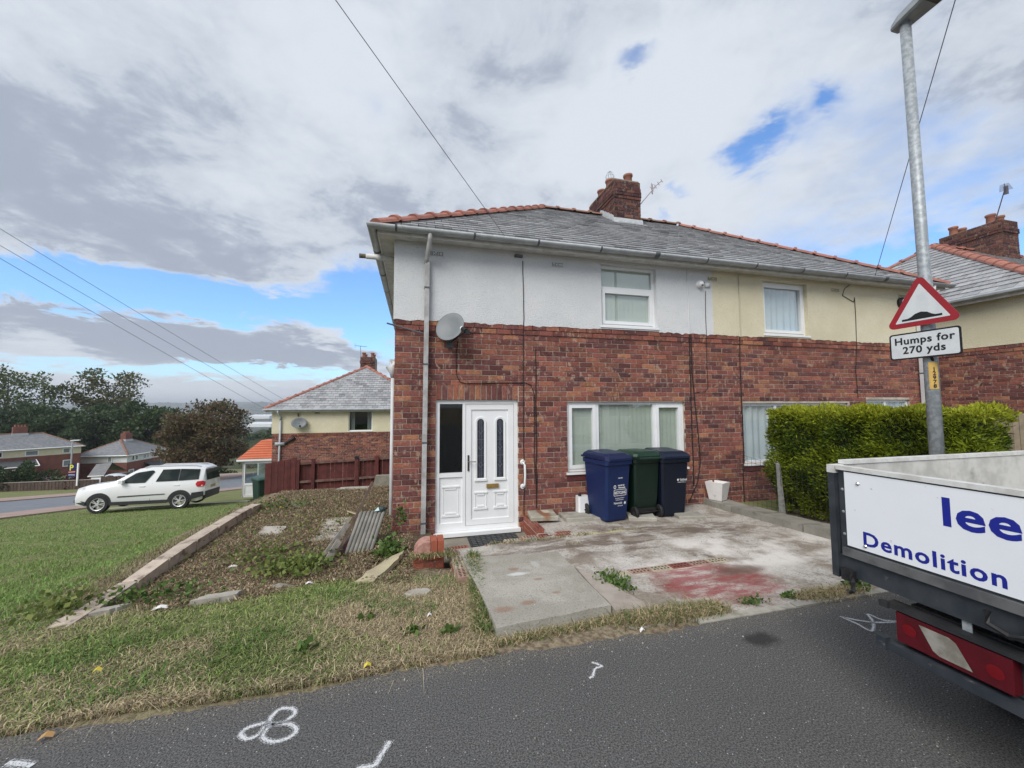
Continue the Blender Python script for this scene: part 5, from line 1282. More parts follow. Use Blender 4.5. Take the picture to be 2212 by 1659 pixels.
m = MB(); m.tube([(SX + 0.01, LY - 0.05, 2.10), (LX + 0.05, LY - 0.01, 1.98)], 0.012, 6); m.box(SX + 0.001, LX - 0.04, LY - 0.04, LY + 0.04, 2.22, 2.25); m.build('clip', BLACK, ps)

# ================================================================== TRUCK
TX, TY = 2.58, -4.24
tk = thing('tipper_truck', 'dirty white dropside tipper truck with blue lettered tailgate, seen from behind', 'truck', (TX, TY, 0))
def tp(s_, z_, off=0.0): return (-off, -s_, z_)          # on the tailgate plane, s to the right
def tbox(mb, s0, s1, x0, x1, z_0, z_1): mb.box(x0, x1, -s1, -s0, z_0, z_1); return mb
TWH = pm('truck_panel', (0.77, 0.79, 0.83), (0.80, 0.82, 0.85), 3, 0.35, c3=(0.45, 0.45, 0.45), s3=22, lo3=0.66, hi3=0.76)
TDK = pm('truck_dark', (0.024, 0.030, 0.038), (0.042, 0.048, 0.056), 9, 0.5, 0.1, 30, c3=(0.15, 0.145, 0.14), s3=14, lo3=0.64, hi3=0.74)
TIN = pm('truck_inner', (0.56, 0.55, 0.52), (0.42, 0.41, 0.385), 9, 0.7, c3=(0.07, 0.07, 0.07), s3=3.0, lo3=0.54, hi3=0.66)
TED = pm('truck_edge', (0.66, 0.66, 0.64), (0.52, 0.51, 0.48), 14, 0.5)
CHS = pm('chassis_black', (0.016, 0.017, 0.019), (0.03, 0.03, 0.032), 7, 0.6)
W_ = 2.0; BL_ = 3.0
m = MB(); tbox(m, 0.035, W_ - 0.035, 0.0, 0.03, 0.80, 1.245); tg = m.build('tailgate', TDK, tk)
m = MB(); tbox(m, 0.068, W_ - 0.07, -0.006, -0.001, 0.845, 1.238); m.build('sign_panel', TWH, tg)
m = MB(); tbox(m, 0.03, W_ - 0.03, -0.012, 0.034, 1.246, 1.268); m.build('top_edge', TED, tg)
m = MB(); tbox(m, 0.05, W_ - 0.05, -0.02, -0.001, 0.790, 0.832); m.build('bottom_rail', TED if False else pm('rail_grey', (0.13, 0.13, 0.13), (0.075, 0.078, 0.082), 10, 0.5, c3=(0.32, 0.31, 0.29), s3=9, lo3=0.6, hi3=0.7), tg)
BLUETX = pm('lettering_blue', (0.012, 0.020, 0.26), None, rough=0.4)
put_text('lettering', 'lee', 0.172, BLUETX, tg, tp(0.462, 1.070, 0.0066), (0, -1, 0), (0, 0, 1), depth=0.0003, bold=0.0042, sx=1.14, spacing=1.05)
put_text('lettering', 'Demolition', 0.097, BLUETX, tg, tp(0.142, 0.873, 0.0066), (0, -1, 0), (0, 0, 1), depth=0.0003, bold=0.0024, sx=1.03, spacing=1.12)
for s_, z_ in ((0.135, 1.185), (0.155, 0.868)):
    m = MB(); m.lathe(tp(s_, z_, 0.006), [(0.009, 0), (0.009, 0.004), (0.005, 0.008), (0.001, 0.009)], 10, (-1, 0, 0)); m.build('bolt', CHROME, tg)
m = MB(); tbox(m, -0.012, 0.022, -0.015, 0.06, 0.66, 1.262); cp_ = m.build('corner_post', TDK, tk)
m = MB(); tbox(m, -0.014, 0.024, -0.017, 0.062, 1.225, 1.268); m.build('post_cap', TED, cp_)
m = MB(); tbox(m, W_ - 0.02, W_ + 0.01, -0.015, 0.06, 0.66, 1.262); m.build('corner_post', TDK, tk)
for s_ in (0.0, W_ - 0.03):
    m = MB(); m.box(0.06, BL_, -s_ - 0.03, -s_, 0.82, 1.27); sb = m.build('side_board', TIN, tk)
    m = MB(); m.box(0.06, BL_, -s_ - 0.036, -s_ + 0.006, 1.271, 1.292); m.build('board_edge', TED, sb)
    m = MB()
    for xx in (0.9, 1.8): m.box(xx, xx + 0.03, -s_ - 0.036 if s_ == 0 else -s_, -s_ - 0.03 if s_ == 0 else -s_ + 0.006, 0.84, 1.25)
    m.build('stiffener', TIN, sb)
m = MB(); m.box(0.05, BL_, -W_ + 0.03, -0.03, 0.78, 0.82); m.build('bed_floor', TIN, tk)
m = MB(); m.box(BL_, BL_ + 0.05, -W_, 0, 0.78, 1.75); m.build('headboard', TDK, tk)
m = MB(); tbox(m, 0.015, W_ - 0.015, 0.0, 0.05, 0.68, 0.786); m.build('rear_sill', TDK, tk)
m = MB(); m.box(0.08, BL_ + 1.9, -0.62, -0.56, 0.46, 0.66); m.box(0.08, BL_ + 1.9, -W_ + 0.56, -W_ + 0.62, 0.46, 0.66); m.box(0.05, 0.12, -W_ + 0.3, -0.3, 0.50, 0.64)
for xx in (0.5, 1.5, 2.5): m.box(xx, xx + 0.06, -W_ + 0.1, -0.1, 0.66, 0.78)
m.build('chassis', CHS, tk)
m = MB(); m.tube([(-0.02, -0.085, 0.70), (-0.03, -0.10, 0.665), (-0.035, -0.105, 0.625), (-0.03, -0.085, 0.605), (-0.03, -0.07, 0.615)], [0.014, 0.013, 0.010, 0.008, 0.007], 8); m.box(-0.025, 0.01, -0.10, -0.04, 0.66, 0.72); m.build('tie_hook', BLACK, tk)
for z_ in (0.90, 1.02, 1.14):
    m = MB(); m.lathe(tp(0.052, z_, 0.0), [(0.008, 0), (0.007, 0.003), (0.001, 0.005)], 8, (-1, 0, 0)); m.build('rivet', STEEL, tg)
m = MB(); m.tube([(-0.03, -0.60, 0.77), (-0.035, -0.60, 0.72), (-0.035, -0.66, 0.70), (-0.03, -0.72, 0.72), (-0.03, -0.72, 0.77)], 0.012, 6); m.build('latch', BLACK, tk)
# tail lamp on its bracket
LZ0, LZ1 = 0.475, 0.610
lm = MB(); tbox(lm, 0.285, 0.66, -0.03, 0.02, LZ0, LZ1); lamp = lm.build('tail_lamp', pm('lens_red', (0.095, 0.004, 0.010), (0.070, 0.004, 0.008), 14, 0.22, spec=0.6, c3=(0.12, 0.010, 0.014), s3=6), tk)
m = MB(); m.face = (-1, 0, 0); m.add([tp(s_, z_, 0.0318) for s_, z_ in ((0.372, 0.592), (0.475, 0.592), (0.497, 0.580), (0.545, 0.492), (0.44, 0.492), (0.418, 0.504))], [tuple(range(6))]); m.build('clear_lens', pm('lens_clear', (0.19, 0.175, 0.145), (0.31, 0.295, 0.26), 16, 0.25, c3=(0.2, 0.16, 0.12), s3=20, lo3=0.68, hi3=0.75), lamp)
for s_, z_ in ((0.335, 0.545), (0.61, 0.535)):
    m = MB(); m.lathe(tp(s_, z_, 0.030), [(0.027, 0.0019), (0.02, 0.0026), (0.001, 0.003)], 16, (-1, 0, 0)); m.build('glow_disc', pm('lens_glow', (0.15, 0.006, 0.010), None, rough=0.2), lamp)  # soft glows inside the lamp, put in as brighter red discs
m = MB(); tbox(m, 0.24, 0.72, -0.035, 0.04, 0.617, 0.635); tbox(m, 0.225, 0.26, -0.045, -0.02, 0.612, 0.640); tbox(m, 0.28, 0.70, 0.021, 0.05, 0.46, 0.62); m.build('lamp_bracket', CHS, tk)
m = MB(); tbox(m, 0.215, 1.3, -0.045, 0.02, 0.415, 0.452); tbox(m, 0.21, 0.25, -0.055, -0.02, 0.41, 0.468); m.build('step_bar', TDK, tk)
m = MB(); tbox(m, 0.50, 0.53, 0.01, 0.015, 0.60, 0.78); m.build('bracket_strip', STEEL, tk)
def twheel(x, y, r, w2, par):
    m = MB(); m.lathe((x, y, r), [(r * 0.55, -w2), (r * 0.92, -w2), (r, -w2 * 0.7), (r, w2 * 0.7), (r * 0.92, w2), (r * 0.55, w2)], 28, (0, 1, 0)); q = m.build('wheel', BLACK, par)
    m = MB(); m.lathe((x, y, r), [(0.001, 0.02), (r * 0.25, 0.03), (r * 0.5, 0.0), (r * 0.56, w2 * 0.9)], 20, (0, 1 if y > -1 else -1, 0)); m.build('rim', STEEL, q)
for yy_ in (-0.32, -W_ + 0.32): twheel(0.95, yy_, 0.34, 0.17, tk); twheel(BL_ + 1.35, yy_ + (0.1 if yy_ > -1 else -0.1), 0.34, 0.10, tk)
m = MB(); m.box(0.52, 0.535, -0.60, -0.05, 0.12, 0.62); m.build('mudflap', BLACK, tk)
m = MB(); m.box(0.52, 0.535, -W_ + 0.05, -W_ + 0.60, 0.12, 0.62); m.build('mudflap', BLACK, tk)
cabp = [(BL_ + 0.12, 0.45), (BL_ + 2.15, 0.45), (BL_ + 2.2, 0.95), (BL_ + 2.05, 1.12), (BL_ + 1.35, 1.30), (BL_ + 0.78, 2.02), (BL_ + 0.5, 2.12), (BL_ + 0.14, 2.10)]
m = MB(); m.prism([(x, -0.06, z_) for x, z_ in cabp], (0, -W_ + 0.12, 0)); cab = m.build('cab', pm('cab_white', (0.74, 0.74, 0.74), None, rough=0.3), tk)
for yy_ in (-0.055, -W_ + 0.055):
    m = MB(); m.quad(*[(x, yy_, z_) for x, z_ in ((BL_ + 0.3, 1.32), (BL_ + 1.15, 1.32), (BL_ + 0.72, 1.95), (BL_ + 0.3, 1.95))]); m.build('cab_window', CARGLASS, cab)
m = MB(); m.quad((BL_ + 0.115, -0.3, 1.4), (BL_ + 0.115, -W_ + 0.3, 1.4), (BL_ + 0.115, -W_ + 0.3, 1.95), (BL_ + 0.115, -0.3, 1.95)); m.build('rear_window', pm('dark_glass', (0.02, 0.022, 0.025), None, rough=0.1), cab)

# ================================================================== HOUSES BESIDE AND BELOW
def hip_house(t_, L, D, ze, zr, zbound, zbase, mats_up, brick_limit=(), slate_limit=(), holes=None, ov=0.3, slates=True, wd=0.27, rows=20, ridge=(0.42, TERRA), chimney=None, faces='FLRB', dense=True):
    """house in local coordinates, front along x at y=0, depth D"""
    fr_ = {'F': (frameM((0, 0, 0), (1, 0, 0), (0, -1, 0)), L), 'L': (frameM((0, D, 0), (0, -1, 0), (-1, 0, 0)), D), 'R': (frameM((L, 0, 0), (0, 1, 0), (1, 0, 0)), D), 'B': (frameM((L, D, 0), (-1, 0, 0), (0, 1, 0)), L)}
    mb = MB()
    holes = holes or {}
    for k, (M, l_) in fr_.items(): wall_holes(mb, M, 0, l_, zbase, zbound, holes.get(k, []))
    wl = mb.build('wall', MORTAR if dense else MORTARD, t_)
    TM = t_.matrix_basis.copy()
    for k, (M, l_) in fr_.items():
        if k in dense_faces(dense):
            zz = zbound - round((zbound - zbase) / 0.082) * 0.082 + 0.002
            its = courses(0, l_, zz, zbound, holes.get(k, []))
            brickwork(wl, its, M, BM, BRICK, dict(brick_limit).get(k, 0), proud=lambda z, q: -0.014 if z > zbound - 0.17 else 0)
        for a, b_, mt in mats_up.get(k, mats_up['*'](l_)):
            m = MB(); wall_holes(m, M, a, b_, zbound, ze - 0.07, holes.get(k, []), depth=-0.03, reveal=0.13); m.build('render_panel', mt, t_)
    E_ = [Vector(p) for p in ((-ov, -ov, ze), (L + ov, -ov, ze), (L + ov, D + ov, ze), (-ov, D + ov, ze))]
    H = D / 2; r0, r1 = Vector((H, H, zr)), Vector((L - H, H, zr))
    m = MB(); m.quad(*[e - Vector((0, 0, 0.03)) for e in E_]); rf_ = m.build('roof', WPAINT, t_)
    sides = [(E_[0], E_[1], r0, r1, 'F'), (E_[3], E_[0], r0, r0, 'L'), (E_[1], E_[2], r1, r1, 'R'), (E_[2], E_[3], r1, r0, 'B')]
    for a, b_, c, d, k in sides:
        if slates: roof_plane2(rf_, a, b_, c, d, rows, wd, dict(slate_limit).get(k, 0), TM)
        else:
            m = MB(); m.quad(a, b_, d, c) if (c - d).length > 0.01 else m.quad(a, b_, c); m.build('roof_slope', pm('far_slate', (0.15, 0.155, 0.165), (0.20, 0.205, 0.215), 2.5, 0.7, c3=(0.24, 0.24, 0.24), s3=0.8), rf_)
    for a, b_ in ((E_[0], r0), (E_[3], r0), (E_[1], r1), (E_[2], r1), (r0, r1)): ridge_tiles(rf_, a + Vector((0, 0, 0.04)), b_ + Vector((0, 0, 0.04)), ridge[1], ridge[0], 0.12)
    m = MB()
    for a, b_ in zip(E_, E_[1:] + E_[:1]):
        d = (b_ - a).normalized(); s_ = d.cross(Vector((0, 0, 1)))
        m.tube([a + s_ * 0.03 - Vector((0, 0, 0.04)), b_ + s_ * 0.03 - Vector((0, 0, 0.04))], 0.055, 8)
    m.build('gutter', GUTTER if dense else UPVC, t_)
    m = MB()
    for a, b_ in zip(E_, E_[1:] + E_[:1]):
        d = (b_ - a).normalized(); s_ = d.cross(Vector((0, 0, 1))); m.obox(a - s_ * 0.05 - Vector((0, 0, 0.16)), b_ - a, -s_ * 0.02, (0, 0, 0.13))
    m.build('fascia', WPAINT, t_)
    if chimney:
        cx_, cy_, cw, cdp, h0, h1 = chimney
        m = MB(); m.box(cx_ - cw / 2, cx_ + cw / 2, cy_ - cdp / 2, cy_ + cdp / 2, h0, h1); ch = m.build('chimney', MORTARD, rf_)
        if dense:
            for M, l_ in ((frameM((cx_ - cw / 2, cy_ - cdp / 2, 0), (1, 0, 0), (0, -1, 0)), cw), (frameM((cx_ - cw / 2, cy_ + cdp / 2, 0), (0, -1, 0), (-1, 0, 0)), cdp), (frameM((cx_ + cw / 2, cy_ - cdp / 2, 0), (0, 1, 0), (1, 0, 0)), cdp)):
                n_ = int((h1 - h0) / 0.082); brickwork(ch, courses(0, l_, h1 - n_ * 0.082, h1, []), M, BMD, BRICKD, 0, proud=lambda z, q: -0.03 if h1 - 0.48 < z < h1 - 0.27 else 0)
        else:
            m = MB(); m.box(cx_ - cw / 2 - .01, cx_ + cw / 2 + .01, cy_ - cdp / 2 - .01, cy_ + cdp / 2 + .01, h0 + .1, h1); m.build('stack', pm('far_brick', (0.17, 0.062, 0.048), (0.135, 0.05, 0.042), 3, 0.9), ch)
        for k in range(4):
            px_, py_ = cx_ + (cw * 0.28) * (-1 if k % 2 else 1), cy_ + cdp * (0.3 if k > 1 else -0.3)
            m = MB(); m.lathe((px_, py_, h1), [(0.11, 0), (0.10, 0.22), (0.125, 0.24), (0.125, 0.30), (0.09, 0.30)], 12); m.build('chimney_pot', POT, ch, True)
    return wl, rf_, fr_
def dense_faces(d): return d if isinstance(d, str) else ''
def roof_plane2(par, a, b_, c, d, rows, wd, lim, TM):
    # distances for picking the nearest slates are measured in the thing's own frame
    global CAM
    keep = CAM; CAM = TM.inverted() @ keep
    try: roof_plane(par, SLATE, a, b_, c, d, rows, wd, lim)
    finally: CAM = keep
_bw = brickwork
def brickwork_local(TM):
    def f(parent, items, M, meshes, mat, limit, **kw):
        global CAM, fw
        k1, k2 = CAM, fw; CAM = TM.inverted() @ k1; fw = TM.to_3x3().inverted() @ k2
        try: _bw(parent, items, M, meshes, mat, limit, **kw)
        finally: CAM, fw = k1, k2
    return f
# right-hand pair, set forward: its left end wall and hipped roof show behind the sign
rh = thing('brick_house', 'neighbouring brick and cream house with hipped slate roof behind road sign', 'house', (13.1, -0.95, 0))
brickwork = brickwork_local(Matrix.Translation((13.1, -0.95, 0)))
hip_house(rh, 11.2, 7.0, 4.12, 6.75, 2.94, -0.6, {'*': lambda l_: [(-0.03, l_ + 0.03, RENDC)]}, {'L': 296}, {'L': 200, 'F': 0}, dense='L', chimney=(5.6, 3.5, 0.78, 1.5, 5.4, 7.5))
brickwork = _bw
ra = aerial(None, 'tv_aerial', 'television aerial with many short elements on right-hand chimney', (18.35, 2.0, 7.3), (18.05, 1.55, 8.35), (-0.75, -0.3, -0.16), 1.35, 11, pm('aerial_dark', (0.09, 0.085, 0.11), None, rough=0.5))

# neighbour down the slope on the left (seen end-on)
NX, NY, NZ = -6.36, 15.0, -2.95
nb = thing('brick_house', 'brick and cream neighbour house with porch seen end-on below', 'house', (NX, NY, 0))
brickwork = brickwork_local(Matrix.Translation((NX, NY, 0)))
HW = (3.42, 4.60, 0.40, 1.47)
hip_house(nb, 7.6, 11.2, 1.56, 4.05, 0.36, -3.2, {'*': lambda l_: [(-0.03, l_ + 0.03, RENDC)]}, {'F': 296}, {'F': 296}, holes={'F': [HW]}, dense='F', ridge=(0.42, TERRA)) if False else None
# the ridge runs away from us, so build it along its own length and turn the house
nb.rotation_euler = (0, 0, R(-90)); nb.location = (NX, NY + 11.2, 0)
TM = Matrix.Translation((NX, NY + 11.2, 0)) @ Matrix.Rotation(R(-90), 4, 'Z')
brickwork = brickwork_local(TM)
class _H: pass
HWR = (3.42, 4.55, 0.42, 1.46)
nb.matrix_basis = TM
wl, rf_, fr_ = hip_house(nb, 11.2, 7.6, 1.56, 4.08, 0.36, -3.2, {'*': lambda l_: [(-0.03, l_ + 0.03, RENDC)]}, {'R': 296}, {'R': 296}, holes={'R': [HWR]}, dense='R', chimney=(5.9, 3.75, 1.5, 0.85, 3.3, 4.78), ridge=(0.42, TERRA))
brickwork = _bw
MRn = fr_['R'][0]
window(nb, MRn, *HWR, sash=(), back='dark', glass=GLASS_D)
m = MB()
for a in (HWR[0] + 0.09, HWR[1] - 0.26): 
    for k in range(4): m.add([MRn @ Vector(q) for q in [(a + k * 0.045, 0.17 + 0.02 * (k % 2), 0.47), (a + k * 0.045 + 0.045, 0.17 + 0.02 * ((k + 1) % 2), 0.47), (a + k * 0.045 + 0.045, 0.17 + 0.02 * ((k + 1) % 2), 1.41), (a + k * 0.045, 0.17 + 0.02 * (k % 2), 1.41)]], [(0, 1, 2, 3)])
m.build('curtain', CURTAIN, nb)
m = MB(); m.tube([MRn @ Vector(q) for q in [(0.30, -0.33, 1.48), (0.30, -0.28, 1.36), (0.36, -0.09, 1.16), (0.36, -0.09, 1.0)]], 0.045, 10); m.tube([MRn @ Vector(q) for q in [(0.36, -0.09, 1.0), (0.33, -0.09, -3.0)]], 0.045, 10); slab(m, MRn, 0.16, 0.56, -0.14, -0.03, -0.20, -0.06); m.build('downpipe', GUTTER, nb, True)
m = MB(); m.tube([MRn @ Vector(q) for q in [(0.6, -0.05, -0.10), (1.0, -0.10, 0.16)]], 0.06, 8); m.build('waste_pipe', BLACK, nb)
m = MB(); m.lathe(MRn @ Vector((1.15, -0.03, 1.26)), [(0.09, 0), (0.09, 0.04), (0.05, 0.045), (0.001, 0.03)], 14, (0, -1, 0)); m.build('boiler_vent', BLACK, nb)
m = MB(); slab(m, MRn, 1.85, 2.08, -0.045, -0.031, 1.32, 1.36); m.build('air_vent', pm('vent_hole', (0.03, 0.03, 0.03)), nb)
sd = thing('satellite_dish', 'oval grey satellite dish on cream end wall of neighbour house', 'satellite dish', MRn.translation * 0)
sd.location = TM @ MRn @ Vector((1.20, -0.05, 0.86)); q = Vector((0.12, -0.95, 0.28)).normalized()
m = MB(); m.lathe((0, -0.13, 0), [(0.001, 0), (0.12, 0.008), (0.25, 0.03), (0.34, 0.06), (0.345, 0.055), (0.25, 0.02), (0.05, -0.008)], 24, q); m.v = [(x, y, z_ * 0.78) for x, y, z_ in m.v]; m.build('reflector', DISH, sd, True)
m = MB(); m.tube([(0.0, 0.03, -0.1), (0, -0.15, -0.02)], 0.02, 6); m.tube([(0.05, -0.15, -0.22), (0.12, -0.42, -0.14)], 0.014, 6); m.box(0.09, 0.16, -0.48, -0.40, -0.17, -0.09); m.build('arm', BLACK, sd)
aerial(None, 'tv_aerial', 'small television aerial on chimney of end-on neighbour house', (NX + 3.35, NY + 4.6, 4.75), (NX + 3.30, NY + 4.6, 5.45), (1, 0.1, -0.06), 0.7, 8, pm('aerial_dark', (0.09, 0.085, 0.11)))
# porch
po = thing('porch', 'white glazed porch with orange tiled roof on neighbour house', 'porch')
PX0, PX1, PY0, PY1 = -7.85, NX - 0.02, 15.75, 17.7
PT = pm('porch_tile', (0.55, 0.155, 0.075), (0.48, 0.135, 0.07), 3, 0.7)
m = MB(); ring(m, frameM((PX0, PY0, 0), (1, 0, 0), (0, -1, 0)), 0, PX1 - PX0, -2.75, -1.02, 0.11, 0, 0.07); slab(m, frameM((PX0, PY0, 0), (1, 0, 0), (0, -1, 0)), 0.11, PX1 - PX0 - 0.11, 0.002, 0.068, -2.18, -2.08)
ring(m, frameM((PX0, PY1, 0), (0, -1, 0), (-1, 0, 0)), 0, PY1 - PY0, -2.75, -1.02, 0.09, 0, 0.07)
m.build('porch_frame', UPVC, po)
m = MB(); m.box(PX0 + 0.1, PX1 - 0.1, PY0 + 0.03, PY0 + 0.05, -2.72, -2.17); m.build('lower_panel', UPVC, po)
m = MB(); m.quad((PX0 + 0.1, PY0 + 0.04, -2.1), (PX1 - 0.1, PY0 + 0.04, -2.1), (PX1 - 0.1, PY0 + 0.04, -1.1), (PX0 + 0.1, PY0 + 0.04, -1.1)); m.build('pane', glassmat('porch_glass', (0.62, 0.72, 0.70), 0.18), po)
m = MB(); m.box(PX0 + 0.07, PX1, PY1 - 0.12, PY1 - 0.04, -2.8, -1.0); m.build('back_wall', pm('porch_back', (0.32, 0.36, 0.36), None, rough=0.8), po)
m = MB(); m.box(PX0 - 0.22, PX1 - 0.03, PY0 - 0.16, PY0 - 0.06, -0.99, -0.90); m.box(PX0 - 0.02, PX1, PY0 - 0.05, PY0 + 0.08, -1.02, -0.90); m.build('porch_gutter', UPVC, po)
a, b_, c, d = Vector((PX0 - 0.2, PY0 - 0.15, -0.90)), Vector((PX1, PY0 - 0.15, -0.90)), Vector((PX1, PY0 + 1.15, -0.08)), Vector((PX0 + 0.42, PY0 + 1.15, -0.08))
nr = 8; slope = []
m = MB(); m.quad(a, b_, c, d); m.quad(a, d, (PX0 + 0.42, PY1, -0.08), (PX0 - 0.2, PY1 + 0.1, -0.9)); m.quad(c, d, (PX0 + 0.42, PY1, -0.08), (PX1, PY1, -0.08)); rfp = m.build('porch_roof', PT, po)
for k in range(nr):
    f0, f1 = k / nr, (k + 1) / nr; l0, r0_, l1, r1_ = a.lerp(d, f0), b_.lerp(c, f0), a.lerp(d, f1), b_.lerp(c, f1)
    m = MB(); up_ = Vector((0, -0.02, 0.04)); m.add([l0 + up_, r0_ + up_, r1_ + up_ * 0.35, l1 + up_ * 0.35, l0, r0_], [(0, 1, 2, 3), (4, 5, 1, 0)]); m.build('tile_course', PT, rfp)
# dark red fence at the bottom of the garden
rf2 = thing('garden_fence', 'dark red timber fence with posts at far end of weedy garden', 'fence')
def board_mesh(w_, h_, mat, name='fence_board'):
    m = MB(); m.box(0, w_, 0, 0.018, 0, h_); return m.mesh(name, mat)
bmh = board_mesh(0.118, 1.0, WOODR)
x = -3.40
while x < 1.2:
    f = (x + 3.4) / 3.2; o = link('fence_board', bmh, rf2, (x, 8.03 + rnd.uniform(-.004, .004), -1.75), (0, rnd.uniform(-.006, .006), 0)); o.scale = (1, 1, 1.75 - 0.20 + 0.06 * min(1, f) + rnd.uniform(-.01, .01)); x += 0.126
WOODR2 = pm('red_rail', (0.12, 0.045, 0.04), (0.17, 0.11, 0.09), 9, 0.8)
for x in (-3.40, -2.95, -1.62, -0.98, -0.36, 0.6):
    m = MB(); m.box(x, x + 0.10, 7.92, 8.02, -1.8, -0.07 + 0.05 * (x + 3.4) / 3.2); pst = m.build('post', WOODR, rf2)
    if x in (-1.62, -0.36): m2 = MB(); m2.box(x - 0.01, x + 0.11, 7.90, 8.03, -0.10, -0.02); m2.build('post_lamp', BLACK, pst)
m = MB(); m.obox((-3.35, 7.95, -0.24), (4.5, 0, 0.13), (0, 0.05, 0), (0, 0, 0.075)); m.obox((-3.35, 7.95, -0.83), (4.5, 0, 0.10), (0, 0.05, 0), (0, 0, 0.07)); m.build('rail', WOODR2, rf2)
gt = thing('timber_gate', 'tall dark red boarded gate panel left of fence posts', 'gate')
bgm = board_mesh(0.088, 1.0, WOODR, 'gate_board')
for k in range(9):
    o = link('gate_board', bgm, gt, (-4.31 + k * 0.0915, 8.0 - 0.008 * (k % 2), -1.85)); o.scale = (1, 1, 1.85 - 0.17 + 0.13 * k / 8)
m = MB(); m.box(-3.52, -3.42, 7.96, 8.06, -1.8, 0.0); m.build('gate_post', WOODR, gt)
nbin = make_bin('wheelie_bin', 'green wheelie bin in front of neighbour porch and gate', pm('bin_green2', (0.010, 0.034, 0.026), (0.014, 0.040, 0.03), 3, 0.45), pm('lid_green2', (0.025, 0.066, 0.05), (0.03, 0.08, 0.06), 3, 0.4), (-5.27, 10.75, -2.02), R(38), None)
lg = thing('concrete_block', 'long grey concrete block lying before dark red fence', 'concrete block', (-0.55, 7.3, -1.2))
m = MB(); m.add([(-0.5, -0.12, 0), (0.9, -0.12, 0), (0.9, 0.12, 0), (-0.5, 0.12, 0), (-0.35, -0.10, 0.62), (0.9, -0.10, 0.62), (0.9, 0.10, 0.62), (-0.35, 0.10, 0.62)], [(0, 3, 2, 1), (4, 5, 6, 7), (0, 1, 5, 4), (1, 2, 6, 5), (2, 3, 7, 6), (3, 0, 4, 7)]); m.build('block', ROCK, lg)

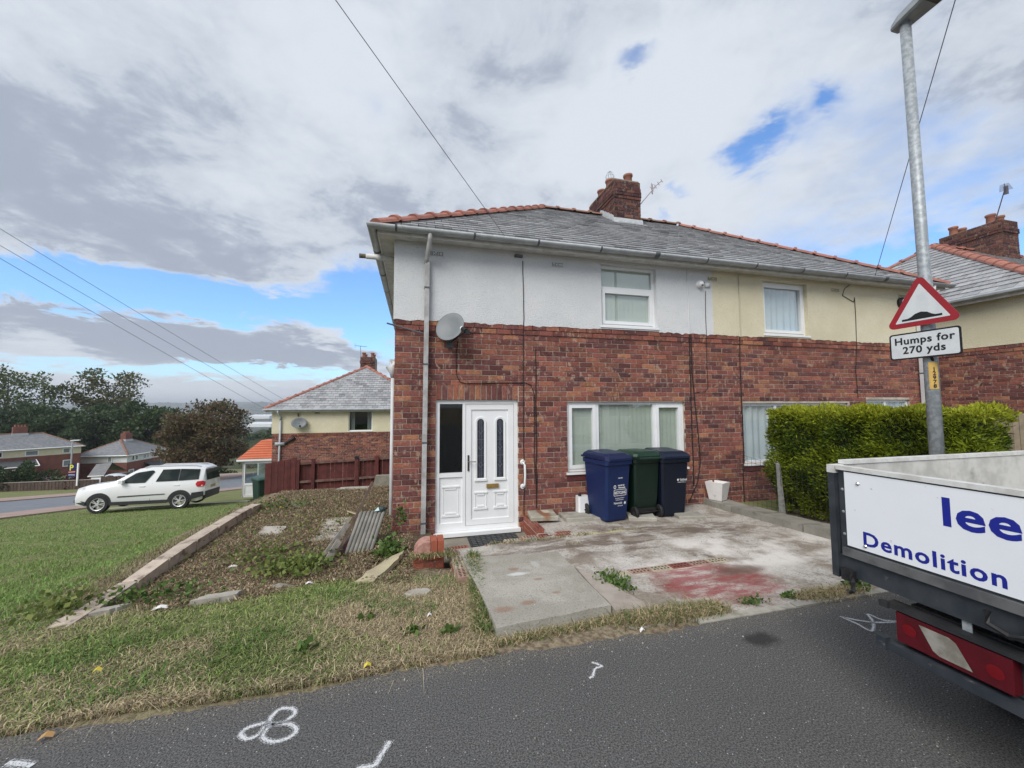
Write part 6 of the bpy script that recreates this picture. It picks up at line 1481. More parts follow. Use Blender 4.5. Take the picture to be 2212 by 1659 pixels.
# ------------------------------------------------------------------ cars
def make_car(name, label, paint, loc, rz, cladding=True, detail=True, suv=True, group=None):
    t_ = thing(name, label, 'car', loc, rz, group)      # local: front towards -x, length 4.22 centred, side at -y nearest
    if suv:
        S = [(-2.11, .66, .46, .62, .74, .56, .76), (-2.04, .76, .30, .72, .90, .66, .93), (-1.72, .85, .26, .86, 1.00, .74, 1.03), (-1.15, .885, .26, .94, 1.08, .78, 1.10), (-.90, .89, .26, .98, 1.12, .80, 1.17),
             (-.24, .895, .26, 1.00, 1.52, .71, 1.58), (.25, .895, .26, 1.01, 1.60, .70, 1.655), (1.2, .895, .26, 1.02, 1.61, .70, 1.665), (1.88, .885, .28, 1.03, 1.57, .68, 1.63), (2.02, .87, .34, 1.02, 1.50, .66, 1.56), (2.12, .82, .46, .92, 1.04, .68, 1.06)]
    else:
        S = [(-2.1, .60, .40, .52, .60, .5, .62), (-2.0, .74, .25, .62, .72, .64, .76), (-1.1, .86, .2, .80, .88, .72, .92), (-.75, .87, .2, .84, .94, .70, .97), (.0, .87, .2, .88, 1.28, .56, 1.34), (.7, .87, .2, .90, 1.30, .55, 1.36), (1.35, .86, .22, .92, 1.10, .55, 1.16), (1.7, .84, .25, .90, 1.0, .66, 1.02), (2.1, .74, .40, .74, .90, .6, .92)]
    m = MB(); V = []; n = 13
    for x, hw, zs_, zb_, zr0, rw_, zr_ in S:
        half = [(hw * 0.90, zs_), (hw, zs_ + 0.16), (hw, zb_ - 0.15), (hw * 0.965, zb_), (rw_, zr0), (rw_ * 0.82, zr_), (0, zr_ + 0.02)]
        pts = [(-a, z_) for a, z_ in half] + [(a, z_) for a, z_ in half[-2::-1]]
        V += [(x, a, z_) for a, z_ in pts]
    m.add(V, [(i * n + k, i * n + (k + 1) % n, (i + 1) * n + (k + 1) % n, (i + 1) * n + k) for i in range(len(S) - 1) for k in range(n)] + [tuple(range(n)), tuple((len(S) - 1) * n + k for k in range(n))])
    body = m.build('body', paint, t_, False); body.data.shade_smooth()
    md = body.modifiers.new('edges', 'EDGE_SPLIT'); md.split_angle = R(32)
    def side(x, z_, sgn, off=0.008):
        for (a, b2) in zip(S, S[1:]):
            if a[0] <= x <= b2[0]:
                f = (x - a[0]) / (b2[0] - a[0]); hw, zb_, zr0, rw_ = [a[i] + (b2[i] - a[i]) * f for i in (1, 3, 4, 5)]
                if z_ <= zb_ - 0.15: y = hw
                elif z_ <= zb_: y = hw + (hw * 0.965 - hw) * (z_ - zb_ + 0.15) / 0.15
                else: y = hw * 0.965 + (rw_ - hw * 0.965) * (z_ - zb_) / max(0.05, zr0 - zb_)
                return (x, sgn * (y + off), z_)
    def strip(poly, sgn, mat, nm, par=body, off=0.008):
        m = MB(); m.face = (0, sgn, 0.3); m.add([side(x, z_, sgn, off) for x, z_ in poly], [tuple(range(len(poly)))]); return m.build(nm, mat, par)
    if suv:
        wins = [[(-.74, 1.07), (-.20, 1.06), (-.20, 1.44), (-.26, 1.43)], [(-.20, 1.06), (.10, 1.07), (.34, 1.46), (.30, 1.51), (.25, 1.52), (-.20, 1.45)], [(.44, 1.09), (1.18, 1.10), (1.18, 1.55), (.60, 1.54)], [(1.20, 1.10), (1.87, 1.13), (1.86, 1.52), (1.20, 1.55)]]
    else: wins = [[(-.55, .95), (1.1, .99), (.75, 1.20), (.2, 1.24)]]
    for sg in (-1, 1):
        for p in wins:
            if suv: strip([(p[0][0] - .03, p[0][1] - .025)] + [(a, b2) for a, b2 in p[1:]], sg, pm('car_trim', (0.02, 0.02, 0.022), None, rough=0.4), 'window_trim', body, 0.004) if False else None
            strip(p, sg, DGL, 'side_window', body, 0.02)
    def across(x0, x1, z_0, z_1, w0, w1, nm, mat, off):
        m = MB(); m.face = (-1 if x0 < 0 else 1, 0, 0.4); m.quad((x0 + off[0], -w0, z_0 + off[1]), (x0 + off[0], w0, z_0 + off[1]), (x1 + off[0], w1, z_1 + off[1]), (x1 + off[0], -w1, z_1 + off[1])); return m.build(nm, mat, body)
    if suv:
        across(-.82, -.24, 1.19, 1.545, .70, .58, 'windscreen', DGL, (-0.01, 0.012)); across(2.11, 2.02, 1.08, 1.52, .70, .64, 'rear_window', DGL, (0.018, 0.0))
        for sg in (-1, 1):
            m = MB(); m.tube([(-.05, sg * .62, 1.61), (0.1, sg * .62, 1.675), (1.65, sg * .62, 1.675), (1.85, sg * .62, 1.62)], 0.022, 6)
            m.build('roof_rail', pm('rail_silver', (0.5, 0.5, 0.51), None, rough=0.4), body)
    else: across(-.72, -.05, 0.99, 1.33, .62, .5, 'windscreen', DGL, (-0.01, 0.012))
    CL = pm('cladding', (0.022, 0.024, 0.026), (0.03, 0.032, 0.034), 8, 0.55)
    wx = (-1.28, 1.30) if suv else (-1.3, 1.25); wr = 0.335 if suv else 0.31
    for sg in (-1, 1):
        for x0 in wx:
            arc = [(x0 + (wr + 0.075) * math.cos(a), max(0.27, wr + (wr + 0.075) * math.sin(a))) for a in [R(q) for q in range(-8, 189, 12)]]
            strip(arc, sg, CL, 'wheel_arch', body, 0.005)
        if suv:
            strip([(-.87, .27), (.9, .27), (.9, .40), (-.87, .40)], sg, CL, 'sill_trim', body, 0.012)
            strip([(-.72, .555), (.78, .60), (.82, .63), (-.68, .60)], sg, CL, 'door_strip', body, 0.02)
            strip([(1.65, .36), (2.10, .47), (2.09, .66), (1.70, .62)], sg, CL, 'bumper_side', body, 0.03)
            strip([(-2.1, .42), (-1.68, .30), (-1.66, .44), (-2.08, .52)], sg, CL, 'bumper_side', body, 0.03)
            strip([(-2.06, .74), (-1.78, .90), (-1.80, .97), (-2.03, .88)], sg, pm('headlight', (0.55, 0.57, 0.58), None, rough=0.15), 'headlight', body, 0.008)
            tl = [(1.80, .95), (1.86, .85), (2.02, .85), (2.115, .88), (2.11, 1.02), (2.02, 1.07), (1.84, 1.05)]
            strip(tl, sg, pm('tail_red', (0.45, 0.015, 0.02), None, rough=0.25), 'tail_light', body, 0.03)
            for x0 in (.03, 1.16): m = MB(); p = Vector(side(x0, .93, sg, 0.01)); m.box(p.x - .09, p.x + .09, p.y - .012, p.y + .012, .915, .945); m.build('door_handle', paint, body)
            for x0 in (.32, ): strip([(x0, .40), (x0 + .012, .40), (x0 + .02, 1.05), (x0 + .008, 1.05)], sg, pm('shut_line', (0.15, 0.15, 0.15), None, rough=0.6), 'door_gap', body, 0.004)
            m = MB(); p = Vector(side(-.62, 1.10, sg, 0.0)); m.box(p.x - .06, p.x + .07, min(p.y, p.y + sg * .2), max(p.y, p.y + sg * .2), 1.06, 1.19); m.build('wing_mirror', paint, body)
    if suv:
        m = MB(); m.add([(2.06, -.80, .36), (2.14, -.74, .36), (2.15, -.74, .64), (2.06, -.84, .66), (2.06, .80, .36), (2.14, .74, .36), (2.15, .74, .64), (2.06, .84, .66)], [(0, 1, 2, 3), (4, 7, 6, 5), (1, 5, 6, 2), (2, 6, 7, 3), (0, 4, 5, 1)]); m.build('rear_bumper', CL, body)
        m = MB(); m.box(2.112, 2.122, -.26, .26, .74, .85); m.build('number_plate', pm('plate_yellow', (0.42, 0.31, 0.12), None, rough=0.5), body)
        m = MB(); m.lathe((2.10, 0.0, .965), [(0.05, 0), (0.05, 0.01), (0.001, 0.012)], 12, (1, 0, 0)); m.build('badge', BLACK, body)
    ALLOY = pm('alloy', (0.62, 0.62, 0.63), None, rough=0.3, metal=0.4)
    for sg in (-1, 1):
        for x0 in wx:
            c = Vector((x0, sg * (.80 if suv else .78), wr)); ax = (0, sg, 0)
            m = MB(); m.lathe(c, [(wr * .62, -.10), (wr * .95, -.10), (wr, -.06), (wr, .07), (wr * .95, .105), (wr * .68, .108), (wr * .66, .05)], 26, ax); wh = m.build('wheel', BLACK, t_)
            m = MB(); m.lathe(c, [(wr * .60, .098), (wr * .67, .112), (wr * .68, .10)], 26, ax)
            for k in range(10):
                a = 2 * math.pi * (k // 2) / 5 + (0.16 if k % 2 else -0.16); u_ = Vector((math.cos(a), 0, math.sin(a))); s_ = Vector((-math.sin(a), 0, math.cos(a)))
                m.obox(c + Vector((0, sg * .085, 0)) + u_ * (wr * .10) - s_ * 0.013, u_ * (wr * .53), s_ * 0.026, (0, sg * .02, 0))
            m.lathe(c, [(0.06, .09), (0.055, .115), (0.001, .117)], 12, ax)
            m.build('alloy_rim', ALLOY, wh)
    return t_
DGL = pm('car_window', (0.016, 0.022, 0.022), (0.038, 0.046, 0.044), 2.2, 0.10, spec=0.14)
CARW = pm('car_white', (0.74, 0.745, 0.75), None, rough=0.25, coat=0.4)
suv = make_car('parked_car', 'white estate-style off-roader parked on sloping grass verge', CARW, (-9.75, 12.9, zt(-9.75, 12.4) - 0.01), 0)
suv.rotation_euler = (R(-4), R(1.5), R(5.5)); suv.location.x = -9.98; suv.scale = (0.955, 1, 1)
silver = make_car('parked_car', 'pale silver car roof showing above dark fence below', pm('car_silver', (0.56, 0.60, 0.64), None, rough=0.25, coat=0.4), tuple(dep(242, 1023, 52) - Vector((0, 0, 1.36))), R(-12), suv=False)
redc = make_car('parked_car', 'dark red car roof behind fence beside lower brick houses', pm('car_red', (0.20, 0.03, 0.035), None, rough=0.25, coat=0.4), tuple(dep(78, 1031, 51) - Vector((0, 0, 1.36))), R(-10), suv=False)
whc = make_car('parked_car', 'white car roof beyond bonnet of parked off-roader', pm('car_white2', (0.70, 0.72, 0.74), None, rough=0.25, coat=0.4), tuple(dep(300, 1018, 52) - Vector((0, 0, 1.36))), R(-14), suv=False)
vanw = make_car('parked_car', 'white car front by lower fence partly hidden by red car', pm('car_white2', (0.70, 0.72, 0.74)), tuple(dep(92, 1037, 53) - Vector((0, 0, 1.36))), R(-18), suv=False)
wp = thing('gate_pillar', 'white square pillar standing beyond rear of parked car', 'pillar', tuple(dep(465, 1058, 30)))
m = MB(); m.box(-0.12, 0.12, -0.12, 0.12, -0.1, 1.36); m.build('shaft', UPVC, wp); m = MB(); m.add([(-.16, -.16, 1.36), (.16, -.16, 1.36), (.16, .16, 1.36), (-.16, .16, 1.36), (-.16, -.16, 1.41), (.16, -.16, 1.41), (.16, .16, 1.41), (-.16, .16, 1.41), (0, 0, 1.47)], [(0, 1, 5, 4), (1, 2, 6, 5), (2, 3, 7, 6), (3, 0, 4, 7), (4, 5, 8), (5, 6, 8), (6, 7, 8), (7, 4, 8), (0, 3, 2, 1)]); m.build('cap', UPVC, wp)

# ------------------------------------------------------------------ houses at the bottom of the hill
FBR = pm('far_brick_wall', (0.215, 0.082, 0.062), (0.165, 0.066, 0.054), 1.5, 0.9, 0.2, 12)
def far_house(label, origin, ang, L, D, s, halves, wins, porch=None, chim=True):
    t_ = thing('semi_detached_house', label, 'house', origin, ang)
    t_.scale = (s, s, s)
    m = MB(); m.box(0, L, 0, D, -4.8, -1.25); m.build('wall', FBR, t_)
    for a, b_, mt in halves: m = MB(); m.box(a, b_, -0.02, D + 0.02, -1.24, -0.1); m.build('render_panel', mt, t_)
    m = MB(); m.box(-0.02, 0.0, 0, D, -1.24, -0.1); m.box(L, L + 0.02, 0, D, -1.24, -0.1); m.build('render_panel', halves[0][2], t_)
    ov = 0.35; E_ = [Vector(p) for p in ((-ov, -ov, 0), (L + ov, -ov, 0), (L + ov, D + ov, 0), (-ov, D + ov, 0))]; H = D / 2
    r0, r1 = Vector((H, H, 2.3)), Vector((L - H, H, 2.3))
    FS = pm('far_slate', (0.15, 0.155, 0.165), (0.20, 0.205, 0.215), 2.5, 0.7, c3=(0.24, 0.24, 0.24), s3=0.8)
    m = MB(); m.quad(E_[0], E_[1], r1, r0); m.quad(E_[2], E_[3], r0, r1); m.quad(E_[3], E_[0], r0); m.quad(E_[1], E_[2], r1); m.quad(*E_); rf_ = m.build('roof', FS, t_)
    for a, b_ in ((E_[0], r0), (E_[3], r0), (E_[1], r1), (E_[2], r1), (r0, r1)): ridge_tiles(rf_, a, b_, TERRA2, 0.5, 0.16)
    m = MB()
    for a, b_ in zip(E_, E_[1:] + E_[:1]): m.tube([a - Vector((0, 0, .06)), b_ - Vector((0, 0, .06))], 0.09, 6)
    m.build('gutter', UPVC, t_)
    if chim:
        m = MB(); m.box(L / 2 - .75, L / 2 + .75, H - .4, H + .4, 1.9, 3.4); ch = m.build('chimney', FBR, rf_)
        m = MB(); m.box(L / 2 - .85, L / 2 + .85, H - .5, H + .5, 1.95, 2.35); m.build('flashing', LEAD, ch)
        for k in range(4): m = MB(); m.lathe((L / 2 - .5 + k * .33, H, 3.4), [(.12, 0), (.11, .3), (.13, .34), (.09, .34)], 8); m.build('chimney_pot', POT, ch)
    for face, u0, u1, z_0, z_1 in wins:
        M = frameM((0, 0, 0), (1, 0, 0), (0, -1, 0)) if face == 'F' else (frameM((L, 0, 0), (0, 1, 0), (1, 0, 0)) if face == 'R' else frameM((0, D, 0), (0, -1, 0), (-1, 0, 0)))
        m = MB(); ring(m, M, u0, u1, z_0, z_1, 0.12, -0.09, -0.01); wn = m.build('window', UPVC, t_)
        m = MB(); m.face = M.to_3x3() @ Vector((0, -1, 0)); m.quad(*[M @ Vector(q) for q in [(u0 + .1, -0.04, z_0 + .1), (u1 - .1, -0.04, z_0 + .1), (u1 - .1, -0.04, z_1 - .1), (u0 + .1, -0.04, z_1 - .1)]]); m.build('pane', DGL if rnd.random() < .5 else pm('far_pane', (0.16, 0.19, 0.20), (0.24, 0.27, 0.29), 1, 0.1), wn)
    if porch:
        a, b_, dp_ = porch
        m = MB(); m.box(a, b_, -dp_, 0, -4.8, -2.55); p_ = m.build('lean_to', FBR, t_)
        m = MB(); m.add([(a - .15, -dp_ - .2, -2.5), (b_ + .15, -dp_ - .2, -2.5), (b_ + .15, 0, -1.7), (a - .15, 0, -1.7), (a - .15, -dp_ - .2, -2.62), (b_ + .15, -dp_ - .2, -2.62), (b_ + .15, 0, -1.82), (a - .15, 0, -1.82)], [(0, 1, 2, 3), (4, 5, 1, 0), (1, 5, 6, 2), (0, 3, 7, 4)]); m.build('lean_to_roof', pm('felt', (0.07, 0.072, 0.075), None, rough=0.9), p_)
        m = MB(); m.tube([(a - .15, -dp_ - .22, -2.56), (b_ + .15, -dp_ - .22, -2.56)], 0.08, 5); m.tube([(b_ + .17, -dp_ - .2, -2.56), (b_ + .17, 0, -1.76)], 0.09, 5); m.build('white_trim', UPVC, p_)
        M = frameM((0, -dp_, 0), (1, 0, 0), (0, -1, 0)); c = (a + b_) / 2
        m = MB(); ring(m, M, c + .2, c + 1.4, -3.45, -2.9, .13, -.06, 0); wn = m.build('window', UPVC, p_)
        m = MB(); m.face = (0, -1, 0); m.quad(*[M @ Vector(q) for q in [(c + .3, -.03, -3.4), (c + 1.3, -.03, -3.4), (c + 1.3, -.03, -2.95), (c + .3, -.03, -2.95)]]); m.build('pane', DGL, wn)
        m = MB(); m.box(c - 1.1, c - .2, -dp_ - .05, -dp_, -4.8, -2.75); dd = m.build('door', pm('beige_door', (0.5, 0.48, 0.42), None, rough=0.5), p_)
        m = MB(); m.lathe((c - .65, -dp_ - .06, -3.5), [(.22, 0), (.2, .01), (.001, .01)], 12, (0, -1, 0)); m.v = [(x, y, -3.5 + (z_ + 3.5) * 2) for x, y, z_ in m.v]; m.build('door_glass', DGL, dd)
    return t_
h1o = dep(157, 961, 62)
dirh = R(90 - 14.159)                    # front runs straight away from the camera
far_house('lower brick house at left picture edge with cream upper floor and chimney', h1o - Vector((math.cos(dirh - .10), math.sin(dirh - .10), 0)) * 13.0 + Vector((0, 0, 0)), dirh - .10, 13.0, 7.5, 1.12, [(0, 6.5, RENDC), (6.5, 13.0, RENDC)],
          [('F', 2.2, 3.6, -1.15, -0.2), ('F', 7.3, 8.6, -1.2, -0.35), ('F', 11.0, 11.8, -1.1, -0.3), ('F', 10.9, 11.9, -3.4, -2.2)], porch=(1.2, 8.2, 2.0)) if False else None
def far_place(label, px, py, d, rightdir, L, D, s, **kw):
    """corner under the eaves at a known distance; rightdir is the compass direction the front runs"""
    o = dep(px, py, d); return far_house(label, o, rightdir, L, D, s, **kw)
far_place('lower brick house with cream upper floor at left edge, lean-to and chimney', -95, 979, 55, R(46), 12.2, 7.5, 1.0, halves=[(0, 5.2, RENDC), (5.2, 12.2, RENDC)],
          wins=[('F', 2.6, 4.1, -1.12, -0.25), ('F', 6.2, 7.6, -1.15, -0.3), ('F', 10.1, 11.0, -1.1, -0.25), ('F', 10.2, 11.2, -3.3, -2.2)], porch=(1.5, 7.2, 2.2))
far_place('lower brick house with white and pink halves beyond dark fence', 275, 983, 70, R(86), 9.6, 7.2, 1.08, halves=[(0, 5.6, RENDW), (5.6, 9.6, RENDP)],
          wins=[('F', .9, 1.5, -1.1, -0.2), ('F', 1.7, 2.3, -1.1, -0.2), ('F', 3.6, 4.1, -1.1, -0.2), ('F', 4.3, 4.8, -1.1, -0.2), ('F', 5.9, 7.0, -1.1, -0.2), ('F', 8.3, 9.0, -1.1, -0.2), ('L', 4.4, 5.1, -1.15, -0.2), ('F', .4, 1.5, -3.5, -2.5)], porch=(4.0, 7.4, 1.6))
far_place('distant brick house half hidden by brown-leaved tree', 374, 985, 88, R(60), 10, 7, 1.0, halves=[(0, 10, RENDC)], wins=[('F', 1, 2, -1.1, -.3), ('F', 6, 7, -1.1, -.3), ('F', 7.5, 8.6, -3.4, -2.4)])
gr_ = thing('garage', 'small grey pitched garage with white door beyond dark fence', 'garage', dep(192, 1042, 56), R(-14))
m = MB(); m.box(0, 2.0, 0.05, 4, -1.4, 0.85); m.quad((0, .05, .85), (-1.75, 2.6, .85), (-1.75, 2.6, 2.2), (0, .05, .95)); m.quad((0, .05, -1.4), (-1.75, 2.6, -1.4), (-1.75, 2.6, .86), (0, .05, .86)); m.build('wall', pm('garage_wall', (0.17, 0.10, 0.085), (0.22, 0.17, 0.15), 2, 0.9), gr_)
m = MB(); m.quad((-.1, -.1, .92), (2.25, -.1, 1.02), (.55, 2.6, 2.45), (-1.85, 2.6, 2.25)); m.quad((.55, 2.6, 2.45), (-1.85, 2.6, 2.25), (-1.85, 5, .9), (.55, 5, .9)); m.build('roof', pm('garage_roof', (0.20, 0.20, 0.20), (0.15, 0.15, 0.155), 2, 0.9), gr_)
m = MB(); m.obox((-.1, -.16, .80), (2.35, 0, 0.10), (0, .05, 0), (0, 0, .14)); m.build('bargeboard', UPVC, gr_)
m = MB(); m.box(0.3, 1.7, 0, 0.04, -1.4, .72); m.build('garage_door', UPVC, gr_)
# dark fence by the lower road, boards above ground that follows the slope
df = thing('boundary_fence', 'long low dark brown board fence beyond lower road', 'fence')
dfm = board_mesh(0.24, 1.0, WOODB)
p0, p1, p2 = dep(-30, 1073, 47), dep(212, 1060, 47), dep(440, 1052, 47)
for a, b_, n_, h0, h1 in ((p0, p1, 64, 1.55, 1.35), (p1 + Vector((0, .3, .25)), p2 + Vector((0, .3, 0)), 62, 1.45, 1.35)):
    d = (b_ - a); an = math.atan2(d.y, d.x)
    for k in range(n_):
        f = k / n_; p = a + d * f; o = link('fence_board', dfm, df, (p.x, p.y + (0.03 if k % 2 else 0), p.z - 0.3), (0, 0, an)); o.scale = (1, 1, h0 + (h1 - h0) * f + .3 + rnd.uniform(-.03, .03))
m = MB(); m.tube([p0 + Vector((0, 0, 1.57)), p1 + Vector((0, 0, 1.37))], 0.05, 4); m.build('top_rail', pm('fence_cap', (0.30, 0.27, 0.24), None, rough=0.9), df)
es = thing('estate_agent_board', 'dark blue estate agent board with yellow emblem on white post', 'sign board', dep(155, 1028, 47), R(-14))
o = MB(); o.box(-0.50, 0.50, -.02, .02, -.1, 1.45); o.build('board', pm('board_blue', (0.012, 0.014, 0.09), None, rough=0.4), es)
m = MB(); m.box(0.62, 0.78, -.05, .05, -1.2, 1.55); m.build('post', UPVC, es)
put_text('emblem', 'P', 0.95, pm('board_yellow', (0.66, 0.62, 0.06), None, rough=0.4), es, (-0.32, -0.025, 0.68), (1, 0, 0), (0, 0, 1), bold=0.03)
m = MB(); m.quad((-.42, -.025, .52), (.42, -.025, .60), (.42, -.025, .42), (-.42, -.025, .36)); m.build('orange_stripe', pm('board_orange', (0.6, 0.2, 0.06), None, rough=0.4), es)
m = MB(); m.box(-.4, .4, -.024, -.021, .06, .2); m.build('text_strip', pm('board_pale', (0.3, 0.34, 0.5), None, rough=0.4), es)
fl2 = thing('street_lamp', 'small distant street lamp with flat white lantern beside lower house', 'street lamp', dep(150, 1060, 48))
m = MB(); m.tube([(0, 0, -.5), (0, 0, 6.2)], [.10, .07], 8); m.build('column', GUTTER, fl2); m = MB(); m.obox((-.15, -.12, 6.15), (.9, 0, .04), (0, .24, 0), (0, 0, .14)); m.build('lantern', pm('lantern_white', (.6, .63, .65), None, rough=.4), fl2)

# left-hand wires down to the neighbour
for lab, a, b_ in (('uppermost overhead wire crossing left sky to neighbour house', dep(0, 484, 10), Vector((-5.9, 15.6, 1.9))), ('middle overhead wire crossing left sky to neighbour house', dep(0, 520, 10), Vector((-6.2, 15.2, 1.75))), ('lowest overhead wire crossing left sky to neighbour eaves', dep(0, 548, 10), Vector((-6.62, 14.7, 1.56)))):
    d = a - b_; wire(lab, b_, b_ + d * 1.8, 0.0062, 0.12)

# ================================================================== TREES
BARK = pm('bark', (0.09, 0.07, 0.055))
def make_tree(name, label, base, h, crown, n, size, cols, trunk_r=0.3, airy=0.0, aspect=0.6, group=None, clumps=46, lean=(0, 0)):
    t_ = thing(name, label, 'tree', base, 0, group)
    cx_, cy_, z_0, rx, ry, rz_ = crown
    m = MB(); top = Vector((lean[0], lean[1], h * 0.86))
    m.tube([Vector((0, 0, -0.6)), Vector((0.05, 0, h * 0.25)), Vector(top) * 0.62 + Vector((0.1, 0.1, 0)), top], [trunk_r, trunk_r * .8, trunk_r * .45, trunk_r * .12], 8)
    cl = []
    for k in range(clumps):
        while True:
            v = Vector((rnd.uniform(-1, 1), rnd.uniform(-1, 1), rnd.uniform(-1, 1)))
            if v.length < 1 and (v.length > 0.42 or rnd.random() < .3): break
        c = Vector((cx_ + v.x * rx, cy_ + v.y * ry, z_0 + v.z * rz_)); cl.append(c)
        if k % 2 == 0:
            zst = max(h * .16, c.z - abs(c.x - cx_) * .8 - rz_ * .4); st = Vector((top.x * zst / h, top.y * zst / h, min(zst, h * .8)))
            m.tube([st, st.lerp(c, .5) + Vector((0, 0, rx * .05)), c], [trunk_r * .22, trunk_r * .14, trunk_r * .04], 5)
    m.build('trunk', BARK, t_)
    per = n // clumps; P = []; N = []
    for c in cl:
        s_ = rnd.uniform(0.20, 0.34) * min(rx, rz_) * 1.1
        q = nrs.randn(per, 3); q /= np.linalg.norm(q, axis=1)[:, None]; r_ = s_ * nrs.rand(per, 1) ** 0.45
        pts = np.array(c) + q * r_ * np.array([1.25, 1.25, .8]); P.append(pts); N.append(q + np.array([0, 0, .25]))
    P = np.concatenate(P); N = np.concatenate(N)
    tone = np.repeat(nrs.rand(clumps), per)[:, None] * .6 + nrs.rand(len(P), 1) * .4
    c0, c1 = np.array(cols[0]), np.array(cols[1]); C = c0 * (1 - tone) + c1 * tone
    if len(cols) > 2: k = nrs.rand(len(P)) < 0.3; C[k] = np.array(cols[2]) * (.7 + .6 * nrs.rand(k.sum(), 1))
    V, Fq, C = leaf_cards(P, N, size, C, .7, aspect)
    stuff(npmesh('crown', V, Fq, C, LEAF, t_, 4))
    return t_
def tree_at(label, px, ptop, pbot, d, wpx, n, size, cols, airy=0, crown_from=0.35, clumps=46, zbase=None, name='broadleaf_tree', **kw):
    top = dep(px, ptop, d); base = dep(px, pbot, d); k = d / 831.0
    zb_ = base.z if zbase is None else zbase; h = top.z - zb_
    rx = wpx * k / 2; z_0 = h * (crown_from + (1 - crown_from) / 2); rz_ = h * (1 - crown_from) / 2
    return make_tree(name, label, (base.x, base.y, zb_), h, (0, 0, z_0, rx * .9, rx * .8, rz_ * .92), n, size, cols, trunk_r=h * .02, clumps=clumps, **kw)
G1 = [(0.055, 0.082, 0.034), (0.14, 0.175, 0.078)]; G2 = [(0.030, 0.054, 0.027), (0.09, 0.13, 0.058)]; G3 = [(0.07, 0.085, 0.04), (0.12, 0.13, 0.06), (0.15, 0.13, 0.06)]
BR = [(0.085, 0.058, 0.034), (0.18, 0.115, 0.065), (0.11, 0.115, 0.05)]
tree_at('tall green tree at far left edge of picture behind houses', 8, 786, 960, 84, 130, 5200, .55, G1, clumps=60, crown_from=.1, zbase=-11)
tree_at('tall leafy tree right of far left one, sky through branches', 88, 798, 960, 86, 84, 3000, .55, G1, clumps=42, crown_from=.15, zbase=-11)
tree_at('airy thin-leaved tree standing alone against clouds, bare stems', 226, 797, 960, 96, 150, 4200, .62, G3, clumps=46, crown_from=.52, zbase=-12)
for lab, px, pt, d, wp_ in (('dark dense tree behind chimney of left house', 40, 868, 78, 120), ('dark dense tree between two lower houses', 130, 882, 80, 110), ('dark rounded tree below airy tree', 212, 868, 82, 120), ('mid-green tree right of airy tree', 305, 868, 84, 110), ('dark green tree beside brown tree', 352, 884, 88, 90)):
    tree_at(lab, px, pt, 990, d, wp_, 11000, .62, G2 if 'dark' in lab else [(0.036, 0.062, 0.028), (0.09, 0.13, 0.05)], clumps=64, crown_from=.02, zbase=-12.0)
tree_at('large brown-leaved autumn tree beside neighbour house', 447, 866, 1040, 58, 165, 17000, .40, BR, clumps=80, crown_from=.14, zbase=-9.6, name='autumn_tree')
tree_at('small conifer group tree beyond orange porch roof', 570, 925, 1000, 150, 70, 2500, .8, G2, clumps=24, crown_from=.02)
def bush(label, px, py, d, wpx, hpx, n, cols, size=.3):
    k = d / 831.0; p = dep(px, py, d); t_ = thing('bush', label, 'bush', p); rx, h = wpx * k / 2, hpx * k
    q = nrs.randn(n, 3); q /= np.linalg.norm(q, axis=1)[:, None]; q[:, 2] = np.abs(q[:, 2]); r_ = nrs.rand(n, 1) ** .35
    P = q * r_ * np.array([rx, rx * .7, h]) * (0.85 + 0.25 * np.sin(q[:, :1] * 7 + q[:, 1:2] * 5)); tone = nrs.rand(n, 1); C = np.array(cols[0]) * (1 - tone) + np.array(cols[1]) * tone
    V, Fq, C = leaf_cards(P, q, size, C, .6, .6); stuff(npmesh('leaves', V, Fq, C, LEAF, t_, 4)); return t_
bush('green bush above fence at left edge before brick house', 40, 1050, 49, 130, 50, 3500, [(0.02, 0.04, 0.015), (0.05, 0.08, 0.025)])
bush('dark red creeper bush above fence by estate agent board', 160, 1058, 48, 50, 30, 1200, [(0.05, 0.015, 0.014), (0.10, 0.03, 0.025)])
bush('dark clipped hedge below brown tree across lower road', 470, 1034, 80, 70, 22, 1800, [(0.014, 0.022, 0.012), (0.03, 0.04, 0.02)], .45)

# woods, hedgerows and sheds across the valley
N_ = 5200; px_ = nrs.uniform(-0.95, -0.10, N_); dy = 170 * np.exp(nrs.rand(N_) ** 0.8 * 3.15); xx = px_ * dy; keep = (np.sin(xx * 0.011 + dy * 0.004) + np.sin(dy * 0.017 + xx * .003) + nrs.randn(N_) * .8) > 0.1; xx, dy = xx[keep], dy[keep]
ico = [(0, 0, 1), (.894, 0, .447), (.276, .851, .447), (-.724, .526, .447), (-.724, -.526, .447), (.276, -.851, .447), (.724, .526, -.3), (-.276, .851, -.3), (-.894, 0, -.3), (-.276, -.851, -.3), (.724, -.526, -.3)]
icf = [(0, 1, 2), (0, 2, 3), (0, 3, 4), (0, 4, 5), (0, 5, 1), (1, 6, 2), (2, 7, 3), (3, 8, 4), (4, 9, 5), (5, 10, 1), (6, 7, 2), (7, 8, 3), (8, 9, 4), (9, 10, 5), (10, 6, 1)]
n_ = len(xx); zz = zterr(xx, dy); sz = (5 + 9 * nrs.rand(n_)) * (1 + dy / 2600)
V = np.array(ico)[None] * (sz[:, None, None] * np.array([1.5, 1.5, .85])) * (0.75 + .5 * nrs.rand(n_, 11, 1)) + np.stack([xx, dy, zz + sz * .2], -1)[:, None]
Fq = (np.array(icf)[None] + (np.arange(n_) * 11)[:, None, None]).reshape(-1, 3)
C = np.repeat((np.array([.028, .042, .02]) + nrs.rand(n_, 1) * np.array([.035, .035, .018])), 15, 0) * (.8 + .4 * nrs.rand(n_ * 15, 1))
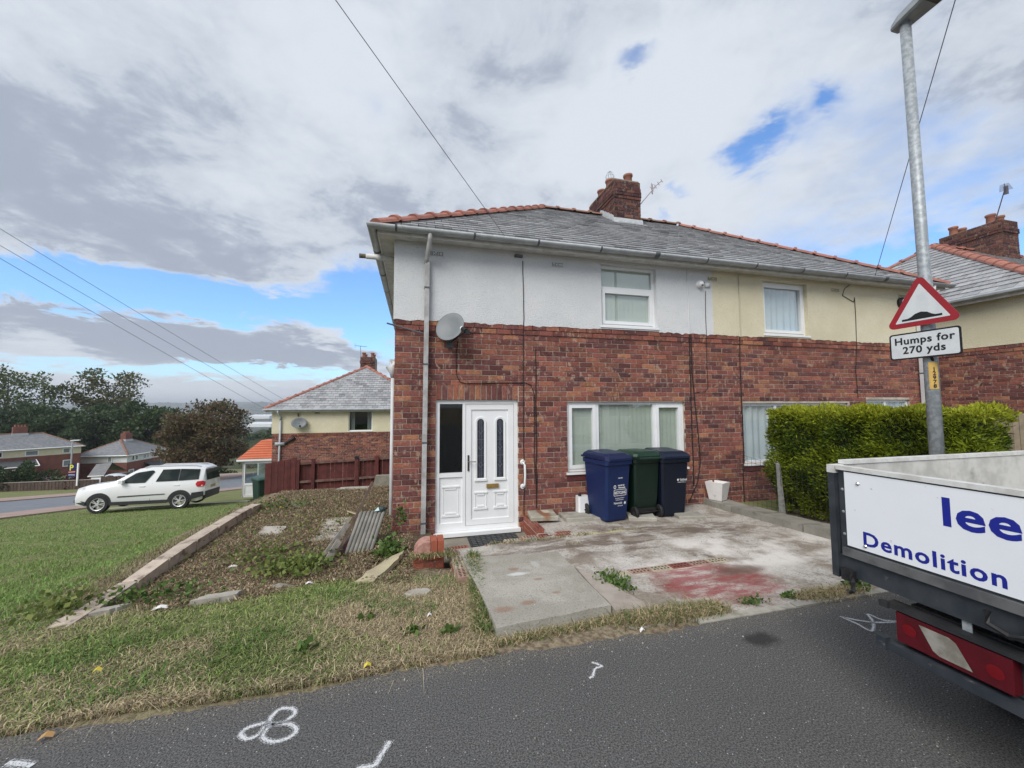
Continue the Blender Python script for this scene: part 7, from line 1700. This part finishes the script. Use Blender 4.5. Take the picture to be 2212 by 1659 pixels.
wd_ = npmesh('distant_woodland', V.reshape(-1, 3), Fq, C, LEAF, None, 3); stuff(wd_, 'hazy woods and hedgerows across the far valley', 'woodland')
for lab, px, py, d, wpx, hp_ in (('long pale warehouse roof far across valley, upper one', 560, 899, 1500, 44, 3.5), ('long white warehouse roof in valley above orange porch', 560, 916, 900, 52, 4), ('short white shed roof beside long warehouse in valley', 600, 914, 980, 24, 3)):
    k = d / 831; p = dep(px, py, d); w2_ = wpx * k / 2; h = hp_ * k * 1.6
    m = MB(); m.prism([(-w2_, 0, -h), (w2_, 0, -h), (w2_, 0, 0), (-w2_, 0, 0)], (0, 60, 0)); m.add([(-w2_, 0, 0), (w2_, 0, 0), (w2_, 60, 0), (-w2_, 60, 0), (-w2_, 30, h * .6), (w2_, 30, h * .6)], [(0, 1, 5, 4), (2, 3, 4, 5), (1, 2, 5), (3, 0, 4)])
    o = tag(m.build('warehouse', pm('shed_white', (0.7, 0.72, 0.72), None, rough=.5)), lab, 'warehouse'); o.location = p; o.rotation_euler = (0, 0, R(-14))

# ================================================================== GARDEN DEBRIS
GP = 'loose stones and boards in the weedy garden'
def flag(name, label, cat, pts, th, mat, lift=0.02, tilt=0.0, jit=0.012):
    zs_ = [zt(x, y) + lift for x, y in pts]; zm = sum(zs_) / len(zs_)
    m, _, _ = rough_slab('s', pts, th, [zm + (z_ - zm) * .5 + tilt * (i in (2, 3)) for i, z_ in enumerate(zs_)], mat, jit)
    return tag(m.build(name, mat), label, cat, GP)
# edging strip along the left side of the garden
es_ = thing('garden_edging', 'diagonal line of pale stone edging blocks along left of weedy garden', 'garden edging')
ey_ = [-1.95, -1.62, -1.15, -0.66, -0.12, 0.42, 0.98, 1.5, 1.9]
for k, (a, b_) in enumerate(zip(ey_, ey_[1:])):
    x0 = -2.56 + 0.012 * k; x1 = x0 + (0.15 if k else 0.13); zl = [-0.165, -0.155, -0.13, -0.09, -0.065, -0.055, -0.05, -0.06, -0.09]
    za, zb_ = zl[k], zl[k + 1]
    if k == 0: x0 -= .02
    m = MB(); j = lambda: rnd.uniform(-.008, .008)
    m.add([(x0 + j(), a + .008, za - .16), (x1 + j(), a + .008, za - .16), (x1 + j(), b_ - .008, zb_ - .16), (x0 + j(), b_ - .008, zb_ - .16), (x0 + j(), a + .008, za), (x1 + j(), a + .008, za - .004), (x1 + j(), b_ - .008, zb_ - .004), (x0 + j(), b_ - .008, zb_)], [(0, 3, 2, 1), (4, 5, 6, 7), (0, 1, 5, 4), (1, 2, 6, 5), (2, 3, 7, 6), (3, 0, 4, 7)])
    m.build('edging_block', pm('edging_stone', (0.50, 0.42, 0.34), (0.40, 0.33, 0.27), 9, .9, .5, 50, jit=.14, c3=(.20, .15, .11), s3=9, lo3=.55, hi3=.66), es_)
flag('stone_slab', 'long grey edging slab half buried in grass at near left garden corner', 'stone slab', [(-2.62, -1.78), (-2.30, -1.66), (-2.20, -1.56), (-2.52, -1.60)], .06, STONE, .05)
flag('stone_slab', 'grey edging slab poking from grass at front of garden', 'stone slab', [(-1.66, -1.75), (-1.33, -1.70), (-1.30, -1.60), (-1.58, -1.62)], .08, STONE, .075)
flag('paving_slab', 'square grey paving slab lying in dead weeds of garden centre', 'paving slab', [(-1.88, 0.38), (-1.55, 0.30), (-1.56, 0.62), (-1.88, 0.68)], .05, STONE, .03, .03)
flag('paving_slab', 'cracked pale paving slab nearest leaning boards', 'paving slab', [(-1.10, -0.10), (-0.74, -0.06), (-0.70, 0.24), (-1.04, 0.26)], .04, STONE, .03)
flag('paving_slab', 'pale paving slab just behind cracked one', 'paving slab', [(-1.08, 0.31), (-0.72, 0.30), (-0.66, 0.52), (-1.02, 0.56)], .04, STONE, .025)
flag('paving_slab', 'grey paving slab furthest back of three by leaning boards', 'paving slab', [(-1.12, 0.62), (-0.70, 0.58), (-0.66, 0.98), (-1.08, 1.02)], .04, STONE, .03)
flag('paving_slab', 'thin slab near crest of weedy garden', 'paving slab', [(-2.02, 1.85), (-1.62, 1.8), (-1.58, 2.15), (-1.92, 2.2)], .04, STONE, .035)
flag('paving_slab', 'narrow slab sunk in weeds left of garden centre', 'paving slab', [(-2.1, 1.35), (-1.8, 1.3), (-1.78, 1.45), (-2.06, 1.5)], .04, STONE, .02)
flag('paving_slab', 'pale slab lying on garden crest before red fence', 'paving slab', [(-1.35, 3.3), (-0.7, 3.25), (-0.66, 3.5), (-1.3, 3.55)], .06, STONE, .07)
flag('flat_stone', 'big cream sandstone slab leaning beside brick pier', 'flat stone', [(-0.29, -1.58), (-0.10, -1.62), (0.13, -1.14), (0.18, -0.90), (-0.03, -1.00)], .06, CREAMST, .05, .05, .02)
flag('flat_stone', 'round flat grey stone set in dry grass before pier', 'flat stone', [(0.34 + .12 * math.cos(a), -2.14 + .085 * math.sin(a)) for a in [R(q) for q in range(0, 360, 45)]], .04, STONE, .035, 0, .006)
def rock(label, x, y, s_):
    v = []; f = icf + [(6, 10, 9, 8, 7)]
    v = [(x + p[0] * s_[0] * rnd.uniform(.85, 1.1), y + p[1] * s_[1] * rnd.uniform(.85, 1.1), zt(x, y) + p[2] * s_[2]) for p in ico]
    m = MB(); m.add(v, f); return tag(m.build('rock', ROCK, None), label, 'rock', GP)
rock('mossy grey boulder at front edge of weedy garden', -1.02, -1.46, (.15, .10, .075))
# corrugated sheet leaning on the corner of the house
cs = thing('corrugated_sheet', 'grey corrugated cement sheet leaning by house corner', 'corrugated sheet')
A_, U_, H_ = Vector((-0.55, -0.66, -0.24)), Vector((0.34, 0.03, 0.0)), Vector((0.13, 0.38, 0.42)); nn = U_.cross(H_).normalized()
m = MB(); V = []; nu = 57
for th_ in (0, .010):
    for f in (0, .25, .5, .75, 1.0):
        for i in range(nu):
            q = i / (nu - 1); saw = (q * 7) % 1; V.append(A_ + U_ * q + H_ * (f + (rnd.uniform(-.012, .012) if f in (0, 1.0) and th_ == 0 else 0)) + nn * (.020 * abs(math.sin(math.pi * saw)) ** .6 + th_))
R_ = 5 * nu
m.add(V, [(o + r_ * nu + i, o + r_ * nu + i + 1, o + (r_ + 1) * nu + i + 1, o + (r_ + 1) * nu + i) for o in (0, R_) for r_ in range(4) for i in range(nu - 1)] + [(i, i + 1, R_ + i + 1, R_ + i) for i in range(nu - 1)] + [(4 * nu + i, 4 * nu + i + 1, R_ + 4 * nu + i + 1, R_ + 4 * nu + i) for i in range(nu - 1)] + [(r_ * nu, (r_ + 1) * nu, R_ + (r_ + 1) * nu, R_ + r_ * nu) for r_ in range(4)] + [(r_ * nu + nu - 1, (r_ + 1) * nu + nu - 1, R_ + (r_ + 1) * nu + nu - 1, R_ + r_ * nu + nu - 1) for r_ in range(4)])
m.build('sheet', FIBRO, cs)
def board(name, label, cat, a, b_, w_, th, mat):
    a, b_ = Vector(a), Vector(b_); d = b_ - a; s_ = d.cross(Vector((0.25, -1, 0.1))).normalized(); n2 = d.cross(s_).normalized()
    m = MB(); m.obox(a - s_ * w_ / 2, d, s_ * w_, n2 * th); return tag(m.build(name, mat), label, cat, GP)
board('timber_batten', 'long thin brown batten leaning beside corrugated sheet', 'timber', (-0.645, -0.80, -0.28), (-0.315, 0.35, 0.47), .035, .022, pm('batten', (0.16, 0.115, 0.085), (0.11, 0.08, 0.06), 14, .8))
board('plank', 'weathered grey plank leaning in weeds, left of pair', 'plank', (-0.77, -0.95, -0.22), (-0.55, -0.33, 0.06), .07, .03, WOODG)
board('plank', 'weathered grey plank leaning in weeds, right of pair', 'plank', (-0.70, -0.98, -0.22), (-0.60, -0.66, -0.05), .07, .03, WOODG)
board('metal_channel', 'maroon box channel leaning between planks and corrugated sheet', 'metal channel', (-0.62, -0.93, -0.28), (-0.46, -0.35, -0.08), .075, .06, MAROON)
board('metal_channel', 'second maroon channel half hidden behind long batten', 'metal channel', (-0.58, -0.80, -0.26), (-0.44, -0.30, -0.03), .06, .05, MAROON)
board('timber_batten', 'pale thin batten lying across weeds by corrugated sheet', 'timber', (-0.80, 1.15, -0.14), (-0.45, 0.62, -0.12), .02, .018, pm('pale_batten', (0.40, 0.32, 0.22), None, rough=.8))
board('timber_batten', 'brown batten lying flat in front of pale slabs', 'timber', (-1.48, -0.62, -0.19), (-1.02, -0.20, -0.18), .03, .02, pm('batten', (0.16, 0.115, 0.085)))
rg = thing('crumpled_bag', 'crumpled dark green bag lying on top of corrugated sheet', 'bag', (-0.13, -0.26, 0.19))
m = MB(); m.add([(p[0] * .07 * rnd.uniform(.7, 1.3), p[1] * .06 * rnd.uniform(.7, 1.3), p[2] * .055) for p in ico], icf + [(6, 10, 9, 8, 7)]); m.build('bag_body', pm('bag_green', (0.05, 0.075, 0.07), (0.025, 0.035, 0.035), 30, .35), rg)
m = MB(); m.add([(-.10, -.05, 0.0), (-.03, -.06, .01), (-.05, -.02, .05), (-.12, 0.02, -.03)], [(0, 1, 2, 3)]); m.build('torn_flap', pm('flap', (0.40, 0.55, 0.55), None, rough=.4), rg)
# weeds on the bank by the corner of the house, and in the yard
def weed(label, c, r_, n, size, cols, h=.12, name='weed_clump'):
    q = nrs.randn(n, 3); P = np.array([c[0], c[1], 0]) + q * np.array([r_[0], r_[1], 0]) * .5; P[:, 2] = c[2] + np.abs(q[:, 2]) * h * .5
    N = np.stack([nrs.randn(n), nrs.randn(n), .8 + 0 * q[:, 2]], -1) * .7; tone = nrs.rand(n, 1); C = np.array(cols[0]) * (1 - tone) + np.array(cols[1]) * tone
    V, Fq, C = leaf_cards(P, N, size, C, .5, .7, .1); o = npmesh(name, V, Fq, C, LEAF, None, 4); return tag(o, label, 'weeds', 'green weeds', 'stuff')
WG = [(0.055, 0.105, 0.026), (0.13, 0.20, 0.05)]; WY = [(0.10, 0.15, 0.04), (0.22, 0.25, 0.07)]
weed('bright green bramble growing between corrugated sheet and pier', (0.0, -0.80, -0.22), (.16, .16), 260, .065, WG, .16)
weed('green shoots climbing foot of downpipe at house corner', (0.13, -0.35, 0.0), (.09, .06), 60, .06, WG, .28)
weed('green leafy patch in front of leaning planks', (-0.98, -1.02, -0.19), (.40, .26), 620, .055, WY, .08)
weed('yellow-green patch left of leafy patch in garden', (-1.40, -0.55, -0.19), (.5, .35), 260, .05, WY, .07)
weed('sparse green seedlings over middle of weedy garden', (-1.3, 0.4, -0.17), (1.4, 1.3), 420, .04, WY, .06)
weed('green tufts on back crest of weedy garden', (-2.1, 1.9, -0.16), (.7, .5), 260, .05, WG, .07)
weed('broad-leaved weeds along right edge of concrete slab', (2.10, -2.62, -0.03), (.12, .22), 340, .034, WG, .045)
weed('small weed clump at road edge below red stain', (2.98, -3.27, 0.0), (.11, .05), 110, .028, WG, .035)
weed('small weed clump at road edge right of red stain', (3.35, -3.28, 0.0), (.08, .04), 80, .028, WG, .035)
weed('green weeds at yard end behind truck corner', (4.05, -3.30, 0.0), (.12, .06), 140, .04, WG, .06)
weed('weeds growing on inner end of stone edging', (-2.7, -1.55, -0.16), (.25, .25), 260, .05, WY, .10)
weed('green weeds growing through garden edging corner', (-2.15, -1.45, -0.18), (.5, .2), 260, .05, WG, .08)
for k, (x, y) in enumerate(((-0.42, -3.02), (0.28, -2.98), (-0.05, -2.62), (0.55, -3.05))):
    weed('broad green dock leaves in dry verge grass', (x, y, zt(x, y)), (.07, .05), 40, .055, WG, .05)
# litter
LP = 'scraps of litter in the weedy garden'
def scrap(label, x, y, s_, mat, z_=None):
    m = MB(); z0_ = (zt(x, y) if z_ is None else z_) + .03; m.add([(x - s_, y - s_ * .4, z0_), (x, y - s_ * .5, z0_ + .02), (x + s_, y - s_ * .2, z0_ + .005), (x + s_ * .9, y + s_ * .4, z0_ + .015), (x, y + s_ * .3, z0_ + .03), (x - s_ * .9, y + s_ * .4, z0_ + .01)], [(0, 1, 4, 5), (1, 2, 3, 4)])
    return tag(m.build('litter', mat), label, 'litter', LP)
LW = pm('litter_white', (0.72, 0.70, 0.68), None, rough=.6); LYE = pm('leaf_yellow', (0.60, 0.48, 0.05), None, rough=.6)
scrap('torn white paper scrap left of garden centre', -1.72, -0.75, .05, LW); scrap('small yellow leaf on weedy garden crest', -2.0, 1.8, .05, LYE)
scrap('yellow leaf on grass near lower left picture corner', -1.52, -3.02, .022, LYE, .01); scrap('yellow leaf at asphalt edge before verge', 0.03, -3.36, .022, LYE, 0.0); scrap('tan leaf on asphalt at lower left', -1.42, -3.48, .03, pm('leaf_tan', (.42, .24, .09), None, rough=.7), -.02)
scrap('white scrap in dry grass near big slab corner', 0.42, -2.75, .018, LW); scrap('white scrap on asphalt below big slab', 1.87, -3.42, .02, LW, -.02)
scrap('white fragment in grass at front of garden', -1.88, -1.75, .06, LW); scrap('pale fragments beside boulder', -.75, -1.45, .035, LW)

# ------------------------------------------------------------------ sprayed marks on the asphalt
sm = bpy.data.materials.new('spray_paint'); sm.use_nodes = True
t = NT(sm.node_tree); b = t.nt.nodes['Principled BSDF']; b.inputs['Base Color'].default_value = (.62, .63, .64, 1); b.inputs['Roughness'].default_value = .8
tr = t.n('ShaderNodeBsdfTransparent'); mx = t.n('ShaderNodeMixShader'); g = t.n('ShaderNodeNewGeometry')
a_ = t.n('ShaderNodeAttribute'); a_.attribute_name = 'Col'
t.l(t.ramp(t.m('ADD', t.m('MULTIPLY', a_.outputs['Fac'], .42), t.noise(g.outputs['Position'], 150, 4, .8)), .60, .90), mx.inputs[0])
t.l(tr.outputs[0], mx.inputs[1]); t.l(b.outputs[0], mx.inputs[2]); t.l(mx.outputs[0], t.nt.nodes['Material Output'].inputs[0])
def spray(label, pts, w_, closed=False):
    pts = [Vector((x, y, 0)) for x, y in pts]; P_ = []
    for i in range(len(pts) - 1):
        a0, b0_, c0_, d0_ = pts[max(0, i - 1)], pts[i], pts[i + 1], pts[min(len(pts) - 1, i + 2)]
        for k in range(8):
            u = k / 8; P_.append(.5 * ((2 * b0_) + (c0_ - a0) * u + (2 * a0 - 5 * b0_ + 4 * c0_ - d0_) * u * u + (3 * b0_ - a0 - 3 * c0_ + d0_) * u ** 3))
    P_.append(pts[-1]); m = MB(); w_ = w_ * 1.45; bands = [(-1.3, -.75, .12), (-.75, -.35, .48), (-.35, .35, .80), (.35, .75, .48), (.75, 1.3, .12)]; V = []; F_ = []
    for i, p in enumerate(P_):
        d = (P_[min(i + 1, len(P_) - 1)] - P_[max(0, i - 1)]).normalized(); s_ = Vector((-d.y, d.x, 0))
        V += [p + s_ * w_ * q + Vector((0, 0, .0045)) for q in (-1.3, -.75, -.35, .35, .75, 1.3)]
    o0 = 0
    for j, (a, b2, k) in enumerate(bands):
        m.cur = (k, k, k); m.add([V[i * 6 + j + e] for i in range(len(P_)) for e in (0, 1)], [(2 * i, 2 * i + 1, 2 * i + 3, 2 * i + 2) for i in range(len(P_) - 1)])
    return tag(m.build('paint_mark', sm), label, 'paint mark', 'white spray marks on the asphalt')
def gz(px, py): r_ = ray(px, py); return tuple((CAM + r_ * (-CAM.z / r_.z))[:2])
def pxs(l_): return [gz(*q) for q in l_]
spray('white sprayed figure of loops on asphalt at lower left', pxs([(580, 1562), (540, 1572), (520, 1588), (535, 1598), (560, 1588), (575, 1570), (610, 1562), (636, 1545), (632, 1533), (605, 1534), (583, 1555), (590, 1566), (625, 1566), (640, 1578), (625, 1595), (590, 1604), (568, 1595), (575, 1578), (590, 1567)]), .015)
spray('white sprayed angled stroke at bottom of asphalt', pxs([(843, 1602), (825, 1630), (808, 1655), (770, 1662)]), .016)
spray('small white scribble on asphalt below big slab', pxs([(1278, 1432), (1300, 1440), (1286, 1446), (1280, 1462), (1272, 1466)]), .010)
spray('white sprayed zigzag arrow on asphalt by truck', pxs([(1815, 1333), (1850, 1348), (1882, 1364), (1886, 1345), (1876, 1328), (1905, 1340), (1940, 1344), (1880, 1345), (1815, 1333)]), .012)
spray('white paint blot at bottom left picture corner', pxs([(15, 1650), (45, 1652), (70, 1656)]), .02)

# ------------------------------------------------------------------ grass, dry stalks and dead weeds
def blades(name, pts, hgt, wid, cols, bend=.6, z=None, label=None, cat=None):
    n = len(pts); x, y = pts[:, 0], pts[:, 1]; z0_ = zterr(x, y) if z is None else z
    z0_ = z0_ - .004
    a = nrs.rand(n) * 2 * np.pi; dx, dy_ = np.cos(a), np.sin(a); h = hgt * (.45 + .9 * nrs.rand(n)); w2_ = wid * (.6 + .8 * nrs.rand(n)); bd = bend * (.3 + nrs.rand(n)) * h; a2 = nrs.rand(n) * 2 * np.pi
    V = np.empty((n, 5, 3)); B = np.stack([x, y, z0_], -1); S = np.stack([dx * w2_, dy_ * w2_, 0 * x], -1); D = np.stack([np.cos(a2), np.sin(a2), 0 * x], -1)
    mid = B + D * (bd * .35)[:, None] + np.stack([0 * x, 0 * x, h * .6], -1); tip = B + D * bd[:, None] + np.stack([0 * x, 0 * x, h * np.clip(1 - .35 * bend, .25, 1)], -1)
    V[:, 0] = B - S; V[:, 1] = B + S; V[:, 2] = mid - S * .7; V[:, 3] = mid + S * .7; V[:, 4] = tip
    base = (np.arange(n) * 5)[:, None]; Fq = np.concatenate([base + np.array([[0, 1, 3]]), base + np.array([[0, 3, 2]]), base + np.array([[2, 3, 4]])], 1).reshape(-1, 3)
    o = npmesh(name, V.reshape(-1, 3), Fq, np.repeat(cols, 3, 0), LEAF, None, 3); return stuff(o, label, cat)
def nz(x, y, s_, seed): return .5 + .5 * np.sin(x * s_ + seed + 1.7 * np.sin(y * s_ * .8 + seed * 2)) * np.sin(y * s_ * 1.1 - seed + 1.3 * np.sin(x * s_ * .7))
def pick(n, x0, x1, y0, y1, dens):
    x = nrs.uniform(x0, x1, n); y = nrs.uniform(y0, y1, n); d2 = (x - CAM.x) ** 2 + (y - CAM.y) ** 2; p = np.minimum(1, dens(x, y) * (9.0 / d2)); k = nrs.rand(n) < p
    return np.stack([x[k], y[k]], -1)
def onslab(x, y): return (x > .80) & (y > -3.22)
def stone_clear(x, y):
    k = np.ones(len(x))
    k[(x > -2.57) & (x < -2.38) & (y > -1.95) & (y < 1.9)] = 0
    for x0, x1, y0, y1 in ((-1.9, -1.54, .3, .68), (-1.1, -.66, -.1, 1.0), (-.25, .15, -1.5, -.9), (.22, .46, -2.22, -2.06), (-1.64, -1.32, -1.74, -1.6), (-2.6, -2.2, -1.75, -1.57)): k[(x > x0) & (x < x1) & (y > y0) & (y < y1)] = 0.1
    return k
# verge: mixed green and straw
P_ = pick(420000, -5.5, .82, -3.40, -1.25, lambda x, y: (1 - smooth01(-1.75, -1.35, y + .25 * np.sin(x * 3))) * stone_clear(x, y) * .9)
P_ = P_[P_[:, 1] > -3.40 + .03 * np.sin(P_[:, 0] * 4) ]
x, y = P_.T; dry = np.clip(smooth01(-.75, .35, x + .5 * (nz(x, y, 2.1, 1) - .5)) * smooth01(-.5, -1.1, y) * .85 + smooth01(-3.22, -3.38, y) * .35 + .42 * (nz(x, y, 1.9, 3) > .62) + .28 * nz(x, y, 4.3, 2) ** 2 + .03, 0, 1)[:, None]
gcol = np.array([.13, .20, .045]) * (1 - nrs.rand(len(x), 1)) + np.array([.31, .36, .125]) * nrs.rand(len(x), 1) ; scol = np.array([.50, .41, .26]) * (.40 + .95 * nrs.rand(len(x), 1))
col_ = np.where(nrs.rand(len(x), 1) < dry, scol, gcol * (.8 + .5 * nz(x, y, 1.4, 5)[:, None]))
blades('verge_grass', P_, .052, .0034, col_, 1.0, label='patchy green and straw grass on the verge', cat='grass')
P_ = pick(11000, -4.5, .80, -3.42, -1.4, lambda x, y: .35 + .65 * nz(x, y, 1.7, 9)); k = nrs.rand(len(P_), 1)
blades('straw_stalks', P_, .07, .0020, np.where(k < .7, np.array([.60, .50, .33]), np.array([.20, .30, .08])) * (.6 + .7 * nrs.rand(len(P_), 1)), 2.4, label='long dry stalks lying over the verge grass', cat='grass')
P_ = pick(9000, -3.2, .75, -3.3, -1.5, lambda x, y: 1.4 * (nz(x, y, 3.3, 12) > .80)); k = nrs.rand(len(P_), 1)
blades('green_tufts', P_, .095, .0034, np.array([.10, .19, .04]) * (.7 + .8 * k), 1.1, label='darker green tufts of longer grass in the verge', cat='grass')
# lawn on the slope
P_ = pick(900000, -16.0, -2.62, -3.38, 15, lambda x, y: 3.2 * (1 - smooth01(-3.4, -2.4, x) * smooth01(-2.2, -1.2, y) * .5))
P_ = P_[~((P_[:, 0] > -14.0) & (P_[:, 0] < -13.8))]; P_ = P_[P_[:, 0] > -13.8]
x, y = P_.T; far_ = np.sqrt((x - CAM.x) ** 2 + (y - CAM.y) ** 2)
dry = np.clip(.04 + .18 * (nz(x, y, 1.3, 7) > .70) + .75 * smooth01(-3.5, -2.9, x + .5 * (nz(x, y, 2, 2) - .5)) * smooth01(-2.4, -1.4, y), 0, 1)[:, None]
gcol = np.array([.20, .30, .085]) * (.75 + .7 * nrs.rand(len(x), 1)); scol = np.array([.34, .29, .175]) * (.5 + .7 * nrs.rand(len(x), 1))
blades('lawn_grass', P_, .055, .0045, np.where(nrs.rand(len(x), 1) < dry, scol, gcol), .8, label='short green lawn sloping down to the lower road', cat='grass')
# dead weeds in the garden: curled brown stems and leaves
P_ = pick(700000, -2.45, .25, -1.75, 5.6, lambda x, y: 1.45 * smooth01(-1.75, -1.35, y + .25 * np.sin(x * 3)) * stone_clear(x, y) * (1 - smooth01(-.05, .1, x) * smooth01(-.25, -.05, y)) * (.40 + .80 * nz(x, y, 3.1, 4)) * (1 - .6 * (np.hypot(x + 1.86, (y + .3) * .8) < .22)) * (1 - .6 * (np.hypot(x + 1.72, y + .85) < .2)))
x, y = P_.T; k = nrs.rand(len(x), 1)
col_ = np.where(k < .14, np.array([.56, .46, .31]), np.where(k < .46, np.array([.40, .295, .185]), np.where(k < .89, np.array([.17, .12, .08]), np.array([.19, .23, .075])))) * (.6 + .8 * nrs.rand(len(x), 1))
blades('dead_weeds', P_, .078, .0052, col_, 1.8, label='thick mat of dead brown weeds over the garden', cat='dead weeds')
N_ = len(P_) // 7; sel = nrs.choice(len(P_), N_); x, y = P_[sel].T
Pq = np.stack([x, y, zterr(x, y) + .01 + .05 * nrs.rand(N_)], -1); V, Fq, C = leaf_cards(Pq, nrs.randn(N_, 3) + np.array([0, 0, .6]), .030, np.where(nrs.rand(N_, 1) < .88, np.array([.36, .275, .185]), np.array([.16, .22, .06])) * (.45 + 1.0 * nrs.rand(N_, 1)), .6, .55)
stuff(npmesh('dead_leaves', V, Fq, C, LEAF, None, 4), 'curled dead leaves among the garden weeds', 'dead leaves')
# dry tufts along the edges of slab, yard and asphalt
def tuft(label, pts, n, hgt, spread, green=.25, bend=1.2):
    c = np.array(pts); i = nrs.randint(0, len(c), n); P_ = c[i] + nrs.randn(n, 2) * np.array(spread); zz = np.interp(P_[:, 1], [-3.42, -.4], [0.0, -.14]); zz = np.where(P_[:, 1] < -3.42, 0, zz)
    k = nrs.rand(n, 1); col_ = np.where(k < green, np.array([.11, .18, .045]), np.array([.46, .37, .22])) * (.55 + .8 * nrs.rand(n, 1))
    o = blades('grass_tuft', P_, hgt, .003, col_, bend, z=zz - .005, label=label, cat='grass'); o['kind'] = 'stuff'; return o
tuft('dry grass tufts under front edge of concrete slab', [(q, -3.27 + .07 * (q - .9)) for q in np.arange(.80, 1.85, .04)], 1500, .05, (.03, .025), .25)
tuft('straw grass clump between slab and red-stained yard', [(q, -3.27 - .02 * q + .04) for q in np.arange(1.85, 2.65, .03)], 3600, .085, (.05, .045), .3)
tuft('dry grass at yard edge near truck', [(q, -3.33) for q in np.arange(3.45, 4.05, .03)], 2200, .07, (.05, .04), .15)
tuft('green grass along left side of concrete slab', [(.79 + .01 * q, -3.1 + .1 * q) for q in range(0, 17)], 3800, .075, (.03, .06), .65)
tuft('wisps growing from yard joints', [(1.3 + .2 * q, -1.10) for q in range(0, 7)] + [(3.0, -1.0), (3.3, -1.05), (2.2, -1.4)], 500, .05, (.06, .02), .5)
tuft('grass at foot of brick pier', [(.28 + .03 * q, -1.31) for q in range(0, 14)] + [(.70, -1.2), (.74, -1.4), (.74, -1.6)], 700, .06, (.03, .05), .4)

gx_ = np.concatenate([nrs.uniform(-3, 6, 500), nrs.uniform(-3, 5, 260)]); gy_ = np.concatenate([-3.44 - np.abs(nrs.randn(500)) * .10, nrs.uniform(-5.2, -3.5, 260)]); gz_ = 0 * gx_ + .002
hx = nrs.uniform(2.2, 5.2, 420); hy = nrs.uniform(-3.3, -.6, 420); gx_, gy_, gz_ = np.concatenate([gx_, hx]), np.concatenate([gy_, hy]), np.concatenate([gz_, np.array([zy(v) for v in hy]) + .002])
n_ = len(gx_); sz = .002 + .0045 * nrs.rand(n_) ** 3
V = np.array(ico)[None] * sz[:, None, None] * (0.7 + .6 * nrs.rand(n_, 11, 1)) + np.stack([gx_, gy_, gz_], -1)[:, None]; Fq = (np.array(icf)[None] + (np.arange(n_) * 11)[:, None, None]).reshape(-1, 3)
C = np.repeat(np.array([.26, .24, .21]) * (.4 + 1.1 * nrs.rand(n_, 1)), 15, 0)
stuff(npmesh('grit', V.reshape(-1, 3), Fq, C, pm('grit', (1, 1, 1), None, rough=.9, attr=True), None, 3), 'loose grit scattered over asphalt edge and yard', 'grit')
# ================================================================== AIR
hzm = bpy.data.materials.new('haze'); hzm.use_nodes = True; nt = hzm.node_tree; nt.nodes.clear()
ho = nt.nodes.new('ShaderNodeOutputMaterial'); pv = nt.nodes.new('ShaderNodeVolumePrincipled'); pv.inputs['Color'].default_value = (.86, .91, .97, 1); pv.inputs['Density'].default_value = HAZE_D; pv.inputs['Anisotropy'].default_value = 0.2
nt.links.new(pv.outputs[0], ho.inputs['Volume'])
m = MB(); m.box(-7600, 7600, -3600, 9600, -110, 110); hb_ = stuff(m.build('haze', hzm), 'thin pale haze over the valley', 'haze')
